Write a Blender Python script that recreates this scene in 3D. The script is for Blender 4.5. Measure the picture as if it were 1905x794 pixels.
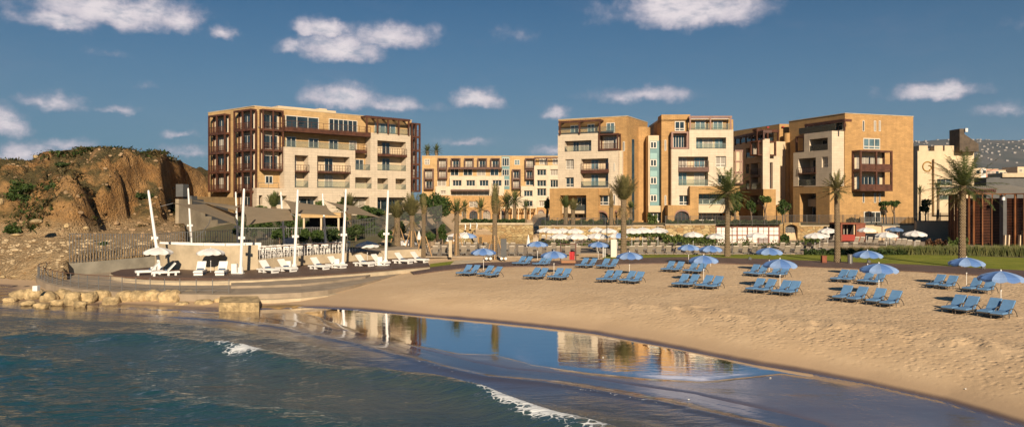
import bpy, math, random
import numpy as np
from mathutils import Vector, Matrix, noise as mnoise
R = math.radians
random.seed(7)
for o in list(bpy.data.objects): bpy.data.objects.remove(o)
SC = bpy.context.scene
COL = SC.collection
# ---------------------------------------------------------------- camera, sky, sun, exposure
F, H0, YH, CX = 1400.0, 7.4, 375.0, 952.5
cam = bpy.data.objects.new('camera', bpy.data.cameras.new('camera'))
COL.objects.link(cam)
cam.location = (0, 0, H0); cam.rotation_euler = (R(90), 0, 0)
cam.data.sensor_width = 36; cam.data.lens = 36*F/1905
cam.data.shift_y = (YH-397)/1905
cam.data.clip_start = 0.5; cam.data.clip_end = 30000
SC.camera = cam
SUN_EL, SUN_AZ = 25.0, 10.0          # degrees; azimuth measured from straight behind the camera, to its right
sd = bpy.data.lights.new('sun', 'SUN'); sd.energy = 5.0; sd.angle = R(0.6); sd.color = (1.0, 0.83, 0.62)
sun = bpy.data.objects.new('sun', sd); COL.objects.link(sun)
sun.rotation_euler = (R(90-SUN_EL), 0, R(SUN_AZ))
wd = bpy.data.worlds.new('World'); SC.world = wd; wd.use_nodes = True
SC.view_settings.view_transform = 'Standard'; SC.view_settings.look = 'None'
SC.view_settings.exposure = 0.42; SC.view_settings.gamma = 1
SC.view_settings.use_curve_mapping = False

class NT:
    """tiny node helper"""
    def __init__(s, tree): s.t = tree; s.n = tree.nodes; s.l = tree.links
    def put(s, sock, v):
        if isinstance(v, bpy.types.NodeSocket): s.l.new(v, sock)
        elif v is not None: sock.default_value = v
    def m(s, op, a=None, b=None, c=None, clamp=False):
        n = s.n.new('ShaderNodeMath'); n.operation = op; n.use_clamp = clamp
        for i, v in enumerate((a, b, c)):
            if v is not None: s.put(n.inputs[i], v)
        return n.outputs[0]
    def vm(s, op, a=None, b=None):
        n = s.n.new('ShaderNodeVectorMath'); n.operation = op
        if a is not None: s.put(n.inputs[0], a)
        if b is not None: s.put(n.inputs[1], b)
        return n.outputs['Value'] if op in ('DOT_PRODUCT', 'LENGTH') else n.outputs[0]
    def comb(s, x, y, z):
        n = s.n.new('ShaderNodeCombineXYZ')
        for i, v in enumerate((x, y, z)): s.put(n.inputs[i], v)
        return n.outputs[0]
    def sep(s, v):
        n = s.n.new('ShaderNodeSeparateXYZ'); s.l.new(v, n.inputs[0]); return n.outputs
    def noise(s, vec, scale, detail=4, rough=.55, dist=0, dim='3D'):
        n = s.n.new('ShaderNodeTexNoise'); n.noise_dimensions = dim
        if vec is not None: s.l.new(vec, n.inputs['Vector'])
        n.inputs['Scale'].default_value = scale; n.inputs['Detail'].default_value = detail
        n.inputs['Roughness'].default_value = rough; n.inputs['Distortion'].default_value = dist
        return n.outputs[0]
    def vor(s, vec, scale, feat='F1', out=0):
        n = s.n.new('ShaderNodeTexVoronoi'); n.feature = feat
        if vec is not None: s.l.new(vec, n.inputs['Vector'])
        n.inputs['Scale'].default_value = scale
        return n.outputs[out]
    def ramp(s, fac, stops, interp='LINEAR'):
        n = s.n.new('ShaderNodeValToRGB'); s.l.new(fac, n.inputs[0]); cr = n.color_ramp; cr.interpolation = interp
        while len(cr.elements) > 1: cr.elements.remove(cr.elements[-1])
        for i, (p, c) in enumerate(stops):
            e = cr.elements[0] if i == 0 else cr.elements.new(p)
            e.position = p
            e.color = (c, c, c, 1) if isinstance(c, (int, float)) else (*c, 1)
        return n.outputs[0]
    def mix(s, fac, a, b, mode='MIX'):
        n = s.n.new('ShaderNodeMix'); n.data_type = 'RGBA'; n.blend_type = mode
        s.put(n.inputs[0], fac)
        for i, v in ((6, a), (7, b)):
            if isinstance(v, tuple): v = (*v, 1) if len(v) == 3 else v
            s.put(n.inputs[i], v)
        return n.outputs[2]
    def smooth(s, x, a, b, lo=0., hi=1.):
        n = s.n.new('ShaderNodeMapRange'); n.interpolation_type = 'SMOOTHSTEP'
        s.put(n.inputs[0], x)
        for i, v in enumerate((a, b, lo, hi)): s.put(n.inputs[i+1], v)
        return n.outputs[0]
    def bump(s, h, strength=.3, dist=.1, normal=None):
        n = s.n.new('ShaderNodeBump'); n.inputs['Strength'].default_value = strength
        n.inputs['Distance'].default_value = dist; s.l.new(h, n.inputs['Height'])
        if normal is not None: s.l.new(normal, n.inputs['Normal'])
        return n.outputs[0]

# ---- world: Nishita sky + clouds that belong to the sky dome (azimuth / elevation)
wt = NT(wd.node_tree)
for n in list(wt.n): wt.n.remove(n)
wout = wt.n.new('ShaderNodeOutputWorld'); wbg = wt.n.new('ShaderNodeBackground')
sky = wt.n.new('ShaderNodeTexSky'); sky.sky_type = 'NISHITA'; sky.sun_disc = False
sky.sun_elevation = R(SUN_EL); sky.sun_rotation = R(180-SUN_AZ)
sky.air_density = 1.0; sky.dust_density = 0.4; sky.ozone_density = 2.0; sky.altitude = 0
tc = wt.n.new('ShaderNodeTexCoord')
dirv = wt.vm('NORMALIZE', tc.outputs['Generated'])
dx, dy, dz = wt.sep(dirv)
az = wt.m('ARCTAN2', dx, dy); el = wt.m('ARCSINE', dz)
ae = wt.comb(az, el, 0.0)
# clouds: (px, py, half width px, half height px, weight) read off as directions
CL = [(210,22,150,34,1.0),(110,40,75,22,.9),(330,40,50,22,.8),(415,62,34,14,.75),(605,52,48,18,1.0),(640,92,64,26,1.0),
      (725,70,70,24,.85),(540,88,28,10,.5),(640,183,66,24,.95),(730,196,80,13,.55),(893,186,44,19,.9),(866,262,42,9,.55),
      (1036,212,30,13,.7),(1290,22,140,34,1.0),(1230,15,80,36,.85),(1200,178,90,15,.6),(1160,180,60,12,.5),
      (1740,172,84,16,.85),(85,190,58,16,.65),(12,228,44,34,.85),(40,285,60,20,.7),(120,272,60,9,.4),(218,201,26,8,.5),
      (338,252,20,6,.4),(345,285,40,9,.4),(1030,280,36,10,.6),(970,65,34,10,.2),(1905,40,40,20,.3),(270,160,30,6,.2),
      (1880,205,40,8,.25),(200,100,30,8,.2)]
warp = wt.noise(ae, 16.0, 7, .62)
wx = wt.m('SUBTRACT', wt.noise(ae, 24.0, 6, .65), .5)
wy = wt.m('SUBTRACT', wt.noise(wt.vm('ADD', ae, (7.3, 2.1, 0)), 26.0, 6, .65), .5)
azw = wt.m('ADD', az, wt.m('MULTIPLY', wx, .045)); elw = wt.m('ADD', el, wt.m('MULTIPLY', wy, .028))
dens = None; hgt = None
for (px, py, hw, hh, w) in CL:
    x = (px-CX)/F; zz = (YH-py)/F
    a0 = math.atan(x); e0 = math.atan(zz/math.sqrt(1+x*x))
    k = 1/math.sqrt(1+x*x)
    wa, we = hw/F*k*k*1.38, hh/F*k*1.42
    da = wt.m('MULTIPLY', wt.m('SUBTRACT', azw, a0), 1/wa)
    de = wt.m('MULTIPLY', wt.m('SUBTRACT', elw, e0), 1/we)
    # flat-ish bases: squash below the centre
    de2 = wt.m('MULTIPLY', de, wt.smooth(de, -1.2, .2, 1.5, 1.0))
    d = wt.m('SQRT', wt.m('ADD', wt.m('MULTIPLY', da, da), wt.m('MULTIPLY', de2, de2)))
    v = wt.m('MULTIPLY', wt.m('SUBTRACT', 1.0, d), w)
    dens = v if dens is None else wt.m('MAXIMUM', dens, v)
dens = wt.m('ADD', dens, wt.m('MULTIPLY', wt.m('SUBTRACT', warp, .5), 1.5))
alpha = wt.smooth(dens, -.07, .60)
alpha = wt.m('MULTIPLY', alpha, wt.smooth(wt.noise(wt.vm('MULTIPLY', ae, (1, 2.4, 1)), 38.0, 5, .6), .22, .6, .45, 1.0))
cshade = wt.ramp(wt.m('ADD', wt.m('MULTIPLY', dens, .8), wt.m('MULTIPLY', wt.noise(wt.vm('ADD', ae, (0, -.012, 0)), 30.0, 5, .6), .45)),
                 [(.12, (.30, .32, .44)), (.45, (.62, .57, .66)), (.85, (.98, .88, .90))])
thin = wt.smooth(wt.noise(wt.vm('MULTIPLY', ae, (1, 3.2, 1)), 7.0, 6, .6), .5, .8, 0, .16)
skyc = sky.outputs[0]
SKY_K = 0.07
SKYTINT = (0.11, 0.32, 0.46)
skyt = wt.mix(1.0, skyc, SKYTINT, 'MULTIPLY')
skyt = wt.mix(wt.smooth(el, .02, .34, .62, 0), skyt, (1.5, 2.55, 3.75))
cl_lin = wt.mix(1.0, cshade, (1/SKY_K*.66,)*3, 'MULTIPLY')
hz = wt.mix(wt.m('MULTIPLY', thin, wt.smooth(el, 0.0, .35, 1, .5)), skyt, cl_lin)
full = wt.mix(wt.m('MULTIPLY', alpha, .93), hz, cl_lin)
wt.l.new(full, wbg.inputs[0]); wbg.inputs[1].default_value = SKY_K
wt.l.new(wbg.outputs[0], wout.inputs[0])
wd.cycles.sampling_method = 'MANUAL'; wd.cycles.sample_map_resolution = 256
SC.cycles.use_denoising = True; SC.cycles.max_bounces = 6; SC.cycles.diffuse_bounces = 3; SC.cycles.glossy_bounces = 4
SC.cycles.transparent_max_bounces = 16; SC.cycles.caustics_reflective = False; SC.cycles.caustics_refractive = False

# ---------------------------------------------------------------- helpers
def W(px, py, z):
    s = (py-YH)/(H0-z); return Vector(((px-CX)/s, F/s, z))
def XY(px, Y): return (px-CX)*Y/F
def ZZ(py, Y): return H0-(py-YH)*Y/F
def PT(px, py, Y): return Vector((XY(px, Y), Y, ZZ(py, Y)))
def smst(x, a, b):
    t = np.clip((x-a)/(b-a), 0, 1); return t*t*(3-2*t)

_mats = {}
def mat(name, col, rough=.7, metal=0, var=0., vscale=1.5, bump=0., bscale=8., bdist=.05, spec=None, brick=None, col2=None, noise_detail=5, sheen=0, trans=0, strip=None):
    """procedural principled material; var = brightness variation, brick=(w,h,mortar) coursed stone"""
    if name in _mats: return _mats[name]
    m = bpy.data.materials.new(name); m.use_nodes = True; t = NT(m.node_tree)
    b = t.n['Principled BSDF']
    g = t.n.new('ShaderNodeNewGeometry'); P = g.outputs['Position']
    c = None
    if var > 0 or col2 is not None:
        nz = t.noise(P, vscale, noise_detail, .6)
        k = t.smooth(nz, .3, .7)
        lo = tuple(x*(1-var) for x in col); hi = col2 if col2 is not None else tuple(min(1, x*(1+var)) for x in col)
        c = t.mix(k, lo, hi)
    h = None
    if brick:
        N = g.outputs['Normal']
        tan = t.vm('CROSS_PRODUCT', N, (0, 0, 1))
        u = t.vm('DOT_PRODUCT', P, tan); z = t.sep(P)[2]
        br = t.n.new('ShaderNodeTexBrick'); t.l.new(t.comb(u, z, 0.0), br.inputs['Vector'])
        br.inputs['Scale'].default_value = 1; br.inputs['Brick Width'].default_value = brick[0]
        br.inputs['Row Height'].default_value = brick[1]; br.inputs['Mortar Size'].default_value = brick[2]
        br.inputs['Mortar Smooth'].default_value = .3; br.inputs['Bias'].default_value = 0
        bv = brick[3] if len(brick) > 3 else .14
        br.inputs['Color1'].default_value = (1-bv, 1-bv, 1-bv, 1); br.inputs['Color2'].default_value = (1+bv*.6, 1+bv*.55, 1+bv*.5, 1)
        br.inputs['Mortar'].default_value = (.62, .60, .56, 1)
        # broad tone patches, long courses differing from each other
        rn = t.noise(t.comb(t.m('MULTIPLY', u, .25), t.m('MULTIPLY', z, 1.6), 3.0), 1.0, 3, .6)
        streak = t.noise(t.comb(t.m('MULTIPLY', u, 1.6), t.m('MULTIPLY', z, .12), 9.0), 1.0, 4, .6)
        base = c if c is not None else t.mix(0., col, col)
        base = t.mix(t.smooth(rn, .35, .7, 0, .32), base, tuple(x*.80 for x in col))
        base = t.mix(t.smooth(streak, .46, .74, 0, .34), base, (col[0]*.62, col[1]*.60, col[2]*.6))
        c = t.mix(1.0, base, br.outputs[0], 'MULTIPLY')
        h = br.outputs[1]
    if strip:   # (axis vector, period, dark factor)
        q = t.vm('DOT_PRODUCT', P, strip[0]); fr = t.m('FRACT', t.m('DIVIDE', q, strip[1]))
        ln = t.m('LESS_THAN', fr, strip[2]); cell = t.m('FLOOR', t.m('DIVIDE', q, strip[1]))
        rnd = t.n.new('ShaderNodeTexWhiteNoise'); rnd.noise_dimensions = '1D'; t.l.new(cell, rnd.inputs['W'])
        base = c if c is not None else t.mix(0., col, col)
        base = t.mix(t.m('MULTIPLY', rnd.outputs[0], .45), base, tuple(x*.55 for x in col))
        c = t.mix(t.m('MULTIPLY', ln, .75), base, tuple(x*.25 for x in col))
    if c is not None: t.l.new(c, b.inputs['Base Color'])
    else: b.inputs['Base Color'].default_value = (*col, 1)
    nrm = None
    if h is not None: nrm = t.bump(t.m('SUBTRACT', 1.0, h), .5, .03)
    if bump > 0: nrm = t.bump(t.noise(P, bscale, 5, .6), bump, bdist, nrm)
    if nrm is not None: t.l.new(nrm, b.inputs['Normal'])
    b.inputs['Roughness'].default_value = rough; b.inputs['Metallic'].default_value = metal
    if spec is not None: b.inputs['Specular IOR Level'].default_value = spec
    _mats[name] = m
    return m

def leafmat(name, col, col2, tr=.25, rough=.6):
    if name in _mats: return _mats[name]
    m = bpy.data.materials.new(name); m.use_nodes = True; t = NT(m.node_tree)
    b = t.n['Principled BSDF']; out = t.n['Material Output']
    g = t.n.new('ShaderNodeNewGeometry')
    k = t.m('ADD', t.m('MULTIPLY', g.outputs['Random Per Island'], .55), t.m('MULTIPLY', t.smooth(t.noise(g.outputs['Position'], 1.1, 3), .35, .65), .45))
    c = t.mix(k, col, col2)
    t.l.new(c, b.inputs['Base Color']); b.inputs['Roughness'].default_value = rough
    b.inputs['Specular IOR Level'].default_value = .25
    tl = t.n.new('ShaderNodeBsdfTranslucent'); t.l.new(c, tl.inputs[0])
    mx = t.n.new('ShaderNodeMixShader'); mx.inputs[0].default_value = tr
    t.l.new(b.outputs[0], mx.inputs[1]); t.l.new(tl.outputs[0], mx.inputs[2]); t.l.new(mx.outputs[0], out.inputs[0])
    _mats[name] = m; return m

class MB:
    """mesh collector"""
    def __init__(s): s.v = []; s.f = []; s.mi = []; s.mats = []
    def add(s, vs, fs, m=0):
        k = len(s.v); s.v += [tuple(v) for v in vs]
        for f in fs: s.f.append(tuple(i+k for i in f)); s.mi.append(m)
    def quad(s, a, b, c, d, m=0): s.add([a, b, c, d], [(0, 1, 2, 3)], m)
    def box(s, x0, x1, y0, y1, z0, z1, M=None, m=0):
        vs = [Vector((x, y, z)) for z in (z0, z1) for (x, y) in ((x0, y0), (x1, y0), (x1, y1), (x0, y1))]
        if M is not None: vs = [M @ v for v in vs]
        s.add(vs, [(3, 2, 1, 0), (4, 5, 6, 7), (0, 1, 5, 4), (1, 2, 6, 5), (2, 3, 7, 6), (3, 0, 4, 7)], m)
    def bar(s, p, q, w, h=None, m=0, up=(0, 0, 1)):
        """rectangular bar from p to q"""
        p, q = Vector(p), Vector(q); d = q-p; L = d.length
        if L < 1e-6: return
        d.normalize(); u = Vector(up)
        if abs(d.dot(u)) > .99: u = Vector((1, 0, 0))
        a = d.cross(u).normalized(); b = a.cross(d).normalized()
        h = h or w
        M = Matrix((( a.x, d.x, b.x, p.x), (a.y, d.y, b.y, p.y), (a.z, d.z, b.z, p.z), (0, 0, 0, 1)))
        s.box(-w/2, w/2, 0, L, -h/2, h/2, M, m)
    def polybar(s, pts, w, h=None, m=0):
        """one continuous rectangular bar along a polyline (mitred, shared vertices)"""
        h = h or w; P = [Vector(p) for p in pts]; k = len(s.v)
        for i, p in enumerate(P):
            d = P[min(i+1, len(P)-1)]-P[max(i-1, 0)]; a = Vector((d.y, -d.x, 0))
            a = a.normalized() if a.length > 1e-6 else Vector((1, 0, 0))
            for sx, sz in ((-1, -1), (1, -1), (1, 1), (-1, 1)): s.v.append(tuple(p+a*sx*w/2+Vector((0, 0, sz*h/2))))
        for i in range(len(P)-1):
            for j in range(4):
                j2 = (j+1) % 4; s.f.append((k+i*4+j, k+i*4+j2, k+i*4+4+j2, k+i*4+4+j)); s.mi.append(m)
        s.f += [(k+3, k+2, k+1, k), tuple(k+(len(P)-1)*4+j for j in range(4))]; s.mi += [m, m]
    def tube(s, pts, rads, n=8, m=0, cap=True):
        pts = [Vector(p) for p in pts]; k = len(s.v); 
        if not hasattr(rads, '__len__'): rads = [rads]*len(pts)
        ref = None
        for i, p in enumerate(pts):
            d = (pts[min(i+1, len(pts)-1)]-pts[max(i-1, 0)])
            if d.length < 1e-9: d = Vector((0, 0, 1))
            d.normalize()
            if ref is None: ref = Vector((1, 0, 0)) if abs(d.x) < .9 else Vector((0, 1, 0))
            a = (ref-d*ref.dot(d)).normalized(); b = d.cross(a); ref = a
            for j in range(n):
                t = 2*math.pi*j/n; s.v.append(tuple(p+(a*math.cos(t)+b*math.sin(t))*rads[i]))
        for i in range(len(pts)-1):
            for j in range(n):
                j2 = (j+1) % n; s.f.append((k+i*n+j, k+i*n+j2, k+(i+1)*n+j2, k+(i+1)*n+j)); s.mi.append(m)
        if cap:
            s.f.append(tuple(k+j for j in range(n-1, -1, -1))); s.mi.append(m)
            e = k+(len(pts)-1)*n; s.f.append(tuple(e+j for j in range(n))); s.mi.append(m)
    def prism(s, poly, z0, z1, m=0, side=None):
        """vertical prism over a polygon of (x,y); z0/z1 may be callables"""
        n = len(poly); g0 = z0 if callable(z0) else (lambda x, y: z0); g1 = z1 if callable(z1) else (lambda x, y: z1)
        vs = [(x, y, g0(x, y)) for x, y in poly]+[(x, y, g1(x, y)) for x, y in poly]
        area = sum(poly[i][0]*poly[(i+1) % n][1]-poly[(i+1) % n][0]*poly[i][1] for i in range(n))
        idx = list(range(n)) if area > 0 else list(range(n-1, -1, -1))
        fs = [tuple(idx[::-1]), tuple(i+n for i in idx)]
        s.add(vs, [fs[0], fs[1]], m)
        k = len(s.v)-2*n
        for a in range(n):
            i, j = idx[a], idx[(a+1) % n]
            s.f.append((k+i, k+j, k+j+n, k+i+n)); s.mi.append(m if side is None else side)
    def build(s, name, mats, parent=None, smooth=False):
        me = bpy.data.meshes.new(name); me.from_pydata(s.v, [], s.f)
        if not isinstance(mats, (list, tuple)): mats = [mats]
        for m in mats: me.materials.append(m)
        if len(mats) > 1: me.polygons.foreach_set('material_index', s.mi)
        if smooth: me.polygons.foreach_set('use_smooth', [True]*len(me.polygons))
        me.update()
        o = bpy.data.objects.new(name, me); COL.objects.link(o)
        if parent is not None: o.parent = parent
        return o
def tag(o, label=None, cat=None, group=None, kind=None):
    if label: o['label'] = label
    if cat: o['category'] = cat
    if group: o['group'] = group
    if kind: o['kind'] = kind
    return o
def empty(name, loc, label, cat, group=None, rz=0.):
    o = bpy.data.objects.new(name, None); COL.objects.link(o); o.location = loc; o.rotation_euler = (0, 0, rz)
    o.empty_display_size = .3
    return tag(o, label, cat, group)
def kids(o): return [c for c in bpy.data.objects if c.parent == o]
_kc = {}
def copy_tree(o, parent=None, lab=None):
    c = o.copy(); COL.objects.link(c); c.parent = parent
    if o.name not in _kc: _kc[o.name] = kids(o)
    for ch in _kc[o.name]: copy_tree(ch, c)
    return c
def place(proto, used, loc, rz, label, group=None, scale=None):
    """first call uses the prototype itself, later ones copies"""
    if not used: used.append(1); 
    else:
        base = proto; proto = copy_tree(base)
    proto.location = loc; proto.rotation_euler = (0, 0, rz); proto['label'] = label
    if group: proto['group'] = group
    if scale: proto.scale = (scale,)*3
    return proto
def struct(o): o['kind'] = 'structure'; return o
_ow = 'first second third fourth fifth sixth seventh eighth ninth tenth eleventh twelfth thirteenth fourteenth fifteenth sixteenth seventeenth eighteenth nineteenth twentieth'.split()
def ordw(i):
    if i < 20: return _ow[i]
    t = (i+1)//10; u = (i+1) % 10
    tens = {2: 'twenty', 3: 'thirty', 4: 'forty', 5: 'fifty'}[t]
    return {2: 'twentieth', 3: 'thirtieth', 4: 'fortieth', 5: 'fiftieth'}[t] if u == 0 else tens+' '+_ow[u-1]
# ---------------------------------------------------------------- materials
M = {}
M['ochre'] = mat('ochre_stone', (.53, .345, .155), .85, var=.10, vscale=.8, brick=(1.1, .34, .012, .10), bump=.25, bscale=20, bdist=.02)
M['ochre2'] = mat('deep_ochre_stone', (.465, .275, .108), .85, var=.12, vscale=.7, brick=(.7, .22, .012, .12), bump=.25, bscale=20, bdist=.02)
M['cream'] = mat('cream_stone', (.62, .51, .375), .8, var=.06, vscale=.6, brick=(1.3, .42, .010, .05), bump=.15, bscale=20, bdist=.02)
M['creamwall'] = mat('cream_plaster', (.60, .47, .31), .85, var=.08, vscale=.8, bump=.15, bscale=15, bdist=.02)
M['brown'] = mat('rusty_brown_metal', (.085, .032, .017), .55, var=.35, vscale=1.2)
M['pink'] = mat('brown_pink_metal', (.26, .135, .095), .55, var=.15, vscale=1.2)
M['glass'] = mat('dark_window_glass', (.022, .035, .042), .06, spec=.9, var=.5, vscale=.6)
M['curtain'] = mat('curtained_window_glass', (.33, .29, .235), .15, spec=.8, var=.15, vscale=3)
M['glassb'] = mat('pale_window_glass', (.10, .16, .18), .08, spec=.9, var=.4, vscale=.5)
M['frame'] = mat('white_window_frame', (.62, .57, .48), .5)
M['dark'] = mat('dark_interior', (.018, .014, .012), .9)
M['teal'] = mat('teal_glazing', (.16, .27, .27), .25, var=.15, vscale=.5)
M['rock'] = mat('boulder_stone', (.42, .305, .155), .9, var=.45, vscale=2.2, bump=.8, bscale=5, bdist=.15)
M['white'] = mat('white_paint', (.78, .75, .70), .5, var=.04, vscale=2)
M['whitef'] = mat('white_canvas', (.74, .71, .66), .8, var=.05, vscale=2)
M['tan'] = leafmat('tan_sail_canvas', (.50, .41, .29), (.58, .48, .34), .6, .8)
M['steel'] = mat('brushed_steel', (.35, .34, .32), .35, metal=.8)
M['greysteel'] = mat('grey_metal', (.18, .17, .155), .5, metal=.3)
M['railbrown'] = mat('brown_handrail', (.14, .075, .045), .5)
M['blue'] = mat('blue_cushion', (.105, .225, .40), .8, var=.08, vscale=3, bump=.2, bscale=30, bdist=.01)
M['blued'] = mat('blue_canopy', (.085, .18, .42), .75, var=.08, vscale=2)
M['bluel'] = mat('pale_blue_canopy', (.22, .335, .57), .75, var=.06, vscale=2)
M['wicker'] = mat('grey_wicker', (.10, .085, .07), .8, var=.3, vscale=30, bump=.5, bscale=60, bdist=.01)
M['greyc'] = mat('grey_lounger_sling', (.36, .30, .23), .85, var=.12, vscale=4)
M['beigec'] = mat('beige_headrest', (.66, .58, .46), .85)
M['navy'] = mat('folded_blue_towel', (.06, .10, .17), .9)
M['trunk'] = mat('palm_trunk_bark', (.27, .19, .105), .95, var=.4, vscale=4, bump=1.0, bscale=9, bdist=.06)
M['bark'] = mat('tree_bark', (.16, .11, .07), .95, var=.35, vscale=5, bump=.8, bscale=12, bdist=.03)
M['palmleaf'] = leafmat('palm_leaf', (.045, .075, .020), (.155, .165, .055), .25)
M['palmolive'] = leafmat('olive_palm_leaf', (.09, .095, .035), (.25, .21, .085), .25)
M['palmdry'] = leafmat('dry_palm_leaf', (.16, .12, .055), (.32, .23, .11), .15)
M['leaf'] = leafmat('green_leaf', (.022, .050, .012), (.085, .125, .028), .25)
M['leafl'] = leafmat('light_green_leaf', (.05, .085, .018), (.15, .19, .05), .3)
M['hedge'] = leafmat('hedge_leaf', (.02, .045, .012), (.075, .10, .03), .2)
M['reed'] = leafmat('reed_grass', (.055, .075, .02), (.20, .19, .065), .3)
M['redshrub'] = leafmat('reddish_shrub', (.07, .030, .015), (.14, .07, .03), .2)
M['scrub'] = leafmat('dry_scrub', (.055, .050, .020), (.17, .125, .055), .15)
M['deckwood'] = mat('dark_brown_decking', (.115, .068, .045), .6, var=.15, vscale=.8, strip=((0, 1, 0), .15, .12), bump=.1)
M['pathwood'] = mat('brown_boardwalk', (.145, .090, .066), .6, var=.2, vscale=.5, strip=((1, .1, 0), .15, .14))
M['concrete'] = mat('weathered_concrete', (.33, .265, .18), .85, var=.22, vscale=.6, bump=.25, bscale=9, bdist=.03)
M['conclight'] = mat('pale_concrete', (.48, .385, .255), .85, var=.14, vscale=.9, bump=.2, bscale=9, bdist=.03)
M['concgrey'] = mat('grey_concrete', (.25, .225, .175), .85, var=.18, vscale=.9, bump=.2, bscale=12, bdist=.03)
M['greywall'] = mat('dark_grey_wall', (.10, .10, .098), .85, var=.1, vscale=.9)
M['pave'] = mat('sandy_paving', (.30, .235, .165), .85, var=.16, vscale=.9, bump=.2, bscale=9, bdist=.03)
M['rust'] = mat('rust_red_panel', (.20, .048, .015), .6, var=.2, vscale=2)
M['red'] = mat('red_fabric', (.42, .025, .025), .7)
M['rope'] = mat('steel_cable', (.3, .3, .3), .4)

def glassrail():
    m = bpy.data.materials.new('balustrade_glass'); m.use_nodes = True; t = NT(m.node_tree)
    out = t.n['Material Output']; t.n.remove(t.n['Principled BSDF'])
    tr = t.n.new('ShaderNodeBsdfTransparent'); tr.inputs[0].default_value = (.86, .90, .86, 1)
    gl = t.n.new('ShaderNodeBsdfGlossy'); gl.inputs[0].default_value = (.8, .9, .9, 1); gl.inputs['Roughness'].default_value = .05
    df = t.n.new('ShaderNodeBsdfDiffuse'); df.inputs[0].default_value = (.40, .42, .38, 1)
    fr = t.n.new('ShaderNodeFresnel'); fr.inputs[0].default_value = 1.5
    a = t.n.new('ShaderNodeMixShader'); a.inputs[0].default_value = .13; t.l.new(tr.outputs[0], a.inputs[1]); t.l.new(df.outputs[0], a.inputs[2])
    b = t.n.new('ShaderNodeMixShader'); t.l.new(fr.outputs[0], b.inputs[0]); t.l.new(a.outputs[0], b.inputs[1]); t.l.new(gl.outputs[0], b.inputs[2])
    t.l.new(b.outputs[0], out.inputs[0]); return m
M['rail'] = glassrail()

def rubble():
    """irregular golden stone walling"""
    m = bpy.data.materials.new('rubble_stone_wall'); m.use_nodes = True; t = NT(m.node_tree); b = t.n['Principled BSDF']
    g = t.n.new('ShaderNodeNewGeometry'); P = g.outputs['Position']
    Pq = t.vm('ADD', P, t.vm('MULTIPLY', t.comb(t.noise(P, 2.0, 2), t.noise(t.vm('ADD', P, (5, 5, 5)), 2.0, 2), 0.), (.35, .35, .35)))
    Ps = t.vm('MULTIPLY', Pq, (1, 1, 1.7))
    e = t.vor(Ps, 1.25, 'DISTANCE_TO_EDGE', 0); c = t.vor(Ps, 1.25, 'F1', 1)
    cv = t.sep(c)[0]
    col = t.ramp(cv, [(0, (.30, .18, .075)), (.45, (.42, .29, .13)), (.8, (.50, .38, .19)), (1, (.36, .21, .08))])
    col = t.mix(t.smooth(t.noise(P, 6, 5), .3, .8, 0, .35), col, (.22, .15, .07))
    col = t.mix(t.smooth(e, .0, .05, .75, 0), col, (.12, .085, .05))
    t.l.new(col, b.inputs['Base Color']); b.inputs['Roughness'].default_value = .9
    t.l.new(t.bump(t.m('ADD', t.smooth(e, 0, .12), t.m('MULTIPLY', t.noise(P, 9, 4), .5)), .8, .08), b.inputs['Normal'])
    return m
M['rubble'] = rubble()

def trunkmat():
    m = bpy.data.materials.new('date_palm_trunk'); m.use_nodes = True; t = NT(m.node_tree); b = t.n['Principled BSDF']
    tcn = t.n.new('ShaderNodeTexCoord'); O = tcn.outputs['Object']; x, y, z = t.sep(O)
    a = t.m('ARCTAN2', x, y)
    u = t.m('MULTIPLY', a, 9/6.2832); row = t.m('MULTIPLY', z, 8.5)
    d1 = t.m('ABSOLUTE', t.m('SUBTRACT', t.m('FRACT', t.m('ADD', u, t.m('MULTIPLY', row, .5))), .5))
    d2 = t.m('ABSOLUTE', t.m('SUBTRACT', t.m('FRACT', t.m('SUBTRACT', u, t.m('MULTIPLY', row, .5))), .5))
    k = t.m('MINIMUM', d1, d2)
    col = t.mix(t.smooth(k, .02, .22), (.20, .135, .075), (.36, .265, .155))
    col = t.mix(t.smooth(t.noise(O, 5, 5), .35, .75, 0, .6), col, (.19, .125, .065))
    t.l.new(col, b.inputs['Base Color']); b.inputs['Roughness'].default_value = .95
    t.l.new(t.bump(t.m('ADD', t.smooth(k, 0, .25), t.m('MULTIPLY', t.noise(O, 14, 4), .5)), 1.0, .09), b.inputs['Normal'])
    return m
M['ptrunk'] = trunkmat()

# ---------------------------------------------------------------- terrain function
def poly(pts, z=0.): return np.array([tuple(W(a, b, z))[:2] for a, b in pts])
S_L = np.vstack([[(-2500, 240), (-400, 110), (-120, 76), (-62, 67)], poly([(0, 533), (18, 546), (30, 560), (110, 566), (300, 574), (420, 577), (486, 574), (520, 572), (600, 573), (700, 580), (800, 588), (900, 597), (1000, 607), (1100, 619),
                (1250, 646), (1400, 676), (1500, 692), (1600, 711), (1750, 745), (1905, 792)]), [(17.6, 20), (19.5, 5), (22, -30), (40, -400), (60, -2500)]])
P_L = poly([(545, 574), (600, 588), (700, 622), (780, 640), (860, 655), (930, 657), (1000, 676), (1100, 690), (1200, 700), (1300, 706), (1390, 697), (1450, 690), (1520, 700), (1620, 718), (1750, 748), (1905, 795), (2000, 850)])
E_L = poly([(-200, 560), (0, 566), (300, 580), (450, 592), (560, 604), (700, 632), (780, 655), (860, 676), (930, 690), (1030, 700), (1150, 718), (1280, 738), (1400, 765), (1500, 790), (1560, 815), (1640, 880), (1750, 1000)])
WV = poly([(60, 624), (130, 628), (250, 632), (330, 640), (385, 648), (440, 656), (490, 668), (560, 685), (640, 697), (720, 705), (780, 712), (840, 725), (900, 745), (960, 766), (1030, 786), (1110, 806), (1250, 850)])
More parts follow.
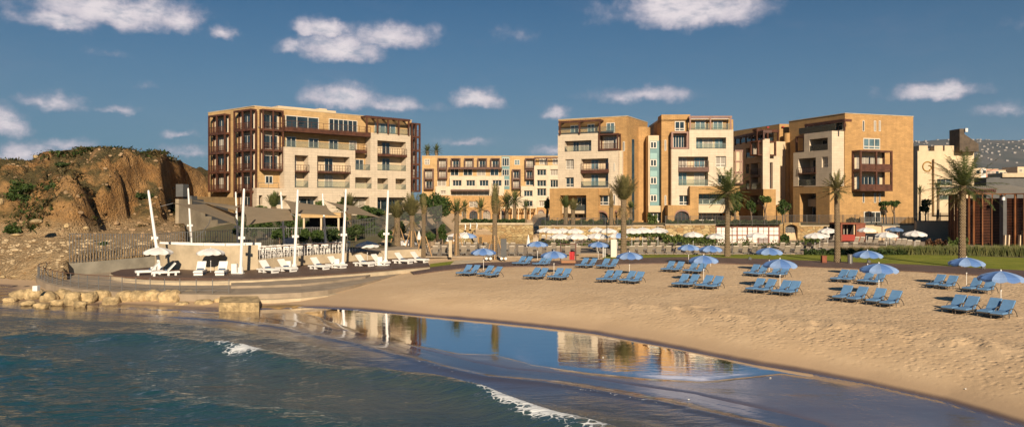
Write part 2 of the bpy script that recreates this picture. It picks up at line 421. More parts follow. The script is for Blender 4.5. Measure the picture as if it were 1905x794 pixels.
def sdist(x, y, L):
    """signed distance to polyline (positive on its left side) and arc position"""
    x = np.asarray(x, float); y = np.asarray(y, float); best = np.full(x.shape, 1e18); sg = np.ones(x.shape); arc = np.zeros(x.shape)
    acc = 0.
    for (ax, ay), (bx, by) in zip(L[:-1], L[1:]):
        vx, vy = bx-ax, by-ay; ll = vx*vx+vy*vy; l = math.sqrt(ll)
        t = np.clip(((x-ax)*vx+(y-ay)*vy)/ll, 0, 1)
        qx, qy = x-(ax+t*vx), y-(ay+t*vy); d = qx*qx+qy*qy
        k = d < best
        best = np.where(k, d, best); sg = np.where(k, np.sign(vx*(y-ay)-vy*(x-ax)), sg); arc = np.where(k, acc+t*l, arc)
        acc += l
    return np.sqrt(best)*sg, arc
rng = np.random.RandomState(3)
_G = rng.rand(256, 256)
def vnoise(x, y):
    xi = np.floor(x).astype(int); yi = np.floor(y).astype(int); fx = x-xi; fy = y-yi
    fx = fx*fx*(3-2*fx); fy = fy*fy*(3-2*fy)
    a = _G[xi % 256, yi % 256]; b = _G[(xi+1) % 256, yi % 256]; c = _G[xi % 256, (yi+1) % 256]; d = _G[(xi+1) % 256, (yi+1) % 256]
    return (a*(1-fx)+b*fx)*(1-fy)+(c*(1-fx)+d*fx)*fy
def fbm(x, y, o=4, g=.5):
    s = 0; a = 1; t = 0
    for i in range(o):
        s = s+a*(vnoise(x*2**i+17*i, y*2**i+31*i)-.5); t += a; a *= g
    return s/t*2
def zbeach(x): return .50+.62*smst(x, -15, -3)+.36*smst(x, 3, 20)
def zbase(x, y):
    """smooth land height without small relief"""
    s, a = sdist(x, y, S_L)
    z = zbeach(x)*(1-np.exp(-np.maximum(s, 0)/3.2))
    z = z*(1-smst(y, 82, 88))+1.2*smst(y, 82, 88)
    z = np.where(s < 0, 0, z)
    # terrace behind the stone wall; garden bank up to the left block; ground far behind
    ter = smst(y, 120.6, 121.4)*smst(x, 5.5, 6.5)
    z = z+(3.6-z)*ter
    bank = smst(y, 72, 122)*(1-smst(x, -16, -11))
    z = z+(5.0-z)*bank
    far = smst(y, 150, 170)*(1-smst(x, 4, 8))*smst(x, -25, -10)
    z = z+(2.0-z)*far
    return z, s, a
def in_rect(x, y, x0, x1, y0, y1, e=.6):
    return smst(x, x0-e, x0)*(1-smst(x, x1, x1+e))*smst(y, y0-e, y0)*(1-smst(y, y1, y1+e))
LAG = (-11.5, 4.2, 109.5, 165)
POOL = [(6, 52, 98.5, 103.5)]
def zland(x, y):
    x = np.asarray(x, float); y = np.asarray(y, float)
    z, s, a = zbase(x, y)
    b = sdist(x, y, P_L)[0]; e = sdist(x, y, E_L)[0]
    # beach relief: trampled sand, raked berm, smooth lower slope
    foot = smst(s, 6.0, 9.0)*(1-smst(y, 76, 80))*smst(x, -12, -6)*(1-smst(x, 60, 70))
    z = z+foot*(fbm(x*2.6, y*2.6, 2, .6)*.030)*(.4+.6*smst(x, 0, 18))
    berm = np.exp(-((s-5.6-.8*fbm(a*.12, a*0, 2))/1.25)**2)*smst(x, 2, 11)*(1-smst(y, 60, 70))
    fur = np.sin(a*3.6+s*3.2+3.2*fbm(a*.45, s*.5, 3))*(.5+.9*np.clip(fbm(a*.3+7, s*.4, 2)+.5, 0, 1))
    z = z+berm*(.13+.085*fur+.07*fbm(a*1.5, s*1.5, 3))
    z = z+(s > 0)*.012*fbm(x*.6, y*.6, 3)*smst(s, .6, 2)
    # seaward: tidal pool, bar, sea bed
    n = fbm(x*.22, y*.5, 3)
    sea = np.where(s < 0, -.075*smst(-s, 0, .8), 0)
    bar = smst(-b, -.5, .6)*smst(e, -.3, .9)
    sea = sea+bar*(.093+.018*n)
    out = np.maximum(-e, 0)
    sea = np.where(e < 0, -.03-.05*smst(out, 0, 1.2)-.09*out*(1+.0*n)-.0, sea)
    sea = np.maximum(sea, -3.5)
    z = np.where(s < 0, sea, z)
    # basins
    z = z-in_rect(x, y, *LAG)*np.maximum(z-.2, 0)
    for r in POOL: z = z-in_rect(x, y, *r)*1.1
    return z
def grid(xs, ys, zf, name, mats, smooth=True, keep=None):
    X, Y = np.meshgrid(xs, ys); Z = zf(X, Y)
    v = np.stack([X, Y, Z], -1).reshape(-1, 3); nx, ny = len(xs), len(ys)
    i = np.arange((nx-1)*(ny-1)); c = i % (nx-1)+(i//(nx-1))*nx
    f = np.stack([c, c+1, c+nx+1, c+nx], -1)
    if keep is not None:
        k = keep(X, Y).reshape(-1); f = f[k[f].any(axis=1)]
    me = bpy.data.meshes.new(name)
    me.vertices.add(len(v)); me.vertices.foreach_set('co', v.ravel())
    me.loops.add(f.size); me.loops.foreach_set('vertex_index', f.ravel())
    me.polygons.add(len(f)); me.polygons.foreach_set('loop_start', np.arange(len(f))*4)
    if smooth: me.polygons.foreach_set('use_smooth', np.ones(len(f), bool))
    me.update(calc_edges=True); me.validate()
    for m in (mats if isinstance(mats, list) else [mats]): me.materials.append(m)
    o = bpy.data.objects.new(name, me); COL.objects.link(o)
    return o, X, Y
def gz(x, y): return float(zbase(np.array([x]), np.array([y]))[0][0])
def gzl(x, y): return float(zland(np.array([x]), np.array([y]))[0])
def spaced(segs):
    out = []
    for a, b, st in segs:
        n = max(1, int(round((b-a)/st))); out += list(np.linspace(a, b, n, endpoint=False))
    out.append(segs[-1][1]); return np.array(out)

def sandmat():
    m = bpy.data.materials.new('beach_sand'); m.use_nodes = True; t = NT(m.node_tree); b = t.n['Principled BSDF']
    g = t.n.new('ShaderNodeNewGeometry'); P = g.outputs['Position']; x, y, z = t.sep(P)
    n1 = t.noise(P, .25, 4, .6); n2 = t.noise(P, 3.0, 5, .65)
    dry = t.mix(t.smooth(n1, .3, .7), (.56, .395, .235), (.64, .465, .285))
    dry = t.mix(t.smooth(n2, .4, .75, 0, .30), dry, (.46, .315, .18))
    spk = t.vor(P, 5.0, 'F1', 0)
    dry = t.mix(t.smooth(spk, .03, .10, .6, 0), dry, (.20, .14, .085))
    wet = t.mix(t.smooth(n1, .3, .7), (.150, .103, .080), (.20, .138, .104))
    zj = t.m('ADD', z, t.m('MULTIPLY', t.m('SUBTRACT', n1, .5), .10))
    k = t.smooth(zj, .055, .17)
    damp = t.smooth(zj, .15, .60)
    col = t.mix(damp, (.45, .315, .195), dry)
    col = t.mix(k, wet, col)
    t.l.new(col, b.inputs['Base Color'])
    t.l.new(t.smooth(zj, .03, .13, .10, .9), b.inputs['Roughness'])
    t.l.new(t.smooth(zj, .03, .13, .75, .25), b.inputs['Specular IOR Level'])
    h = t.m('ADD', t.m('MULTIPLY', t.noise(P, 4.6, 4, .65), .9), t.m('MULTIPLY', t.smooth(t.vor(P, 3.4, 'SMOOTH_F1', 0), .08, .42), 1.0))
    hh = t.m('MULTIPLY', h, t.smooth(zj, .25, 1.1, .06, 1.0))
    fine = t.m('MULTIPLY', t.noise(P, 14, 3, .6), t.smooth(zj, .1, .4, .0, .18))
    t.l.new(t.bump(t.m('MULTIPLY', t.m('ADD', hh, fine), t.smooth(t.noise(P, .45, 3, .6), .3, .65, .45, 1.0)), .65, .07), b.inputs['Normal'])
    lw = t.n.new('ShaderNodeLayerWeight'); lw.inputs['Blend'].default_value = .5; gs = t.n.new('ShaderNodeBsdfGlossy'); gs.inputs['Roughness'].default_value = .07
    t.l.new(t.bump(t.noise(t.vm('MULTIPLY', P, (.5, 1.6, 1)), 1.6, 4, .6), .5, .02), gs.inputs['Normal'])
    ms = t.n.new('ShaderNodeMixShader'); t.l.new(t.m('MULTIPLY', t.smooth(lw.outputs['Facing'], .25, .85, 0, .36), t.smooth(zj, .075, .015)), ms.inputs[0])
    t.l.new(b.outputs[0], ms.inputs[1]); t.l.new(gs.outputs[0], ms.inputs[2]); t.l.new(ms.outputs[0], t.n['Material Output'].inputs[0])
    return m
M['sand'] = sandmat()
xs = spaced([(-9000, -2000, 1000), (-2000, -300, 200), (-300, -60, 15), (-60, -22, 1.5), (-22, -8, .4), (-8, 46, .2), (46, 90, 1.5), (90, 300, 15), (300, 2000, 200), (2000, 9000, 1000)])
ys = spaced([(-3000, -200, 400), (-200, 10, 15), (10, 22, 1.0), (22, 66, .2), (66, 100, .8), (100, 124, .5), (124, 180, 2.5), (180, 400, 20), (400, 2000, 200), (2000, 9000, 1000)])
def zall(X, Y):
    z = zland(X, Y); return z
o, _, _ = grid(xs, ys, zall, 'ground', M['sand']); struct(o)

# ---------------------------------------------------------------- sea
def watermat(name, deep, shallow, rough=.04, ripple=1.0, sea=True):
    m = bpy.data.materials.new(name); m.use_nodes = True; t = NT(m.node_tree)
    out = t.n['Material Output']; b = t.n['Principled BSDF']
    g = t.n.new('ShaderNodeNewGeometry'); P = g.outputs['Position']; x, y, z = t.sep(P)
    b.inputs['IOR'].default_value = 1.45; b.inputs['Roughness'].default_value = rough
    if not sea:
        col = t.mix(t.smooth(t.noise(P, .3, 3), .3, .7), deep, shallow); t.l.new(col, b.inputs['Base Color'])
        b.inputs['Specular IOR Level'].default_value = .8
        t.l.new(t.bump(t.noise(t.vm('MULTIPLY', P, (1, .4, 1)), 1.6, 3), .25*ripple, .03), b.inputs['Normal'])
        return m
    ad = t.n.new('ShaderNodeAttribute'); ad.attribute_name = 'wdepth'; dp = ad.outputs['Fac']
    af = t.n.new('ShaderNodeAttribute'); af.attribute_name = 'foam'; fo = af.outputs['Fac']
    body = t.mix(t.smooth(dp, .15, 1.5), shallow, deep)
    body = t.mix(t.smooth(t.noise(P, .16, 4), .35, .75, 0, .4), body, (.018, .045, .050))
    fn = t.noise(t.vm('MULTIPLY', P, (1, 1.4, 1)), 3.2, 7, .72); cell = t.vor(P, 3.0, 'DISTANCE_TO_EDGE', 0)
    lace = t.m('ADD', fn, t.smooth(cell, 0, .16, .22, -.05))
    fm = t.smooth(t.m('ADD', lace, t.m('MULTIPLY', fo, .66)), .90, 1.12)
    col = t.mix(fm, body, (.72, .74, .74))
    t.l.new(col, b.inputs['Base Color'])
    t.l.new(t.m('ADD', rough, t.m('MULTIPLY', fm, .6)), b.inputs['Roughness'])
    b.inputs['Specular IOR Level'].default_value = .55
    # wind ripples: fade towards the sheltered pool
    pr = t.vm('MULTIPLY', P, (.62, 1.5, 1))
    rot = t.n.new('ShaderNodeVectorRotate'); rot.inputs['Angle'].default_value = R(16); t.l.new(pr, rot.inputs[0]); pr = rot.outputs[0]
    h = t.m('ADD', t.m('MULTIPLY', t.noise(pr, 1.0, 3, .5, .6), 1.0), t.m('MULTIPLY', t.noise(pr, 3.1, 4, .6, .4), .42))
    rip = t.smooth(dp, .05, .5, .0, 1.0)
    hh = t.m('MULTIPLY', h, t.m('MAXIMUM', rip, .012))
    hh = t.m('ADD', hh, t.m('MULTIPLY', t.noise(pr, 8.5, 3, .6), t.m('MULTIPLY', rip, .13)))
    t.l.new(t.bump(hh, 1.0, .15*ripple), b.inputs['Normal'])
    # thin film over the sand is see-through
    tr = t.n.new('ShaderNodeBsdfTransparent'); tr.inputs[0].default_value = (.90, .90, .88, 1)
    gl = t.n.new('ShaderNodeBsdfGlossy'); gl.inputs['Roughness'].default_value = .02; gl.inputs[0].default_value = (1, 1, 1, 1)
    bn = t.bump(t.m('MULTIPLY', h, t.smooth(dp, .02, .35, .03, .8)), 1.0, .05)
    t.l.new(bn, gl.inputs['Normal'])
    fr = t.n.new('ShaderNodeLayerWeight'); t.l.new(bn, fr.inputs['Normal']); fr.inputs['Blend'].default_value = .5
    ast = t.n.new('ShaderNodeAttribute'); ast.attribute_name = 'stillness'
    refl = t.m('MULTIPLY', t.smooth(fr.outputs['Facing'], .25, .85, .05, .88), t.m('ADD', .42, t.m('MULTIPLY', ast.outputs['Fac'], .58)))
    a = t.n.new('ShaderNodeMixShader'); t.l.new(refl, a.inputs[0]); t.l.new(tr.outputs[0], a.inputs[1]); t.l.new(gl.outputs[0], a.inputs[2])
    c = t.n.new('ShaderNodeMixShader')
    t.l.new(t.m('MAXIMUM', t.smooth(dp, .15, .5, 0, 1), fm), c.inputs[0]); t.l.new(a.outputs[0], c.inputs[1]); t.l.new(b.outputs[0], c.inputs[2])
    t.l.new(c.outputs[0], out.inputs[0])
    return m
M['sea'] = watermat('sea_water', (.010, .055, .066), (.095, .092, .078), .04)
M['poolwater'] = watermat('lagoon_water', (.035, .045, .028), (.06, .06, .032), .04, 1., False)
wxs = spaced([(-9000, -1000, 1000), (-1000, -200, 100), (-200, -60, 8), (-60, -30, .5), (-30, 22, .14), (22, 30, 1)])
wys = spaced([(-3000, -200, 400), (-200, 10, 12), (10, 22, .6), (22, 48, .13), (48, 70, .4), (70, 260, 12)])
def wz(X, Y):
    e = sdist(X, Y, E_L)[0]; d = np.maximum(-e, 0); amp = smst(d, 0, 9)*(1-smst(np.hypot(X, Y-30), 70, 150))
    z = amp*(.10*fbm(X*.22+Y*.06, Y*.5, 3)+.055*fbm(X*.7+Y*.3, Y*1.5, 3, .6)+.045*np.sin(Y*1.15+X*.30+2.2*fbm(X*.12, Y*.12, 2)))
    w, a = sdist(X, Y, WV)
    x0 = W(385, 648, 0).x
    up = smst(X, -28, -17)
    hgt = .46*(.35+.65*up)*(1+.25*fbm(a*.3, a*0+2, 2))
    prof = np.where(w > 0, np.exp(-(w/.42)**2), np.exp(-(w/1.25)**2))
    z = z*(1-.5*prof*up)+hgt*prof-.10*up*np.exp(-((w-1.6)/1.2)**2)
    # small swash steps closer in
    z = z+.05*np.exp(-(np.where(e < 0, (e+1.3-.5*fbm(X*.15, Y*.15, 2))/.28, 9))**2)+.07*np.exp(-(np.where(e < 0, (e+4.0-1.2*fbm(X*.1+5, Y*.1, 2))/.5, 9))**2)
    w2 = -5.5
    z = z+.16*np.exp(-((w-w2-1.2*fbm(X*.1, Y*.1, 2))/.9)**2)*amp+.18*np.exp(-((w+11-1.5*fbm(X*.1+9, Y*.1, 2))/1.0)**2)*amp
    return z+.0
o, X, Y = grid(wxs, wys, wz, 'sea', M['sea'], keep=lambda X, Y: sdist(X, Y, S_L)[0] < 2.0)
struct(o)
land = zland(X, Y); zz = wz(X, Y)
o.data.attributes.new('wdepth', 'FLOAT', 'POINT').data.foreach_set('value', np.maximum(zz-land, 0).astype(np.float32).ravel())
w, a = sdist(X, Y, WV); e = sdist(X, Y, E_L)[0]
PXX = X/np.maximum(Y, 1)*F+CX
fnz = .75+.9*fbm(X*.8, Y*1.2, 3, .6)
f1 = smst(PXX, 365, 405)*(1-smst(PXX, 470, 510))*np.exp(-((w-.0)/np.where(w > 0, .8, .28+.75*smst(PXX, 380, 430)*(1-smst(PXX, 440, 500))))**2)*1.15*fnz
f2 = smst(PXX, 800, 940)*(1-smst(PXX, 1085, 1160))*np.exp(-((w-.0)/np.where(w > 0, .45, .25+.55*smst(PXX, 860, 1000)))**2)*1.1*fnz
f3 = smst(PXX, 380, 760)*np.exp(-((w-.10)/.13)**2)*(.30+.28*fbm(X*.5, Y*.7+3, 3))
f4 = np.exp(-((e+1.45-.5*fbm(X*.15, Y*.15, 2))/.16)**2)*.46*smst(fbm(X*.25, Y*.25+4, 2), -.1, .45)*(X > -16)
f5 = np.exp(-((X+37)/4.5)**2-((Y-48.8+.12*(X+40))/.7)**2)*.62
f6 = np.exp(-((w-1.5)/.6)**2)*.22*smst(PXX, 880, 1000)*(1-smst(PXX, 1080, 1150))+np.exp(-((w-1.3)/.7)**2)*.3*smst(PXX, 360, 400)*(1-smst(PXX, 480, 540))
foam = np.clip(f1+f2+f3+f4+f5+f6, 0, 1.2)
o.data.attributes.new('foam', 'FLOAT', 'POINT').data.foreach_set('value', foam.astype(np.float32).ravel())
o.data.attributes.new('stillness', 'FLOAT', 'POINT').data.foreach_set('value', smst(sdist(X, Y, P_L)[0], -1.2, .2).astype(np.float32).ravel())
HAZE = 3.8e-5
# ---------------------------------------------------------------- hill on the left, far mountain
def hillmat():
    m = bpy.data.materials.new('hill_earth'); m.use_nodes = True; t = NT(m.node_tree); b = t.n['Principled BSDF']
    g = t.n.new('ShaderNodeNewGeometry'); P = g.outputs['Position']; N = g.outputs['Normal']; nz = t.sep(N)[2]; z = t.sep(P)[2]
    n1 = t.noise(P, .16, 6, .62); n2 = t.noise(P, .9, 6, .68); n3 = t.noise(P, 3.5, 5, .7)
    col = t.ramp(n1, [(.30, (.16, .085, .035)), (.45, (.32, .17, .062)), (.56, (.44, .25, .10)), (.70, (.24, .15, .08))])
    col = t.mix(t.smooth(n2, .42, .72, 0, .7), col, (.13, .085, .045))
    col = t.mix(t.smooth(n3, .55, .75, 0, .6), col, (.46, .35, .22))
    # scrubby patches on gentler upper ground
    veg = t.m('MULTIPLY', t.smooth(nz, .45, .75), t.smooth(t.noise(P, .35, 5, .7), .37, .52))
    veg = t.m('MULTIPLY', veg, t.smooth(z, 3.8, 6.5))
    vc = t.mix(n3, (.045, .048, .020), (.12, .10, .045))
    col = t.mix(t.m('MULTIPLY', veg, .88), col, vc)
    # pale scree at the foot
    sc = t.m('MULTIPLY', t.smooth(z, 6.0, 3.8), t.smooth(n2, .25, .5))
    vo = t.vor(P, 4.2, 'F1', 1); vs = t.sep(vo)[0]
    col = t.mix(t.m('MULTIPLY', sc, .8), col, t.mix(vs, (.36, .255, .14), (.54, .40, .235)))
    t.l.new(col, b.inputs['Base Color']); b.inputs['Roughness'].default_value = .95; b.inputs['Specular IOR Level'].default_value = .15
    h = t.m('ADD', t.m('MULTIPLY', n2, 1.6), t.m('ADD', t.m('MULTIPLY', n3, .7), t.m('MULTIPLY', t.vor(P, 4.2, 'F1', 0), -.4)))
    t.l.new(t.bump(h, 1.0, .55), b.inputs['Normal'])
    return m
M['hill'] = hillmat()
PROF = [(-400, 330), (-200, 310), (0, 296), (40, 299), (62, 300), (80, 284), (120, 276), (160, 273), (190, 276), (240, 279), (300, 279), (335, 284), (360, 294), (385, 290), (430, 300), (500, 330)]
GWY = [float(W(a, b, .75).y) for a, b in ((128, 512), (200, 506.5), (250, 502.5), (292, 499))]
def zhill(X, Y):
    px = X/np.maximum(Y, 1)*F+CX
    yp = np.interp(px, [p[0] for p in PROF], [p[1] for p in PROF])
    ztop = H0+(YH-yp)*104/F
    n = fbm(X*.07+3, Y*.07, 5, .55); n2 = fbm(X*.22, Y*.22+9, 5, .6)
    # scree fan / foot
    foot = .45+3.5*smst(Y, 66, 86)+.35*n2
    # the spur: steep front starting near Y~80, ending on a cliff facing right
    fr = 80+3.5*fbm(X*.06, X*0+1, 3)+7*np.exp(-((X+60)/5)**2)
    xe = -48.0-.12*(Y-78)+1.8*n2+1.0*n
    spur = smst(Y, fr, fr+19)*(1-smst(X, xe-1.6, xe+1.2))
    zs = foot+(ztop-foot)*(.62*smst(Y, fr, fr+9)+.38*smst(Y, fr+6, fr+22))
    # gully behind, rising back slope
    yb0 = 93+36*smst(px, 293, 345); back = smst(Y, yb0, yb0+19)
    zb = 2.6+.07*(Y-70)+(ztop-3.5)*back*.93
    k = (1-smst(X, xe-1.6, xe+1.2))
    z = k*zs+(1-k)*np.maximum(zb, foot*.9)
    # rills and ledges
    slope = smst(z, 3.2, 7)
    rill = np.abs(fbm(X*.22+.08*Y, Y*.06, 4, .6))
    z = z+slope*(n*1.3+n2*.75-2.2*smst(.16-rill, 0, .16)*(.5+.5*n))*(1-.8*smst(z, ztop-1.8, ztop))
    z = z+slope*(.7*np.round(fbm(X*.4, Y*.4, 3)*3)/3+.9*np.abs(fbm(X*.5+4, Y*.5, 4, .65))-.25)
    z = z+slope*(.55*fbm(X*.9, Y*.9, 3, .6)+.5*fbm(X*.45+z*.5, Y*.45-z*.3, 3))
    z = z+slope*1.3*smst(fbm(X*.13+20, Y*.13, 3), -.05, .12)*(1-smst(z, ztop-2.5, ztop-1))
    gul = np.exp(-((X-(-56+.35*(Y-80)))/1.6)**2)*smst(Y, fr-1, fr+3)*(1-smst(Y, fr+12, fr+20))
    z = z-1.6*gul
    # plateau falls away gently behind
    z = np.minimum(z, ztop+.35*n2+.02*(Y-104))
    z = z-smst(Y, 128, 175)*4
    # sink below the flat land towards the terrace, the block and the shore
    edge = smst(X, -30-.30*(Y-60)*0-.0*Y, -26)
    z = z*(1-edge)-1.0*edge
    z = np.where((px > 345) & (Y < 127), np.minimum(z, 1.0), z)
    z = np.where((X > -50.5) & (Y > 116), np.minimum(z, 4.5-(X+50.5)*.5), z)
    z = z-20*smst(X, -52.5+0*Y, -50)*smst(Y, 112, 118)
    yg = np.interp(px, [100, 118, 128, 200, 250, 292, 330, 432], [40, 55, GWY[0], GWY[1], GWY[2], GWY[3], 78.3, 82.4])
    z = np.where((px > 110) & (Y < yg+.5), -1.5, z)
    sh = sdist(X, Y, S_L)[0]
    z = z-(1-smst(sh, 1.0, 6.0))*3.2
    return z
hxs = spaced([(-420, -130, 8), (-130, -90, 1.2), (-90, -24, .42)]); hys = spaced([(58, 76, .6), (76, 118, .42), (118, 180, 3)])
o, HX, HY = grid(hxs, hys, zhill, 'hill', M['hill'], smooth=True); struct(o)
HZ = np.array([v.co.z for v in o.data.vertices]).reshape(HX.shape)
def hz_at(x, y):
    j = min(max(np.searchsorted(hxs, x)-1, 0), len(hxs)-2); i = min(max(np.searchsorted(hys, y)-1, 0), len(hys)-2)
    return float(HZ[i:i+2, j:j+2].mean())
# far mountain with hill towns
def mtmat():
    m = bpy.data.materials.new('mountain_slope'); m.use_nodes = True; t = NT(m.node_tree); b = t.n['Principled BSDF']
    g = t.n.new('ShaderNodeNewGeometry'); P = g.outputs['Position']
    n = t.noise(P, .003, 6, .6)
    col = t.mix(t.smooth(n, .3, .7), (.055, .060, .050), (.12, .105, .085))
    t.l.new(col, b.inputs['Base Color']); b.inputs['Roughness'].default_value = 1.0; b.inputs['Specular IOR Level'].default_value = 0
    return m
def zmt(X, Y):
    px = X/Y*F+CX
    yp = np.interp(px, [900, 1300, 1600, 1700, 1760, 1830, 1905, 2100, 2600], [380, 345, 288, 267, 262, 264, 265, 262, 300])
    zt = H0+(YH-yp)*6600/F
    k = smst(Y, 2900, 6600); n = fbm(X*.0011, Y*.0011, 6, .55)
    return zt*k*(1+.06*n*(1-k))+60*n*k*(1-k)*4-6*(1-smst(Y, 2900, 3300))
o, MX, MY = grid(spaced([(600, 5800, 55)]), spaced([(2900, 7600, 75)]), zmt, 'mountain', mtmat()); struct(o)
def mz(x, y): return float(zmt(np.array([x]), np.array([y]))[0])
tb = MB(); rr = random.Random(5)
M['town'] = mat('far_town_plaster', (.34, .30, .26), .9)
for i in range(330):
    px = rr.uniform(1690, 1960); Yd = 2900+3500*rr.random()**.5
    c = math.sin(px*.06)+math.sin(px*.021+1)+math.sin(Yd*.004+px*.02)
    if c < rr.uniform(-1.2, .8): continue
    x = (px-CX)*Yd/F; z = mz(x, Yd); s = rr.uniform(4, 9)
    tb.box(x-s, x+s, Yd-8, Yd+8, z-4, z+rr.uniform(3, 9))
tag(tb.build('hillside_town', M['town']), 'far hillside town scattered over the blue mountain', 'town', kind='stuff')

# ---------------------------------------------------------------- paved areas, lawn, boardwalk
def strip(near, far, zoff, name, m, z=1.42, thick=.12, n=60, hz=None):
    """ribbon between two pixel polylines that follows the land"""
    A = poly(near, z); B = poly(far, z)
    def res(L, n):
        d = np.r_[0, np.cumsum(np.hypot(*np.diff(L, axis=0).T))]; q = np.linspace(0, d[-1], n)
        return np.stack([np.interp(q, d, L[:, 0]), np.interp(q, d, L[:, 1])], 1)
    A, B = res(A, n), res(B, n); mb = MB(); k = 5
    P = []
    for i in range(n):
        for j in range(k):
            x, y = A[i]+(B[i]-A[i])*j/(k-1); P.append((x, y, (gz(x, y) if hz is None else hz)+zoff))
    mb.add(P, [(i*k+j, (i+1)*k+j, (i+1)*k+j+1, i*k+j+1) for i in range(n-1) for j in range(k-1)])
    for i in range(n-1):
        for j in (0, k-1):
            a, b = Vector(P[i*k+j]), Vector(P[(i+1)*k+j]); dz = Vector((0, 0, -thick))
            q = (a, a+dz, b+dz, b); mb.quad(*(q if j == 0 else q[::-1]))
    return struct(mb.build(name, m, smooth=False))
PATHN = [(770, 499), (800, 497), (850, 494), (950, 491), (1050, 489.5), (1200, 489.5), (1350, 492), (1500, 498), (1620, 503), (1700, 507), (1905, 519), (2100, 532)]
PATHF = [(760, 491), (790, 489), (840, 486), (900, 484), (1000, 481.5), (1150, 480), (1300, 480.5), (1450, 485), (1600, 490.5), (1750, 497), (1905, 506), (2100, 518)]
strip(PATHN, PATHF, .09, 'boardwalk', M['pathwood'])
def lawnmat():
    m = bpy.data.materials.new('mown_lawn'); m.use_nodes = True; t = NT(m.node_tree); b = t.n['Principled BSDF']
    g = t.n.new('ShaderNodeNewGeometry'); P = g.outputs['Position']
    c = t.mix(t.smooth(t.noise(P, .5, 5, .65), .3, .7), (.17, .20, .026), (.27, .27, .045))
    c = t.mix(t.smooth(t.noise(P, 9, 4, .7), .4, .7, 0, .4), c, (.07, .095, .018))
    t.l.new(c, b.inputs['Base Color']); b.inputs['Roughness'].default_value = .9; b.inputs['Specular IOR Level'].default_value = .1
    t.l.new(t.bump(t.noise(P, 14, 3), .6, .06), b.inputs['Normal']); return m
M['lawn'] = lawnmat()
strip([(1120, 479.6), (1300, 480.2), (1450, 484.7), (1600, 490.2), (1750, 496.6), (1905, 505.6), (2100, 517.6)],
      [(1130, 471), (1300, 470.5), (1450, 470), (1600, 473), (1750, 476), (1905, 481), (2100, 488)], .05, 'lawn', M['lawn'], n=50)
# little lawn patch near the left palms and pale slab
strip([(800, 488), (870, 484.8)], [(800, 481), (860, 478)], .045, 'grass_verge', M['lawn'], n=6)
strip([(838, 485.5), (900, 482.8)], [(846, 478.5), (898, 479.5)], .07, 'pale_paving', M['conclight'], n=6)
# pool terrace paving with the lagoon and pool left open
def sheet(x0, x1, y0, y1, holes, z, name, m, thick=.15):
    xs_ = sorted({x0, x1, *[v for h in holes for v in h[:2] if x0 < v < x1]}); ys_ = sorted({y0, y1, *[v for h in holes for v in h[2:4] if y0 < v < y1]})
    mb = MB()
    for a, b in zip(xs_[:-1], xs_[1:]):
        for c, d in zip(ys_[:-1], ys_[1:]):
            mx, my = (a+b)/2, (c+d)/2
            if any(h[0] <= mx <= h[1] and h[2] <= my <= h[3] for h in holes): continue
            mb.box(a, b, c, d, z-thick, z)
    return struct(mb.build(name, m))
sheet(-10.2, 86, 88.6, 120.2, [(POOL[0][0]-.1, POOL[0][1]+.1, POOL[0][2]-.1, POOL[0][3]+.1), (-20, LAG[1]+.2, LAG[2]-.2, 130)], 1.27, 'pool_terrace', M['pave'])
sheet(-13.5, 5.8, 84.5, 88.4, [], 1.262, 'pool_terrace_edge', M['pave'])
for nm, r, z in (('lagoon', (LAG[0]-.8, LAG[1]+.8, LAG[2]-.8, LAG[3]+.5), 1.02), ('pool', (POOL[0][0]-.4, POOL[0][1]+.4, POOL[0][2]-.4, POOL[0][3]+.4), 1.10)):
    mb = MB(); mb.quad((r[0], r[2], z), (r[1], r[2], z), (r[1], r[3], z), (r[0], r[3], z)); struct(mb.build(nm+'_water', M['poolwater']))
# earth/garden cover between lawn side and terrace on the right and the left bank
strip([(1480, 470.2), (1600, 473), (1750, 476), (1905, 481), (2100, 488)], [(1480, 464), (1600, 463), (1750, 461), (1905, 462), (2100, 465)], .04, 'planting_bed', mat('garden_soil', (.075, .055, .03), .95, var=.4, vscale=2), n=24)
gb = mat('garden_ground', (.16, .115, .06), .95, var=.45, vscale=.8, bump=.6, bscale=4, col2=(.10, .10, .04))
def zg(X, Y): return zbase(X, Y)[0]+.05+.05*fbm(X*.4, Y*.4, 3)
o, _, _ = grid(spaced([(-60, -12, 1.5)]), spaced([(74, 150, 1.5)]), zg, 'garden_bank', gb); struct(o)
o, _, _ = grid(spaced([(6.8, 120, 3)]), spaced([(121.6, 200, 3)]), zg, 'upper_terrace', gb); struct(o)

# ---------------------------------------------------------------- round sunbathing deck, sea walk and walls on the left
def pxy(L, z): return [tuple(W(a, b, z))[:2] for a, b in L]
DZ = 1.15
deckfront = [(206, 507), (212, 511), (235, 514.5), (270, 517.5), (330, 519.5), (400, 519.5), (470, 517.8), (540, 514), (600, 510.5), (660, 506.5), (720, 501.5), (760, 497.8), (800, 494.5)]
wallbase = [(288, 496), (300, 498), (330, 500.5), (370, 502.5), (420, 503.5), (470, 501.5), (530, 495.5), (590, 490.5), (650, 486), (700, 482.5), (742, 480), (790, 477.5)]
mb = MB(); mb.prism(pxy(deckfront, DZ)+pxy(wallbase[::-1], DZ)+pxy([(262, 498.5), (225, 501)], DZ), DZ-.10, DZ, 0)
struct(mb.build('sun_deck', M['deckwood']))
lip = pxy([(203, 507.5), (208, 512), (233, 516), (270, 519), (330, 521), (400, 521), (470, 519.3), (540, 515.5), (600, 512), (660, 508), (720, 503), (760, 499.3), (800, 496)], DZ)
mb = MB(); mb.prism(lip+pxy(wallbase[::-1], DZ)+pxy([(262, 497.5), (222, 500)], DZ), .3, DZ-.104, 0)
struct(mb.build('deck_plinth', M['conclight']))
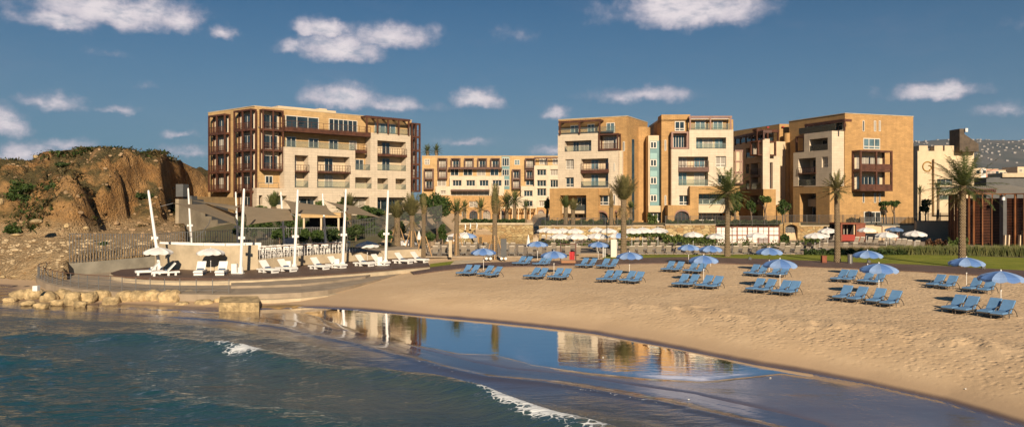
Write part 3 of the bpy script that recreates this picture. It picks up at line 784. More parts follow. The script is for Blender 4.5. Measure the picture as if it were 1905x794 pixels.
# sea walk (lower plaza)
WZ_ = .75
walk = [(66, 512), (70, 520), (85, 527), (110, 533), (160, 539), (230, 543.5), (320, 546.5), (400, 547.5), (432, 547.5), (500, 546.5), (560, 544), (610, 539), (650, 532), (690, 523), (740, 510), (800, 497.5)]
mb = MB(); mb.prism(pxy(walk, WZ_)+pxy([(760, 488), (500, 492), (290, 492), (128, 503), (90, 505)], WZ_), -.6, WZ_, 0)
struct(mb.build('sea_walk', M['pave']))
st = [(404, 556), (450, 558), (500, 557.5), (560, 554.5), (610, 549.5), (650, 542), (700, 529)]
mb = MB(); mb.prism(pxy(st, .42)+pxy([(700, 520), (500, 540), (404, 542)], .42), -.3, .42, 0)
struct(mb.build('lower_step', M['conclight']))
st2 = [(470, 571), (520, 571.5), (560, 568), (610, 560), (660, 549), (700, 536)]
mb = MB(); mb.prism(pxy(st2, .10)+pxy([(700, 526), (560, 548), (440, 556), (440, 566)], .10), -.6, .10, 0)
struct(mb.build('stone_footing', mat('wet_golden_stone', (.26, .165, .06), .6, var=.3, vscale=1.5, bump=.4, bscale=5)))
mb = MB(); mid = [(430, 532), (500, 530.5), (560, 528), (620, 522), (680, 514)]
mb.prism(pxy(mid, .92)+pxy([(700, 506), (560, 517), (430, 521)], .92), .6, .92, 0)
struct(mb.build('plaza_step', M['pave']))

def wall_ribbon(pts, z0, z1, th, back=1):
    """curved wall of thickness th behind a polyline of (x,y)"""
    P = [Vector((x, y)) for x, y in pts]; off = []
    for i, p in enumerate(P):
        d = (P[min(i+1, len(P)-1)]-P[max(i-1, 0)]).normalized(); off.append(p+Vector((-d.y, d.x))*th)
    mb = MB()
    f0 = z0 if callable(z0) else (lambda i: z0); f1 = z1 if callable(z1) else (lambda i: z1)
    for i in range(len(P)-1):
        a, b, c, d = P[i], P[i+1], off[i+1], off[i]
        vs = [(*a, f0(i)), (*b, f0(i+1)), (*c, f0(i+1)), (*d, f0(i)), (*a, f1(i)), (*b, f1(i+1)), (*c, f1(i+1)), (*d, f1(i))]
        fs = [(0, 1, 5, 4), (2, 3, 7, 6), (4, 5, 6, 7)]
        if i == 0: fs.append((3, 0, 4, 7))
        if i == len(P)-2: fs.append((1, 2, 6, 5))
        mb.add(vs, fs)
    return mb
def resample(L, n):
    L = np.array(L); d = np.r_[0, np.cumsum(np.hypot(*np.diff(L, axis=0).T))]; q = np.linspace(0, d[-1], n)
    return [(float(np.interp(v, d, L[:, 0])), float(np.interp(v, d, L[:, 1]))) for v in q]
wb = pxy(wallbase, DZ)
hi = resample(wb[:6], 24)
# continue the tall wall a little (to px 480)
hi = resample(pxy([p for p in wallbase[:5]]+[(480, 500.7)], DZ), 26)
o = wall_ribbon(hi, DZ-.5, 3.38, .35).build('curved_wall', M['conclight'], smooth=False)
tag(o, 'tall curved beige wall behind the first white sun loungers', 'wall')
lo = resample(pxy([(481, 500.6), (530, 495.5), (590, 490.5), (650, 486), (700, 482.5), (742, 480), (790, 477.5)], DZ), 30)
o = wall_ribbon(lo, DZ-.5, lambda i: 2.05, .3).build('low_wall', M['conclight'])
tag(o, 'low curved beige wall below the bar terrace railing', 'wall')
# bar terrace floor behind the walls
fl = [(x, y+.3) for x, y in hi+lo]
mb = MB(); mb.prism(fl+[(-10.2, 92), (-20, 93), (-36, 88), (-37, 80)], .6, 2.0, 0); struct(mb.build('bar_terrace', M['pave']))
# grey retaining wall running back to the left and its bar fence
gw = resample([tuple(W(a, b, .75))[:2] for a, b in ((128, 512), (200, 506.5), (250, 502.5), (292, 499))], 16)
o = wall_ribbon(gw, .3, lambda i: 1.82+.15*i/15, .35).build('retaining_wall', M['concgrey']); tag(o, 'grey concrete retaining wall at the foot of the rocky hill', 'wall')
def bar_fence(pts, z0, z1, step, name, label, m=None, bw=.045, rails=(0.12, .92), group=None, postev=0, zfun=None):
    """vertical bar fence along a polyline; parts: rails, bars"""
    L = np.array(pts); d = np.r_[0, np.cumsum(np.hypot(*np.diff(L, axis=0).T))]; n = int(d[-1]/step)
    root = empty(name, (float(L[0][0]), float(L[0][1]), z0), label, 'fence', group)
    base = Vector(root.location); a = MB(); m = m or M['greysteel']
    zf = zfun or (lambda t: (z0, z1))
    pos = [(float(np.interp(q, d, L[:, 0])), float(np.interp(q, d, L[:, 1])), q/d[-1]) for q in np.linspace(0, d[-1], n+1)]
    for i, (x, y, t) in enumerate(pos):
        b0, b1 = zf(t); a.box(x-bw/2-base.x, x+bw/2-base.x, y-bw/2-base.y, y+bw/2-base.y, b0-base.z, b1-base.z)
        if postev and i % postev == 0:
            p_ = MB(); p_.box(x-.05-base.x, x+.05-base.x, y-.05-base.y, y+.05-base.y, b0-base.z-.1, b1-base.z+.06); p_.build('fence_post', m, root)
    kk = max(1, n//60); pp = pos[::kk]+([pos[-1]] if n % kk else [])
    for f in rails:
        q = MB(); q.polybar([Vector((x, y, zf(t)[0]+(zf(t)[1]-zf(t)[0])*f))-base for x, y, t in pp], .06, .05); q.build('fence_rail', m, root)
    a.build('fence_bars', m, root)
    return root
fp = gw[:-1]+[tuple(W(330, 492, 2.4))[:2], tuple(W(430, 487, 2.4))[:2]]
bar_fence([(x, y+.15) for x, y in gw]+[(XY(330, 78), 78), (XY(432, 82), 82)], 1.8, 4.6, .26, 'bar_fence', 'pale vertical bar fence on the grey wall below the rocky hill',
          M['steel'], .05, (.03, .97), zfun=lambda t: (1.82+.9*t, 4.55-.45*math.sin(min(1, t*1.6)*1.57)+.25*t))
# railing round the sea walk
def railing(pts, z, h, step, name, label, rails=(1., .72, .44, .18), mt=None, mp=None, w=.05, cat='railing', glass=False, group=None, postw=.06):
    L = np.array(pts); d = np.r_[0, np.cumsum(np.hypot(*np.diff(L, axis=0).T))]; n = max(1, int(round(d[-1]/step)))
    root = empty(name, (float(L[0][0]), float(L[0][1]), z), label, cat, group); base = Vector(root.location)
    q = [Vector((float(np.interp(v, d, L[:, 0])), float(np.interp(v, d, L[:, 1])), z)) for v in np.linspace(0, d[-1], n+1)]
    pm = None
    for p in q:
        if pm is None:
            mb_ = MB(); mb_.box(-postw/2, postw/2, -postw/2, postw/2, 0, h); pm = mb_.build('rail_post', mp or M['white'], root); o_ = pm
        else:
            o_ = pm.copy(); COL.objects.link(o_); o_.parent = root
        o_.location = p-base
    for f in rails:
        r_ = MB(); r_.polybar([p-base+Vector((0, 0, h*f)) for p in q], w if f == 1. else .025)
        r_.build('handrail' if f == 1. else 'lower_rail', (mt or M['railbrown']) if f == 1. else (mp or M['steel']), root)
    if glass:
        g = MB()
        for p in q: g.v += [tuple(p-base+Vector((0, 0, .08))), tuple(p-base+Vector((0, 0, h*.93)))]
        for i in range(len(q)-1): g.f.append((2*i, 2*i+2, 2*i+3, 2*i+1)); g.mi.append(0)
        g.build('glass_panel', M['rail'], root)
    return root
rp = pxy([(126, 509), (95, 508), (72, 512), (70, 517.5), (88, 524.5), (112, 530.5), (160, 536.5), (230, 541), (320, 544), (426, 545)], WZ_)
railing(resample(rp, 60), WZ_, 1.05, 1.25, 'walkway_railing', 'thin steel railing with brown handrail round the curved sea walk', w=.05, mp=M['steel'], postw=.045)
rp = [(x, y+.15) for x, y in resample(pxy([(482, 500.5), (530, 495.4), (590, 490.4), (660, 485.3)], DZ), 30)]
railing(rp, 2.055, 1.05, .35, 'terrace_railing', 'bar terrace railing with brown handrail above the low wall', rails=(1., .1), w=.07, postw=.03)

# ---------------------------------------------------------------- stone walls, bridge
def block_wall(x0, x1, y, z0, z1, th, name, label, m=None, cap=True):
    root = MB(); root.box(x0, x1, y, y+th, z0, z1-.12); o = root.build(name, m or M['rubble']); tag(o, label, 'wall')
    if cap:
        c = MB(); c.box(x0-.05, x1+.05, y-.06, y+th+.06, z1-.118, z1); c.build('coping', M['conclight'], o)
    return o
YW = 120.5
block_wall(XY(1003, YW), XY(1236, YW), YW, 1.0, ZZ(420, YW), .6, 'stone_wall', 'golden stone wall behind the two rows of white umbrellas')
block_wall(XY(1238, YW-4), XY(1331, YW-4), YW-4, 1.0, ZZ(417, YW-4), .6, 'stone_wall', 'light stone wall left of the white panelled screen')
block_wall(XY(1450, YW), XY(1457, YW), YW, 1.0, ZZ(415, YW), .9, 'stone_wall', 'stone pier on the left side of the arched gate')
block_wall(XY(1488, YW), XY(1575, YW), YW, 1.0, ZZ(419, YW), .6, 'stone_wall', 'brown stone wall right of the arched gate')
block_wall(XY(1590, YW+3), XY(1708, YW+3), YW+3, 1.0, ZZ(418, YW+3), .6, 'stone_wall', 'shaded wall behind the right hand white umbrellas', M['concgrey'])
block_wall(XY(1705, YW), XY(1790, YW), YW, 1.0, ZZ(411, YW), .6, 'stone_wall', 'tan wall left of the slatted pavilion', M['creamwall'])
def arch_wall(x0, x1, y0, y1, z0, z1, ax0, ax1, az, rise, n=14):
    """wall with a segmental arch opening; returns MB"""
    mb = MB()
    mb.box(x0, ax0, y0, y1, z0, z1); mb.box(ax1, x1, y0, y1, z0, z1)
    xs_ = [ax0+(ax1-ax0)*i/n for i in range(n+1)]
    zc = lambda x: az+rise*math.sqrt(max(0, 1-((x-(ax0+ax1)/2)/((ax1-ax0)/2))**2))
    for a, b in zip(xs_[:-1], xs_[1:]):
        za, zb_ = zc(a), zc(b)
        v = [(a, y0, za), (b, y0, zb_), (b, y0, z1), (a, y0, z1), (a, y1, za), (b, y1, zb_), (b, y1, z1), (a, y1, z1)]
        mb.add(v, [(0, 1, 2, 3), (5, 4, 7, 6), (3, 2, 6, 7), (1, 0, 4, 5)])
    return mb
YB = 136.0
br = arch_wall(XY(846, YB), XY(992, YB), YB, YB+5, .3, ZZ(418, YB), XY(875, YB), XY(917, YB), ZZ(440, YB)-.2, 1.75).build('stone_bridge', M['rubble'])
tag(br, 'golden stone bridge with one low arch over the lagoon', 'bridge')
c = MB(); c.box(XY(846, YB)-.1, XY(992, YB)+.1, YB-.12, YB+.5, ZZ(418, YB)+.002, ZZ(414.5, YB)); c.build('parapet_cap', M['conclight'], br)
# gate arch
ga = arch_wall(XY(1457, YW), XY(1488, YW), YW-.3, YW+.9, 1.25, ZZ(414, YW), XY(1460, YW), XY(1482.5, YW), ZZ(424, YW), .55).build('gate_arch', M['rubble'])
tag(ga, 'stone archway with a grey metal gate in the terrace wall', 'archway')
g = MB(); x0, x1 = XY(1460, YW), XY(1482.5, YW); g.box(x0, x1, YW+.5, YW+.6, 1.27, ZZ(421, YW)+.1)
g.build('metal_gate', M['greywall'], ga)
g = MB()
for px in (1467.5, 1475, 1482): g.box(XY(px, YW)-.04, XY(px, YW)+.04, YW+.42, YW+.497, 1.27, ZZ(422, YW))
g.box(x0, x1, YW+.42, YW+.495, ZZ(424.5, YW), ZZ(424.5, YW)+.1); g.build('gate_frame', M['greysteel'], ga)
# terrace fences on the walls
zt = 3.68; M['darkrail'] = mat('dark_railing_paint', (.05, .045, .04), .5)
for (a, b, y, z0, lb, mm) in ((992, 1178, YW+.3, ZZ(420, YW), 'dark fence along the top of the stone wall before the second block', 'darkrail'),
                          (1238, 1455, YW-3.7, ZZ(417, YW-4), 'long grey fence above the white panelled screen', 'darkrail'),
                          (1456, 1600, YW+.3, ZZ(414.5, YW), 'thin railing above the arched gate and brown wall', 'darkrail'),
                          (1600, 1705, YW+3.3, ZZ(418, YW+3), 'dark picket fence before the fourth block', 'greywall'),
                          (1704, 1768, YW+.3, ZZ(411, YW), 'green mesh fence on the tan wall left of the pavilion', 'greysteel')):
    bar_fence([(XY(a, y), y), (XY(b, y), y)], z0, z0+1.25, .16 if mm != 'greywall' else .22, 'terrace_fence', lb, M[mm], .035 if mm != 'greywall' else .10, (.03, .98), postev=12)
bar_fence([(XY(640, 92), 92), (XY(700, 96), 96), (XY(770, 104), 104), (XY(822, 112), 112)], 2.8, 5.3, .26, 'garden_fence', 'tall grey mesh fence on the garden bank left of the bridge', M['greywall'], .045, (.03, .5, .98), zfun=lambda t: (2.3+1.3*t, 5.0+1.9*t))
bar_fence([(XY(445, 87), 87), (XY(560, 88), 88), (XY(640, 90), 90)], 2.8, 4.6, .22, 'garden_fence', 'vertical bar fence behind the bar terrace under the sails', M['steel'], .05, (.03, .98), zfun=lambda t: (2.0, 4.4))
# ---- air: one closed box of thin even haze round the whole scene
mb = MB(); mb.box(-2600, 6200, -600, 7800, -6, 640); o = mb.build('haze', None if False else bpy.data.materials.new('haze_air'))
hm = o.data.materials[0]; hm.use_nodes = True; ht = NT(hm.node_tree); ht.n.remove(ht.n['Principled BSDF'])
pv = ht.n.new('ShaderNodeVolumePrincipled'); pv.inputs['Density'].default_value = HAZE; pv.inputs['Color'].default_value = (.62, .76, .95, 1); pv.inputs['Anisotropy'].default_value = 0.0
ht.l.new(pv.outputs[0], ht.n['Material Output'].inputs['Volume']); tag(o, 'thin even sea haze filling the air', 'haze', kind='stuff')
# ---------------------------------------------------------------- buildings
WR = random.Random(99)
class Fac:
    """one facade plane; A is its left end, B its right end seen from outside. Sizes are read off the photo and turned into metres here."""
    def __init__(s, root, A, B, mats=None):
        s.root = root; s.A = Vector(A); s.B = Vector(B); s.u = (s.B-s.A).normalized(); s.n = Vector((s.u.y, -s.u.x)); s.L = (s.B-s.A).length
    def uc(s, px, off):
        d = Vector(((px-CX)/F, 1.)); O = s.A+s.n*off
        t = O.dot(s.n)/d.dot(s.n); P = d*t
        return (P-O).dot(s.u), P.y
    def rect(s, r, off):
        u0, _ = s.uc(r[0], off); u1, _ = s.uc(r[1], off)
        xr = r[4] if len(r) > 4 else (r[0]+r[1])/2
        Y = s.uc(xr, off)[1]
        q = lambda v: round(v/.06)*.06
        return [q(u0), q(u1), q(ZZ(r[3], Y)), q(ZZ(r[2], Y))]
    def P(s, u, z, off): p = s.A+s.u*u+s.n*off; return Vector((p.x, p.y, z))
    def bx(s, mb, u0, u1, z0, z1, o0, o1, m=0):
        """box in facade coordinates, offsets o0 (back) to o1 (front)"""
        c = [s.P(u, z, o) for z in (z0, z1) for (u, o) in ((u0, o1), (u1, o1), (u1, o0), (u0, o0))]
        mb.add(c, [(3, 2, 1, 0), (4, 5, 6, 7), (0, 1, 5, 4), (1, 2, 6, 5), (2, 3, 7, 6), (3, 0, 4, 7)], m)
    def slab(s, outs, opens, o0, o1, m, name='wall', raw=None, rawo=None):
        """wall layer between offsets o0..o1 with the union of rects minus openings (all through)"""
        R_ = [s.rect(r, o1) for r in outs]+(raw or []); O_ = [s.rect(r, o1) for r in opens]+(rawo or [])
        us = sorted({v for r in R_+O_ for v in r[:2]}); zs = sorted({v for r in R_+O_ for v in r[2:]})
        def thin(a):
            o = [a[0]]
            for v in a[1:]:
                if v-o[-1] > .001: o.append(v)
            return o
        us, zs = thin(us), thin(zs); nu, nz = len(us)-1, len(zs)-1
        on = [[False]*nz for _ in range(nu)]
        for i in range(nu):
            for j in range(nz):
                u, z = (us[i]+us[i+1])/2, (zs[j]+zs[j+1])/2
                on[i][j] = any(r[0] < u < r[1] and r[2] < z < r[3] for r in R_) and not any(r[0] < u < r[1] and r[2] < z < r[3] for r in O_)
        mb = MB()
        g = lambda i, j: 0 <= i < nu and 0 <= j < nz and on[i][j]
        for i in range(nu):
            for j in range(nz):
                if not on[i][j]: continue
                a, b, c, d = us[i], us[i+1], zs[j], zs[j+1]
                mb.quad(s.P(a, c, o1), s.P(b, c, o1), s.P(b, d, o1), s.P(a, d, o1))
                mb.quad(s.P(b, c, o0), s.P(a, c, o0), s.P(a, d, o0), s.P(b, d, o0))
                if not g(i-1, j): mb.quad(s.P(a, c, o0), s.P(a, c, o1), s.P(a, d, o1), s.P(a, d, o0))
                if not g(i+1, j): mb.quad(s.P(b, c, o1), s.P(b, c, o0), s.P(b, d, o0), s.P(b, d, o1))
                if not g(i, j-1): mb.quad(s.P(a, c, o0), s.P(b, c, o0), s.P(b, c, o1), s.P(a, c, o1))
                if not g(i, j+1): mb.quad(s.P(a, d, o1), s.P(b, d, o1), s.P(b, d, o0), s.P(a, d, o0))
        return mb.build(name, m, s.root)
    def glaz(s, R_, off, nv=2, nh=1, fw=.09, m='glass', fm='frame', name='window', fd=.10, transom=None, eps=0):
        """framed window standing on offset plane `off` (frame depth fd), pane as a child"""
        u0, u1, z0, z1 = R_; mb = MB(); f = fd
        s.bx(mb, u0, u1, z0, z0+fw, off, off+f); s.bx(mb, u0, u1, z1-fw, z1, off, off+f)
        s.bx(mb, u0, u0+fw, z0+fw, z1-fw, off, off+f); s.bx(mb, u1-fw, u1, z0+fw, z1-fw, off, off+f)
        for i in range(1, nv):
            u = u0+(u1-u0)*i/nv; s.bx(mb, u-fw*.45, u+fw*.45, z0+fw, z1-fw, off, off+f-.012)
        for i in range(1, nh):
            z = z0+(z1-z0)*i/nh; s.bx(mb, u0+fw, u1-fw, z-fw*.4, z+fw*.4, off, off+f-.02)
        if transom: z = z0+(z1-z0)*transom; s.bx(mb, u0+fw, u1-fw, z-fw*.5, z+fw*.5, off, off+f-.02)
        w = mb.build(name, M[fm], s.root)
        g = MB(); s.bx(g, u0+fw*.5, u1-fw*.5, z0+fw*.5, z1-fw*.5, off+.01, off+f*.5); g.build('pane', M['curtain' if m != 'curtain' and WR.random() < (.22 if m == 'glass' else .3) else m], w)
        return w
    def win(s, r, o1, set_=.25, **k):
        """window set back inside an opening of the layer whose front is o1"""
        R_ = s.rect(r, o1); return s.glaz([R_[0]+.003, R_[1]-.003, R_[2]+.003, R_[3]-.003], o1-set_-.1, **k)
    def glassrail(s, u0, u1, z, off, h=1.05, name='glass_balustrade'):
        mb = MB(); s.bx(mb, u0, u1, z+.04, z+h, off-.02, off+.0); o = mb.build(name, M['rail'], s.root)
        t = MB(); s.bx(t, u0, u1, z+h+.002, z+h+.05, off-.04, off+.02); t.build('top_rail', M['greysteel'], o); return o
    def rail(s, u0, u1, z, off, h=1.05, step=.5, m='brown', depth=0, name='balcony_railing'):
        mb = MB(); n = max(2, int((u1-u0)/step))
        s.bx(mb, u0, u1, z+h-.06, z+h, off-.06, off)
        s.bx(mb, u0, u1, z+h*.45, z+h*.45+.03, off-.045, off-.015)
        s.bx(mb, u0, u1, z+.1, z+.15, off-.05, off-.01)
        for i in range(n+1):
            u = u0+(u1-u0-.05)*i/n; s.bx(mb, u, u+.05, z, z+h-.06, off-.055, off-.005)
        if depth:
            for u in (u0, u1-.05):
                for q in (h-.06, h*.45, .1): s.bx(mb, u+.005, u+.045, z+q, z+q+.05, off-depth, off-.07)
        return mb.build(name, M[m], s.root)
    def recess(s, r, o1, back, floors=(), doors=(), glass=True, door='glass', rail0=None, wallm='creamwall'):
        """contents of a balcony recess: floors = [(ytop, ybot)] of intermediate balcony slabs; doors = [(x0, x1, level)]"""
        R_ = s.rect(r, o1); u0, u1, z0, z1 = R_; Y = s.uc((r[0]+r[1])/2, o1)[1]
        lev = [z0]
        for (yt, yb) in floors:
            a, b = ZZ(yb, Y), ZZ(yt, Y); zf = a+.45; zf = max(a+.25, b-.95)
            mb = MB(); s.bx(mb, u0+.003, u1+.12 if len(floors) == 1 else u1-.003, a, zf, back+.003, o1+.14); mb.build('balcony_slab', M['brown'], s.root)
            s.rail(u0+.01, u1+.10, zf, o1+.12, h=b-zf+.15); lev.append(zf)
        mb = MB(); s.bx(mb, u0+.004, u1-.004, z0+.004, z1-.004, back+.001, back+.04); mb.build('recess_wall', M[wallm], s.root)
        lev = sorted(lev); tops = lev[1:]+[z1]
        for li, z in enumerate(lev):
            top = tops[li]-(.45 if li < len(lev)-1 else 0.05)
            for (x0, x1, l) in doors:
                if l != li and l != -1: continue
                a = u0+(u1-u0)*x0; b = u0+(u1-u0)*x1
                s.glaz([a, b, z+.03, min(z+2.35, top-.05)], back+.043, nv=2 if b-a < 2.2 else 3, m=door, fw=.08, name='balcony_door')
        if glass: s.glassrail(u0+.01, u1-.01, z0, o1-.05, h=min(1.05, (z1-z0)*.45))
    def cage(s, r, depth, n, base=0., m='brown', back='creamwall', mid=1, rec=None, nv=2, rails=True, w=.22):
        """projecting metal bay: posts and floor frames, windows behind, one rail per storey"""
        R_ = s.rect(r, base+depth); u0, u1, z0, z1 = R_; o0, o1 = base+.003, base+depth
        fr = MB()
        us = [u0, u1-w]+[u0+(u1-u0-w)*i/(mid+1) for i in range(1, mid+1)]
        hs = [z0+(z1-z0)*i/n for i in range(n+1)]
        for u in us: s.bx(fr, u, u+w, z0, z1, o1-w, o1)
        for u in (u0, u1-w): s.bx(fr, u+.01, u+w-.01, z0, z1, o0, o0+w)
        for i, z in enumerate(hs):
            t = .34 if i not in (0, n) else .26
            zz = z-t/2 if 0 < i < n else (z if i == 0 else z-t)
            s.bx(fr, u0+.012, u1-.012, zz, zz+t, o0, o1-.008 if i else o1+.02)
        f = fr.build('bay_frame', M[m], s.root)
        for i in range(n):
            a, b = hs[i]+.2, hs[i+1]-.2
            bk = MB(); s.bx(bk, u0+w+.002, u1-w-.002, a, b, o0, o0+.04); bk.build('bay_back_wall', M[back], f)
            ww = (u1-u0-2*w)
            g = s.glaz([u0+w+ww*.10, u0+w+ww*.90, a+.02, min(a+2.3, b-.1)], o0+.043, nv=nv, fw=.08, name='bay_window', m='glass')
            if rails:
                for k, (ua, ub) in enumerate(zip(sorted(us)[:-1], sorted(us)[1:])):
                    s.rail(ua+w, ub, a, o1-.06, h=1.0, step=.22, m=m, name='bay_railing')
        return f
    def pergola(s, r, depth, base=0., m='brown', nposts=3, slats=0, th=.35):
        R_ = s.rect(r, base+depth); u0, u1, z0, z1 = R_; fr = MB(); w = .25
        for i in range(nposts):
            u = u0+(u1-u0-w)*i/(nposts-1); s.bx(fr, u, u+w, z0, z1-th, base+depth-w, base+depth)
        s.bx(fr, u0-.1, u1+.1, z1-th, z1, base+depth-w-.05, base+depth+.05)
        for i in range(nposts):
            u = u0+(u1-u0-w)*i/(nposts-1); s.bx(fr, u+.01, u+w-.01, z1-th+.02, z1-.02, base+.003, base+depth-w-.052)
        o = fr.build('pergola', M[m], s.root)
        sl = MB(); n = slats or int((u1-u0)/.45)
        for i in range(n):
            u = u0+(u1-u0)*i/n; s.bx(sl, u, u+.12, z1-.16, z1+.02, base+.003, base+depth+.1)
        sl.build('pergola_slats', M[m], o); return o
    def arch(s, r, o0, o1, m, rise=.8, glaz=True, fm='brown'):
        """fills the upper corners of a rectangular opening so that it reads as a segmental arch"""
        u0, u1, z0, z1 = s.rect(r, o1); n = 12; mb = MB()
        zc = lambda u: z1-rise+rise*math.sqrt(max(0, 1-((u-(u0+u1)/2)/((u1-u0)/2))**2))*.985
        us = [u0+(u1-u0)*i/n for i in range(n+1)]
        for a, b in zip(us[:-1], us[1:]):
            v = [s.P(a, zc(a), o1), s.P(b, zc(b), o1), s.P(b, z1, o1), s.P(a, z1, o1), s.P(a, zc(a), o0), s.P(b, zc(b), o0)]
            mb.add(v, [(0, 1, 2, 3), (1, 0, 4, 5)])
        mb.build('arch_spandrel', M[m], s.root)
        # projecting voussoir ring
        rg = MB()
        for a, b in zip(us[:-1], us[1:]):
            v = [s.P(a, zc(a)+.0, o1+.06), s.P(b, zc(b)+.0, o1+.06), s.P(b, zc(b)+.28, o1+.06), s.P(a, zc(a)+.28, o1+.06),
                 s.P(a, zc(a), o1), s.P(b, zc(b), o1), s.P(b, zc(b)+.28, o1), s.P(a, zc(a)+.28, o1)]
            rg.add(v, [(0, 1, 2, 3), (1, 0, 4, 5), (3, 2, 6, 7)])
        rg.build('arch_trim', M['pink'], s.root)
        if glaz: s.glaz([u0+.01, u1-.01, z0, z1-.02], o1-.45, nv=4, nh=3, fw=.06, m='glass', fm=fm, name='arched_window')
    def core(s, depth, zt, m, name='wall', z0=1.0, L=None, u0=0.):
        L = L or s.L; mb = MB()
        q = [s.A+s.u*u0, s.A+s.u*L, s.A+s.u*L-s.n*depth, s.A+s.u*u0-s.n*depth]
        mb.prism([tuple(p) for p in q], z0, zt); return mb.build(name, m, s.root)
    def parapet(s, zt, depth, m, th=.35, h=.5, L=None, u0=0.):
        """coping slab and roof plant set back from the edge"""
        L = L or s.L; mb = MB(); c = 0.06
        mb.prism([tuple(s.A+s.u*(u0-c)+s.n*c), tuple(s.A+s.u*(L+c)+s.n*c), tuple(s.A+s.u*(L+c)-s.n*(depth+c)), tuple(s.A+s.u*(u0-c)-s.n*(depth+c))], zt+.002, zt+.14)
        return mb.build('coping', m, s.root)

def bldg(name, x, y, z, label, cat='building', group='sandstone residence blocks'):
    return empty(name, (0, 0, 0), label, cat, group)

# ===== block one: the large left block =====
r1 = bldg('apartment_block', 0, 0, 0, 'large left ochre and cream block with three brown metal bay towers')
C1 = Vector((-41.0, 120.0)); zr = ZZ(198, 120)
Lf = Fac(r1, (-51.4, 128.3), C1); Rf = Fac(r1, C1, (-18.85, 141.2))
mb = MB(); zt1 = zr
e1 = Rf.A+Rf.u*Rf.L; back = [C1, e1, e1-Rf.n*11, Lf.A-Rf.n*1.0]
mb.prism([tuple(p) for p in back], 1.5, zt1); mb.build('wall', M['ochre'], r1)
mb = MB(); bb = [C1+(C1-(C1+e1)/2).normalized()*.1, e1+Rf.u*.08+Rf.n*.08, e1-Rf.n*11.1, Lf.A-Rf.n*1.1]
mb.prism([tuple(p) for p in bb], zt1+.002, zt1+.13); mb.build('coping', M['conclight'], r1)
mb = MB(); Rf.bx(mb, 6, 17, zt1+.13, zt1+1.0, -8, -4); Rf.bx(mb, 14, 15.5, zt1+.13, zt1+1.3, -6, -4.6); mb.build('roof_plant', M['creamwall'], r1)
o1 = 1.7
RA = (548, 574, 289, 349); RB = (590, 651, 291, 349.5); RC = (661, 691.5, 330, 350.5); RD = (702, 755.5, 263, 317.5); RE = (702, 722, 331.5, 352); RG = (736, 755.5, 332.5, 352.5)
RC0 = (661, 672, 296, 316)
unders = [(482, 488.5, 363.5, 381), (507, 534, 364, 382), (551, 592, 365, 392), (635, 687, 366, 398), (702, 756, 367, 398)]
Rf.slab([(529, 661, 277, 352, 600), (660, 689.5, 316.5, 353), (689, 764, 249.5, 356, 727), (478, 764, 351.5, 364, 600), (478, 764, 360, 405, 600)],
        [RA, RB, RC, RD, RE, RG]+unders, 0.004, o1, M['cream'])
Rf.recess(RA, o1, 0.004, floors=[(308.5, 320.5)], doors=[(.08, .45, -1)])
Rf.recess(RB, o1, 0.004, floors=[(309, 322.5)], doors=[(.36, .62, 1), (.36, .62, 0), (.0, .08, 0)])
Rf.recess(RC, o1, 0.004, doors=[(.02, .25, 0)])
Rf.recess(RD, o1, 0.004, floors=[(277.5, 291.5)], doors=[(.32, .6, 1), (.32, .6, 0)])
Rf.recess(RE, o1, 0.004, doors=[(.0, .3, 0)]); Rf.recess(RG, o1, 0.004, doors=[(.0, .3, 0)])
for u in unders:
    q = Rf.rect(u, o1); Rf.glaz([q[0]+.02, q[1]-.02, q[2], q[3]-.3], .3, nv=max(2, int((q[1]-q[0])/1.3)), fw=.09, name='ground_window')
for r in ((532.5, 551, 254.5, 273.5), (574, 592.5, 257.5, 275.5), (612, 629, 260, 278), (650, 664, 262, 279.5)):
    Rf.glaz(Rf.rect(r, .1), .004, nv=2, fw=.1)
q = Rf.rect((661, 676, 296.5, 316), .1); Rf.glaz(q, .004, nv=2)
# terrace balustrade on the cream wing, mid terrace
q = Rf.rect((529, 661, 266, 277, 600), o1); Rf.glassrail(q[0]+.05, q[1]-.05, q[2], o1-.1, h=1.0)
q = Rf.rect((661, 689, 306.5, 316.5), o1); Rf.glassrail(q[0]+.05, q[1]-.05, q[2], o1-.1, h=1.0)
mb = MB(); q = Rf.rect((661, 683, 273, 290), 1.6); Rf.bx(mb, q[0], q[1], q[2]+.5, q[2]+.95, .004, 1.6); mb.build('balcony_slab', M['brown'], r1); Rf.rail(q[0], q[1], q[2]+.95, 1.6, m='brown', depth=1.5)
# top floor glazing and long brown balcony
q = Rf.rect((531.5, 593, 216.5, 240), .1); Rf.glaz(q, .004, nv=3, fw=.12, m='glass', name='wide_window')
q = Rf.rect((612, 665, 222.5, 249), .1); Rf.glaz(q, .004, nv=6, fw=.12, m='glass', name='wide_window')
q = Rf.rect((531, 690, 236, 249.5, 610), 2.0); mb = MB(); Rf.bx(mb, q[0], q[1], q[2], q[2]+.7, .004, 2.0); mb.build('balcony_slab', M['brown'], r1); Rf.rail(q[0], q[1], q[2]+.7, 1.98, h=1.05, step=1.1, depth=1.8)
# penthouse on the right with brown pergola
q = Rf.rect((697, 736, 230, 249), .1); Rf.glaz(q, .004, nv=4, fw=.12, m='glassb', name='wide_window')
Rf.pergola((682, 762, 219, 249.5), 1.9, nposts=5)
q = Rf.rect((697, 762, 240, 249.5), o1); Rf.glassrail(q[0], q[1], q[2], o1-.3, h=1.0)
# lower terrace window left
q = Rf.rect((493.5, 508, 327, 342), .1); Rf.glaz(q, .004, nv=2, fw=.12)
q = Rf.rect((478, 520, 341.5, 351.5), o1); Rf.rail(q[0]+.4, q[1], q[2], o1-.3, h=1.0, step=1.2, m='greysteel')
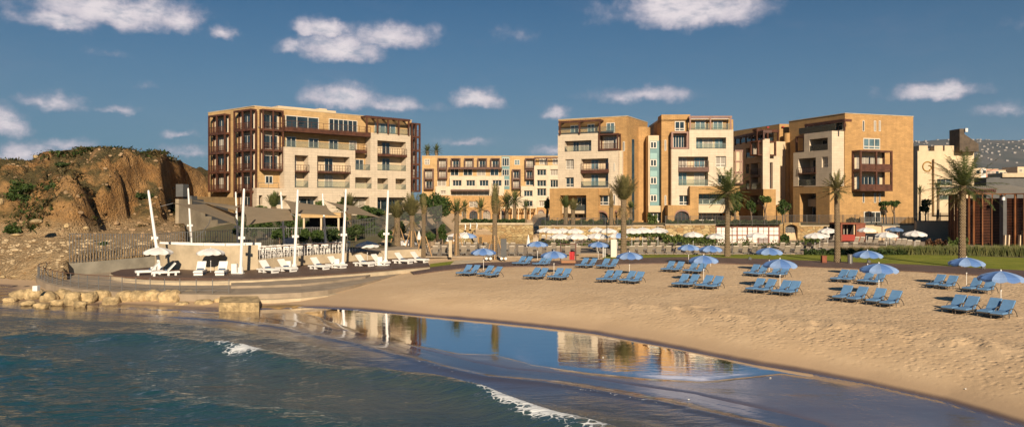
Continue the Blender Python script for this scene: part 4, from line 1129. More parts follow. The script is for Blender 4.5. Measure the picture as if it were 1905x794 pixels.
# bays
Rf.cage((489, 528, 204, 317.5), 1.25, 3, mid=1, rec=None)
Rf.cage((766, 782.5, 229, 357), 1.4, 5, mid=1, w=.28)
Lf.cage((434, 466.5, 204, 395), 1.1, 5, mid=1)
Lf.cage((387, 417.5, 213.5, 357), 1.1, 4, mid=1)
for (a, b) in ((422, 249), (422, 286), (422, 360), (481, 236)):
    f_ = Lf if a < 470 else Rf
    q = f_.rect((a, a+3.5, b, b+1.8), .1); mb = MB(); f_.bx(mb, q[0], q[0]+.25, q[2], q[2]+.14, .004, .18); mb.build('wall_lamp', M['greysteel'], r1)

# ===== stepped retaining wall left of block one =====
r0 = empty('stepped_wall', (0, 0, 0), 'concrete stepped retaining wall climbing beside the left block', 'wall')
Wf = Fac(r0, (XY(333, 97), 97), (XY(432, 108), 108))
steps = [(333, 357, 364), (357, 369, 377), (369, 381, 384), (381, 393, 396.5), (393, 405, 404), (405, 432, 411)]
Wf.slab([(a-.5, b+.5, t+6, 452, 380) for a, b, t in steps], [], -.5, 0, M['concrete'], 'wall_face')
Wf2 = Fac(r0, (XY(352, 99), 99), (XY(436, 111), 111))
Wf2.slab([(356, 367, 365, 400, 395), (367, 379, 371.5, 410, 395), (379, 392, 377.5, 415, 395), (392, 405, 383, 420, 395), (405, 424, 383, 430, 395)], [], -1.2, 0, M['greywall'], 'stepped_shadow_slab')  # dark grey stepped slab stands in for the stepped shadow on the wall
Wf3 = Fac(r0, (XY(366, 108), 108), (XY(434, 119), 119))
Wf3.slab([(366, 440, 366, 395, 395)], [], -.6, 0, M['ochre'], 'upper_wall')
mb = MB(); Wf2.bx(mb, -1.45, -.1, ZZ(366, 99), ZZ(343, 99), -1., 0); mb.build('grey_block', M['greywall'], r0)

# ===== central hotel wing far behind the lagoon =====
rc = bldg('hotel_wing', 0, 0, 0, 'long low hotel wing far behind the stone bridge', 'building')
YC = 237.; Cf = Fac(rc, (XY(785, YC), YC), (XY(1046, YC), YC)); ztc = ZZ(290.5, YC)
mb = MB(); mb.prism([(Cf.A.x, YC), (Cf.B.x, YC), (Cf.B.x, YC+14), (Cf.A.x, YC+14)], 1.0, ztc); mb.build('wall', M['ochre'], rc)
Cf.parapet(ztc, 14, M['conclight'])
co = 2.0
win4 = [(841.7, 858.6, 335, 346.3), (867.2, 883.8, 335, 346.3), (891.8, 908.7, 335, 346.3), (916.1, 933, 335, 346.3)]
rec1 = (838.5, 910, 352.5, 365.5)
Cf.slab([(836.5, 938, 327.5, 366.5), (810, 838, 346.5, 363.5)], win4+[rec1, (819.5, 829.5, 354.5, 361)], .004, co, M['cream'])
for w in win4: Cf.win(w, co, .5, nv=3, fw=.12)
q = Cf.rect(rec1, co); Cf.glaz([q[0], q[1], q[2], q[3]-.4], .01, nv=7, fw=.15, name='long_window'); mb = MB(); Cf.bx(mb, q[0], q[1], q[3]-.5, q[3]-.004, co-.3, co+.5); mb.build('canopy', M['brown'], rc)
Cf.win((819.5, 829.5, 354.5, 361), co, .3, nv=2, fw=.1)
# recessed row with brown beam
for a, b in ((838, 853.5), (862, 878.8), (887, 903.5), (912, 928)): Cf.glaz(Cf.rect((a, b, 314.5, 327), .1), .004, nv=2, fw=.12)
q = Cf.rect((834, 934, 311, 314.6), co); mb = MB(); Cf.bx(mb, q[0], q[1], q[2], q[3], .004, co); mb.build('canopy', M['brown'], rc)
for x in (814, 838.5, 863.5, 888, 912.5): Cf.cage((x, x+17.8, 294.3, 313.6), 1.5, 1, mid=0, w=.35)
Cf.cage((814.2, 831.8, 314.2, 332.5), 1.5, 1, mid=0, w=.35)
Cf.cage((788.2, 806.5, 313.6, 352), 1.5, 2, mid=0, w=.35)
Cf.glaz(Cf.rect((813.5, 830, 334.5, 346), .1), .004, nv=2, fw=.15)
for r in ((790, 799.6, 296, 306.5), (957, 967.2, 297.3, 306.8)): Cf.glaz(Cf.rect(r, .1), .004, nv=2, nh=2, fw=.14, m='glassb')
# glazed link
q = Cf.rect((933, 948, 291.5, 352), .1); mb = MB(); Cf.bx(mb, q[0], q[1], q[2], q[3], .004, .08); mb.build('glass_link', M['teal'], rc)
for i, (a, b) in enumerate(((294, 309), (315, 327), (334, 346))): Cf.glaz(Cf.rect((934, 947.5, a, b), .1), .085, nv=3, fw=.14)
wr = [(999, 1016.3, 315, 326.5), (1023.8, 1039, 315, 326.5), (1023.8, 1039, 334.5, 348.5), (999, 1016.3, 335, 347), (999, 1016.3, 350.5, 364.5), (974.5, 991, 354.5, 365.5), (974, 991, 373.5, 384), (1003, 1016.3, 373.5, 384), (948, 953.5, 374.5, 385)]
Cf.slab([(993.6, 1046, 307.5, 385.5), (969, 994, 346.3, 385.5), (944, 969.2, 366, 385.5)], wr, .004, co, M['cream'])
for w in wr: Cf.win(w, co, .5, nv=3, fw=.13)
for a, b in ((1003.5, 1019), (1028, 1040)): Cf.glaz(Cf.rect((a, b, 295.5, 306.5), .1), .004, nv=2, fw=.14, m='glassb')
Cf.pergola((994, 1042, 292.5, 307.5), 2.2, nposts=3)
Cf.cage((977, 996, 294.3, 313.5), 1.5, 1, mid=0, w=.35); Cf.cage((952.5, 968.6, 314.8, 351.2), 1.5, 2, mid=0, w=.35); Cf.cage((977, 993, 315, 333.5), 1.5, 1, mid=0, w=.35)
Cf.glaz(Cf.rect((978, 992.5, 335, 345), .1), .004, nv=2, fw=.14)
# ochre podium with arches
po = 3.5; arcs = [(873, 888.5, 392, 408), (898.4, 912.8, 391.6, 408), (930, 939, 391.6, 408), (1000, 1013, 391, 408)]
low = [(873, 888.5, 374, 385.3), (859, 867.5, 393, 408)]
Cf.slab([(815, 945, 364, 410), (944, 1022, 386, 410), (944, 1022, 385.6, 386.6)], arcs+low, co+.004, po, M['ochre2'])
for a in arcs: Cf.arch(a, co+.004, po, 'ochre2', rise=1.3)
for a in low: Cf.win(a, po, .4, nv=2, fw=.12)
Cf.pergola((931, 998, 385, 408), 4., base=po, m='creamwall', nposts=7, slats=20, th=.4)

# ===== block two =====
r2 = bldg('apartment_block', 0, 0, 0, 'block with a rounded ochre tower on its right side')
A2 = (XY(1039, 138), 138.); B2 = (XY(1167, 132), 132.)
Ff = Fac(r2, A2, B2); z2 = ZZ(216.8, 132); Dp = 12
Ff.core(Dp, z2, M['ochre2']); Ff.parapet(z2, Dp, M['conclight'])
o1 = 1.4
q1 = (1050, 1100.3, 261.5, 282); q2 = (1080.5, 1131.7, 295, 348.5); w1 = (1051.5, 1067.6, 296.5, 315); w2 = (1051.5, 1067.6, 330, 348)
Ff.slab([(1038, 1112.5, 249, 352), (1112.3, 1150, 280.5, 383)], [q1, q2, w1, w2], .004, o1, M['cream'])
Ff.recess(q1, o1, .004, doors=[(.22, .45, 0), (.48, .95, 0)], door='glass'); Ff.win(w1, o1, .3, nv=2, transom=.28, fw=.11); Ff.win(w2, o1, .3, nv=2, transom=.28, fw=.11)
Ff.recess(q2, o1, .004, floors=[(305.5, 322)], doors=[(.28, .56, -1), (.82, .98, -1)], door='glassb')
Ff.slab([(1150, 1158, 280.5, 383)], [], .004, .5, M['cream'], 'pilaster')
Ff.cage((1112.8, 1150, 248.5, 280), 1.6, 1, mid=0, nv=3)
Ff.pergola((1040, 1116.5, 223.5, 249), 1.8, nposts=3)
for r in ((1061.3, 1076.5, 232.7, 247.7), (1092.5, 1106, 231, 247.5), (1128, 1143.5, 228.6, 247.3)): Ff.glaz(Ff.rect(r, .1), .004, nv=2, fw=.12, m='glassb')
q = Ff.rect((1041, 1145, 238.3, 248.6), o1); Ff.glassrail(q[0], q[1], q[2], o1-.2, h=1.05)
for r in ((1158.5, 1162.3, 263.5, 281), (1146.5, 1149, 304, 318), (1146, 1149.5, 362, 381)): Ff.glaz(Ff.rect(r, .1), .004 if r[0] > 1150 else o1+.004, nv=1, fw=.1)
bo = 2.6; op = (1042, 1091, 363, 409); ar = (1105, 1131, 394.5, 412)
Ff.slab([(1022.5, 1112.5, 350, 414, 1070)], [op], .004, bo, M['ochre2'])
Ff.slab([(1112.6, 1131.8, 350, 363.2, 1112), (1106, 1151, 382.5, 414)], [ar, (1143.5, 1148.5, 394, 412)], .004, 2.2, M['ochre2'])
Ff.arch(ar, .01, 2.2, 'ochre2', 1.0); Ff.arch((1143.5, 1148.5, 394, 412), .01, 2.2, 'ochre2', .5, glaz=False)
q = Ff.rect(op, bo); Ff.glaz([q[0]+2.2, q[1]-.02, q[3]-2.6, q[3]-.3], .004, nv=3, fw=.12); Ff.glassrail(q[0]+2., q[1]-.02, q[3]-2.7, 1.7, h=1.0)
mb = MB(); pz = Ff.rect((1042, 1090, 382.5, 397.3), bo-.5); Ff.bx(mb, q[0]+.004, q[1]-.004, pz[2], pz[3], .006, 1.6); mb.build('parapet_wall', M['creamwall'], r2)
Ff.glaz([q[0]+.2, q[1]-.4, q[2]+.3, pz[2]-.1], .01, nv=4, fw=.12)
Ff.glaz(Ff.rect((1111, 1132.3, 363.3, 381.6), 1.5), 1.41, nv=2, fw=.13, transom=.3)
# side and rounded tower
mb = MB(); cc = Vector((XY(1190, 139.5), 139.5)); rad = 1.95; zc = ZZ(236.5, 138)
pts = [(cc.x+rad*math.cos(t), cc.y+rad*.95*math.sin(t)) for t in [math.pi*2*i/40 for i in range(40)]]
mb.prism(pts, 2.0, zc); mb.build('round_tower', M['ochre2'], r2, smooth=False)
mb = MB(); px0, px1 = XY(1168, 137.2), XY(1174, 137.2); mb.box(px0+.25, px0+.7, 134.2, 134.6, 4, ZZ(260, 135)); mb.build('slit_window', M['glass'], r2)
mb = MB()
for k in (0, .35): mb.tube([(XY(1177+k*6, 136.5), 136.5, zc-.5), (XY(1177+k*6, 136.5), 136.5, ZZ(221, 136.5))], .07, 6)
mb.build('roof_pipe', M['white'], r2)

# ===== block three =====
r3 = bldg('apartment_block', 0, 0, 0, 'block with a cream upper storey pergola beside the turquoise glass link')
Y3 = 134.; Gf = Fac(r3, (XY(1230.5, Y3), Y3), (XY(1364, Y3-.4), Y3-.4)); z3 = ZZ(213.3, Y3)
Gf.core(15, z3-.9, M['ochre2']); 
Gf.slab([(1230.5, 1284, 213.3, 226)], [], -4, 0, M['ochre2'], 'upper_wall'); 
mb = MB(); Gf.bx(mb, 0, Gf.L, z3-.9, z3-.55, -15, -2); mb.build('roof_slab', M['creamwall'], r3)
o1 = 1.5
q1 = (1295, 1350.6, 256, 276.5); q2 = (1261.8, 1317.3, 291.3, 345.6); w1 = (1331.7, 1350.9, 291, 311.2); w2 = (1335.5, 1350.5, 326, 341.8); w3 = (1263, 1281.7, 363, 381.5)
Gf.slab([(1282.6, 1364, 241.8, 346.5), (1249, 1282.8, 277.6, 382)], [q1, q2, w1, w2, w3], .004, o1, M['cream'])
Gf.recess(q1, o1, .004, doors=[(.02, .28, 0), (.3, .62, 0), (.68, .98, 0)], door='glassb')
Gf.recess(q2, o1, .004, floors=[(301, 319.5)], doors=[(.04, .34, -1), (.58, .94, -1)], door='glassb')
Gf.win(w1, o1, .3, nv=2, transom=.3, fw=.13); Gf.win(w2, o1, .3, nv=2, fw=.13); Gf.win(w3, o1, .3, nv=2, transom=.3, fw=.13)
Gf.cage((1249, 1281, 245, 276.9), 1.5, 1, mid=0, m='pink', nv=4, rails=False, w=.3)
Gf.glaz(Gf.rect((1255.6, 1273.4, 225.8, 243.8), .1), .004, nv=2, transom=.25, fw=.13)
Gf.pergola((1283, 1361, 216, 242), 1.4, m='pink', nposts=3, slats=26)
for r in ((1293.5, 1312, 224.8, 241.3), (1326.3, 1344.5, 224.8, 241.3)): Gf.glaz(Gf.rect(r, .1), .004, nv=2, fw=.12, m='glassb')
q = Gf.rect((1284, 1362, 231.5, 241.8), o1); Gf.glassrail(q[0], q[1], q[2], o1-.15, h=1.05)
for r in ((1236.2, 1239.2, 260.4, 280.3), (1236.2, 1239.2, 363.5, 381.5)): Gf.glaz(Gf.rect(r, .1), .004, nv=1, fw=.1)
bo = 2.7; op = (1300, 1351.5, 360.5, 381); op2 = (1300, 1351.5, 395.8, 411)
Gf.slab([(1283.4, 1377, 346.3, 414), (1242.7, 1283.8, 381.6, 414)], [op, op2, (1254.3, 1283, 392.5, 411)], .004, bo, M['ochre2'])
Gf.arch((1254.3, 1283, 392.5, 411), .01, bo, 'ochre2', 1.2)
q = Gf.rect(op, bo); Gf.glaz([q[0]+.02, q[1]-.02, q[2]+.05, q[3]-.05], .3, nv=4, fw=.12, m='glass'); Gf.glassrail(q[0], q[1], q[2], bo-.1, h=1.0)
q = Gf.rect(op2, bo); Gf.glaz([q[0]+.02, q[1]-.02, q[2]+.05, q[3]-.05], .3, nv=5, fw=.12)
mb = MB(); q = Gf.rect((1299, 1352, 381.3, 395.5), bo); Gf.bx(mb, q[0], q[1], q[2], q[3], bo+.004, bo+.12); mb.build('parapet_panel', M['creamwall'], r3)
# right side bay
E3 = Fac(r3, Gf.B, Gf.B+Vector((.9, 9)))
mb = MB(); Gf.bx(mb, Gf.L+.004, Gf.L+1.2, ZZ(340, Y3), ZZ(282.5, Y3), -2.5, 1.0); mb.build('side_bay_wall', M['creamwall'], r3)
mb = MB(); zA, zB = ZZ(341, Y3), ZZ(281.5, Y3)
for u in (Gf.L+.9, Gf.L+1.25, Gf.L+.1): Gf.bx(mb, u, u+.14, zA, zB, .9, 1.15)
for k in range(4):
    z = zA+(zB-zA)*k/3-.1; Gf.bx(mb, Gf.L+.02, Gf.L+1.42, z, z+.22, -2.6, 1.14)
mb.build('side_bay_frame', M['pink'], r3)
# turquoise link between blocks two and three
rl = bldg('glass_link_block', 0, 0, 0, 'narrow stair link glazed in turquoise between two ochre blocks', 'building')
Yl = 135.2; Hf = Fac(rl, (XY(1206, Yl), Yl), (XY(1233, Yl), Yl)); Hf.core(8, ZZ(252, Yl), M['creamwall'])
q = Hf.rect((1209, 1231, 262, 384), .1); mb = MB(); Hf.bx(mb, q[0], q[1], q[2], q[3], .004, .1); mb.build('curtain_wall', M['teal'], rl)
for (a, b) in ((263.5, 276.5), (296.5, 310), (329.5, 343), (362, 375.5)):
    Hf.glaz(Hf.rect((1209.2, 1222, a, b), .1), .104, nv=2, fw=.16); 
for (a, b) in ((284, 296), (317, 329), (350, 362)):
    q = Hf.rect((1209, 1222.5, a, b), .1); mb = MB(); Hf.bx(mb, q[0], q[1], q[2]+.1, q[3]-.1, .104, .14); mb.build('spandrel_panel', mat('pale_turquoise_panel', (.24, .40, .38), .4), rl)
q = Hf.rect((1206, 1231, 382.5, 394.5), .8); mb = MB(); Hf.bx(mb, q[0], q[1], q[2], q[3], .004, .8); mb.build('canopy', M['creamwall'], rl)
Hf.glaz(Hf.rect((1208.5, 1230, 395, 412), .1), .004, nv=3, fw=.16)

# ===== block behind between three and four =====
r5 = bldg('apartment_block', 0, 0, 0, 'half shaded block set back between the pergola block and the big bay block')
A5 = Vector((XY(1364, 153), 153.)); B5 = Vector((XY(1419, 139), 139.)); Cc = Vector((XY(1451, 140.5), 140.5))
Jf = Fac(r5, A5, B5); Kf = Fac(r5, B5, Vector((XY(1488, 142.5), 142.5))); z5 = ZZ(290, 139)
mb = MB(); ze = Kf.A+Kf.u*Kf.L
mb.prism([tuple(A5), tuple(B5), tuple(ze), tuple(ze+Vector((0, 14))), tuple(A5+Vector((2, 14)))], 2., ZZ(262, 139)); mb.build('wall', M['creamwall'], r5)
K1 = Vector((XY(1450, 143), 143.)); K2 = Vector((XY(1490, 143.5), 143.5)); zk = ZZ(230.8, 143)
mb = MB(); mb.prism([tuple(K1), tuple(K2), tuple(K2+Vector((2, 12))), tuple(K1+Vector((-5.5, 18))), ], 2., zk); mb.build('tall_wall', M['ochre2'], r5)
o1 = 1.3
oj = [(1387.3, 1404, 275, 294), (1387.3, 1394, 305, 323), (1396.5, 1415.5, 303, 351.5), (1387.3, 1394, 335.5, 352), (1369, 1379, 280, 297), (1369, 1379, 312, 330)]
Jf.slab([(1366, 1419.2, 262, 353, 1400)], oj, .004, o1, M['cream'])
for w in oj: 
    q = Jf.rect(w, o1); Jf.glaz([q[0]+.02, q[1]-.02, q[2], q[3]-.1], .006, nv=2, fw=.1); Jf.glassrail(q[0], q[1], q[2], o1-.1)
q = Jf.rect(oj[2], o1); zm = (q[2]+q[3])/2-.2; mb = MB(); Jf.bx(mb, q[0], q[1], zm, zm+.4, .3, o1+.1); mb.build('balcony_slab', M['brown'], r5); Jf.rail(q[0], q[1], zm+.4, o1+.08)
sl = (1428.8, 1437.8, 302, 351)
Kf.slab([(1419, 1450, 290, 412)], [sl, (1428.8, 1438, 364, 379)], .004, o1, M['cream'])
Kf.win(sl, o1, .4, nv=1, nh=3, fw=.14, fm='brown'); Kf.win((1428.8, 1438, 364, 379), o1, .4, nv=2, nh=2)
Jf.slab([(1374, 1420, 352.5, 414, 1400)], [(1396, 1418, 363.5, 380), (1376, 1383, 364, 378), (1397, 1416, 392, 412)], .004, 2.3, M['ochre2'])
for w in ((1396, 1418, 363.5, 380), (1397, 1416, 392, 412)): q = Jf.rect(w, 2.3); Jf.glaz([q[0]+.02, q[1]-.02, q[2], q[3]], .5, nv=3, fw=.1)
Kf.cage((1410, 1444.5, 262, 289.5), 2.2, 1, mid=0, nv=4, rails=False, w=.3)
Jf.pergola((1366, 1420, 244, 262, 1410), 1.6, nposts=6, th=.5); Kf.pergola((1408, 1449, 240.5, 262), 1.2, nposts=3, th=.5)
q = Jf.rect((1366, 1418, 247, 262, 1410), .1); mb = MB(); 
Pt = [tuple(A5+Vector((.6, .5))), tuple(B5+Vector((.5, .7))), tuple(Kf.A+Kf.u*2.8+Vector((0, .5))), tuple(A5+Vector((3.5, 1)))]
mb.prism(Pt, ZZ(262, 139), ZZ(241.5, 139)); mb.build('penthouse_glass', M['glass'], r5)
for r in ((1427, 1431, 236, 238), (1455.5, 1459, 235, 237), (1455.5, 1459, 266, 268)):
    mb = MB(); mb.box(XY(r[0], 142.6), XY(r[1], 142.6), 142.6, 142.9, ZZ(r[3], 142.6), ZZ(r[2], 142.6)); mb.build('vent', M['red'], r5)
# rounded shaded stair towers
for (px, w, y, zt) in ((1469, 14, 140.5, 247), (1483, 12, 139.5, 258)):
    cc = Vector((XY(px, y), y+1)); mb = MB(); rd = w/2*y/F
    mb.prism([(cc.x+rd*math.cos(2*math.pi*i/28), cc.y+rd*math.sin(2*math.pi*i/28)) for i in range(28)], 2., ZZ(zt, y)); mb.build('round_stair', M['ochre2'], r5)
mb = MB(); mb.prism([(XY(1446, 138), 138), (XY(1478, 136), 136), (XY(1478, 136), 139), (XY(1446, 138), 140)], 2., ZZ(381, 137)); mb.build('podium', M['ochre2'], r5)
# ===== block four: the big right block =====
r4 = bldg('apartment_block', 0, 0, 0, 'rightmost big ochre block with a two storey brown bay on its blank wall')
C4 = Vector((XY(1572, 128), 128.)); z4 = ZZ(211.5, 128)
Uf = Fac(r4, (51.9, 141.), C4); Vf = Fac(r4, C4, (XY(1699, 132.9), 132.9))
# align the left face perpendicular to the right one
mb = MB(); e = Vf.B; mb.prism([tuple(C4), tuple(e), tuple(e-Vf.n*13), tuple(Uf.A)], 2.0, z4); mb.build('wall', M['ochre2'], r4)
mb = MB(); mb.prism([tuple(C4+Vector((-.05, -.1))), tuple(e+Vector((.1, -.03))), tuple(e-Vf.n*13.1+Vector((.1, 0))), tuple(Uf.A+Vector((-.1, .05)))], z4+.002, z4+.12); mb.build('coping', M['conclight'], r4)
o1 = 2.6; q1 = (1505.7, 1539.8, 257.6, 280.4); w1 = (1528.7, 1540.4, 292, 311.4); q2 = (1485.5, 1517.6, 294.3, 345.6)
Uf.slab([(1496, 1547.8, 243.2, 346.5, 1547), (1476, 1497, 283.3, 346.5)], [q1, w1, q2], .004, o1, M['cream'])
Uf.recess(q1, o1, .004, doors=[(.1, .9, 0)]); Uf.win(w1, o1, .3, nv=2, transom=.3, fw=.14)
Uf.recess(q2, o1, .004, floors=[(313, 324)], doors=[(.2, .9, -1)])
bo = 3.3; op = (1487.7, 1518.3, 360, 413)
Uf.slab([(1475.5, 1543.5, 346.6, 416, 1543)], [op], .004, bo, M['ochre2'])
q = Uf.rect(op, bo); Uf.glaz([q[0]+.02, q[1]-.02, q[2], q[2]+2.6], .4, nv=2, fw=.14); Uf.glaz([q[0]+.02, q[1]-.02, q[2]+4.2, q[3]-.2], .4, nv=3, fw=.12)
mb = MB(); Uf.bx(mb, q[0]+.004, q[1]-.004, q[2]+2.7, q[2]+4.0, .006, 1.5); mb.build('parapet_wall', M['creamwall'], r4)
# fin end faces looking towards the sea
En = Fac(r4, Uf.B+Uf.n*o1, Uf.B); 
mb = MB(); En2 = Uf.B+Uf.n*bo; d = (Uf.B-En2); p0 = En2+d*.35+Uf.u*.01; p1 = En2+d*.62+Uf.u*.01
mb.prism([tuple(p0), tuple(p1), tuple(p1+Uf.u*.06), tuple(p0+Uf.u*.06)], 3.6, ZZ(360, 128)); mb.build('slit_window', M['glass'], r4)
Uf.pergola((1497.5, 1571, 221, 243.5, 1571), 1.6, nposts=3, th=.45)
q = Uf.rect((1501, 1569, 226, 243, 1569), .1); Uf.glaz(q, .004, nv=5, fw=.14); Uf.glassrail(q[0], q[1], q[2], 1.9)
Uf.cage((1479.5, 1497, 252.7, 283.5), 2.0, 1, mid=0, rails=False, w=.3, nv=3)
for x in (1605.2, 1626.4, 1635.2): 
    for (a, b) in ((224.4, 244.4), (358.8, 377.4)): Vf.glaz(Vf.rect((x, x+3.6, a, b), .1), -.0+.004, nv=1, fw=.09, fd=.07)
Vf.glaz(Vf.rect((1606, 1637.5, 257.6, 277.8), .1), .004, nv=3, fw=.14, transom=.26, m='glassb')
Vf.cage((1600.5, 1661, 280, 355.5), 2.0, 2, mid=1, nv=6, rails=False, w=.3)
q = Vf.rect((1600.5, 1661, 280, 355.5), 2.0)
for k in (0, 1):   # solid louvred aprons below the bay windows
    zb = q[2]+(q[3]-q[2])*k/2; mb = MB(); Vf.bx(mb, q[0]+.3, q[1]-.3, zb+.2, zb+1.15, 1.72, 1.9); mb.build('louvred_apron', M['brown'], r4)
Vf.glaz(Vf.rect((1607, 1639, 393.2, 414), .1), .004, nv=3, fw=.16)
# brown bay on the far side
mb = MB(); s0 = Vf.B-Vf.n*3
for k in range(4): mb.box(s0.x+.1, s0.x+1.0, s0.y-.2, s0.y+3, ZZ(352-k*31.5, 136)-.15, ZZ(352-k*31.5, 136)+.15)
for dx_ in (.1, .82): mb.box(s0.x+dx_, s0.x+dx_+.2, s0.y-.25, s0.y, ZZ(352, 136), ZZ(258, 136))
mb.build('side_bay', M['brown'], r4)

# ===== cream building and dark sloped tower on the far right =====
r6 = bldg('cream_building', 0, 0, 0, 'cream building with a crenellated roof and a dark sloped tower', 'building', None)
Y6 = 150.; Qf = Fac(r6, (XY(1707, Y6), Y6), (XY(1812, Y6), Y6)); z6 = ZZ(281, Y6)
Qf.core(12, z6, M['creamwall'])
cols = [(1710, 1726), (1738.5, 1754), (1757.5, 1777)]
for a, b in cols:
    q = Qf.rect((a, b, 271, 281), 0); mb = MB(); Qf.bx(mb, q[0], q[1], z6+.002, q[3], -4, 0); mb.build('roof_block', M['creamwall'], r6)
q = Qf.rect((1710, 1777, 273, 281), -1.5); mb = MB(); Qf.bx(mb, q[0], q[1], z6+.002, q[3]-.3, -3, -1.5); mb.build('roof_screen', M['greysteel'], r6)
bw_ = [(1743, 1772, 333, 345), (1743, 1772, 345.5+3, 357), (1745, 1777, 362, 372), (1788, 1807, 323, 339), (1786, 1808, 343, 357)]
Qf.slab([(1738, 1812, 296, 400)], bw_, .004, .7, M['creamwall'])
for w in bw_:
    q = Qf.rect(w, .7); Qf.glaz([q[0]+.02, q[1]-.02, q[2]+.02, q[3]-.02], .1, nv=3, fw=.12); Qf.glassrail(q[0], q[1], q[2], .65, h=.8)
mb = MB()
for px0, px1, yt, yb in ((1777, 1786, 241, 283),): mb.box(XY(px0, Y6), XY(px1, Y6), Y6-1.5, Y6+2, ZZ(yb, Y6), ZZ(yt, Y6))
x0, x1 = XY(1786, Y6)+.002, XY(1812, Y6)
v = [(x0, Y6-1.5, ZZ(283, Y6)), (x1, Y6-1.5, ZZ(283, Y6)), (x1, Y6-1.5, ZZ(269, Y6)), (x0, Y6-1.5, ZZ(251, Y6))]; v += [(a, b+3.5, c) for a, b, c in v]
mb.add(v, [(0, 1, 2, 3), (5, 4, 7, 6), (3, 2, 6, 7), (1, 5, 6, 2), (0, 3, 7, 4), (1, 0, 4, 5)])
mb.build('dark_tower', mat('dark_stone', (.085, .062, .042), .8, var=.3), r6)
mb = MB(); mb.box(XY(1785.5, Y6), XY(1790, Y6), Y6-1.9, Y6-1.5, ZZ(247, Y6), ZZ(240.5, Y6)); mb.build('roof_lamp', M['whitef'], r6)
mb = MB(); mb.tube([(XY(1725.5, Y6)+.95*math.cos(R(a)), Y6-.06, ZZ(310, Y6)+.95*math.sin(R(a))) for a in range(40, 320, 20)], .13, 6); mb.tube([(XY(1725.5, Y6)+.3+.45*math.cos(R(a)), Y6-.06, ZZ(311, Y6)-.1+.45*math.sin(R(a))) for a in range(-90, 120, 25)], .1, 6)
mb.build('wall_emblem', mat('gold_emblem', (.36, .21, .05), .4, metal=.5), r6)
# town houses beyond
rr = random.Random(11)
for i, (a, b, yt, yb, mname, lb) in enumerate(((1812, 1825, 313.5, 345, 'creamwall', 'small cream house beside the sloped dark tower'), (1825, 1834, 313, 340, 'white', 'narrow white house right of the cream one'),
        (1834, 1857, 315, 335, 'pinkhouse', 'pink house with white balconies in the distance'), (1857, 1871, 317, 336, 'creamwall', 'beige flat roofed house right of the pink one'),
        (1893, 1912, 311, 335, 'creamwall', 'pale house at the right edge beyond the dark wall'))):
    Yh = 260.+i*6
    mm = mat('pink_plaster', (.52, .27, .20), .9, var=.08) if mname == 'pinkhouse' else M[mname]
    hr = empty('house', (0, 0, 0), lb, 'house', 'houses beyond the pavilion'); hf = Fac(hr, (XY(a, Yh), Yh), (XY(b, Yh), Yh)); hf.core(9, ZZ(yt, Yh), mm, z0=-2); hf.parapet(ZZ(yt, Yh), 9, M['creamwall'])
    for k in range(3):
        for j in range(max(1, int((b-a)/7))):
            u = (j+.3)*hf.L/max(1, int((b-a)/7)); z = ZZ(yt, Yh)-1.9-k*2.9
            hf.glaz([u, u+1.3, z, z+1.3], .004, nv=1, fw=.12, fd=.08)
dw = MB(); Yd = 190.; dw.box(XY(1812, Yd), XY(1960, Yd), Yd, Yd+.5, 0, ZZ(337, Yd)); o = dw.build('boundary_wall', M['greywall']); tag(o, 'long dark wall behind the slatted pavilion roof', 'wall')
dw = MB(); dw.box(XY(1835, Yd-6), XY(1960, Yd-6), Yd-6, Yd-1, 0, ZZ(326, Yd-6)-.5); o = dw.build('low_hall', M['greywall']); tag(o, 'dark flat hall with a pale roof edge at the right', 'building')
c = MB(); c.box(XY(1862, Yd-6), XY(1960, Yd-6), Yd-6.6, Yd-.8, ZZ(326, Yd-6)-.49, ZZ(322, Yd-6)); c.build('roof', M['conclight'], o)

# ===== slatted pavilion =====
rp_ = empty('slatted_pavilion', (0, 0, 0), 'round pavilion wrapped in rust brown slatted screens on the right', 'pavilion')
PXL = [1767, 1772, 1779, 1790, 1803, 1812, 1828, 1846, 1862, 1869, 1889, 1906, 1932, 1965]
PYL = [116, 112, 109.5, 107.5, 106.5, 106, 105.2, 104.6, 104, 103.6, 102.6, 101.5, 100.3, 99]
PP = [Vector((XY(a, b), b)) for a, b in zip(PXL, PYL)]; zp0, zp1 = 1.3, ZZ(362.5, 106)
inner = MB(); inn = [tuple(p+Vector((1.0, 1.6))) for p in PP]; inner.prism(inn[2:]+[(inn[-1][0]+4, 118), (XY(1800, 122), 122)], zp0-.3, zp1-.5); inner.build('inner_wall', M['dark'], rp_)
for i, (a, b) in enumerate(zip(PP[:-1], PP[1:])):
    d = (b-a).normalized(); n = Vector((d.y, -d.x)); sl = MB(); nn = 30
    for k in range(nn):
        z = zp0+.3+(zp1-zp0-.6)*k/nn
        sl.bar((*(a+d*.06), z), (*(b-d*.06), z), .05, .085)
    sl.build('slatted_screen', M['rustslat'] if 'rustslat' in M else M.setdefault('rustslat', mat('rust_slats', (.115, .038, .016), .6, var=.4, vscale=.5)), rp_)
    fn = MB(); p = a; fn.bar((*(p-n*-.0), zp0), (*(p), zp1+.1), .14, .42, up=(n.x, n.y, 0)); fn.build('screen_fin', M.setdefault('rustfin', mat('rust_fin', (.22, .085, .03), .6, var=.3, vscale=.8)), rp_)
mb = MB(); mb.polybar([(*(p), zp1+.12) for p in PP], .3, .14); mb.build('top_beam', M['rustfin'], rp_)
mb = MB(); mb.box(XY(1861, 103.2), XY(1867.5, 103.2), 102.6, 103.4, zp0, zp1-.1); mb.build('pillar', M['greywall'], rp_)
mb = MB(); mb.box(XY(1863.5, 102.4), XY(1868, 102.4), 102.2, 102.55, ZZ(372.5, 102.4), ZZ(366.5, 102.4)); mb.build('spot_lamp', M['white'], rp_)
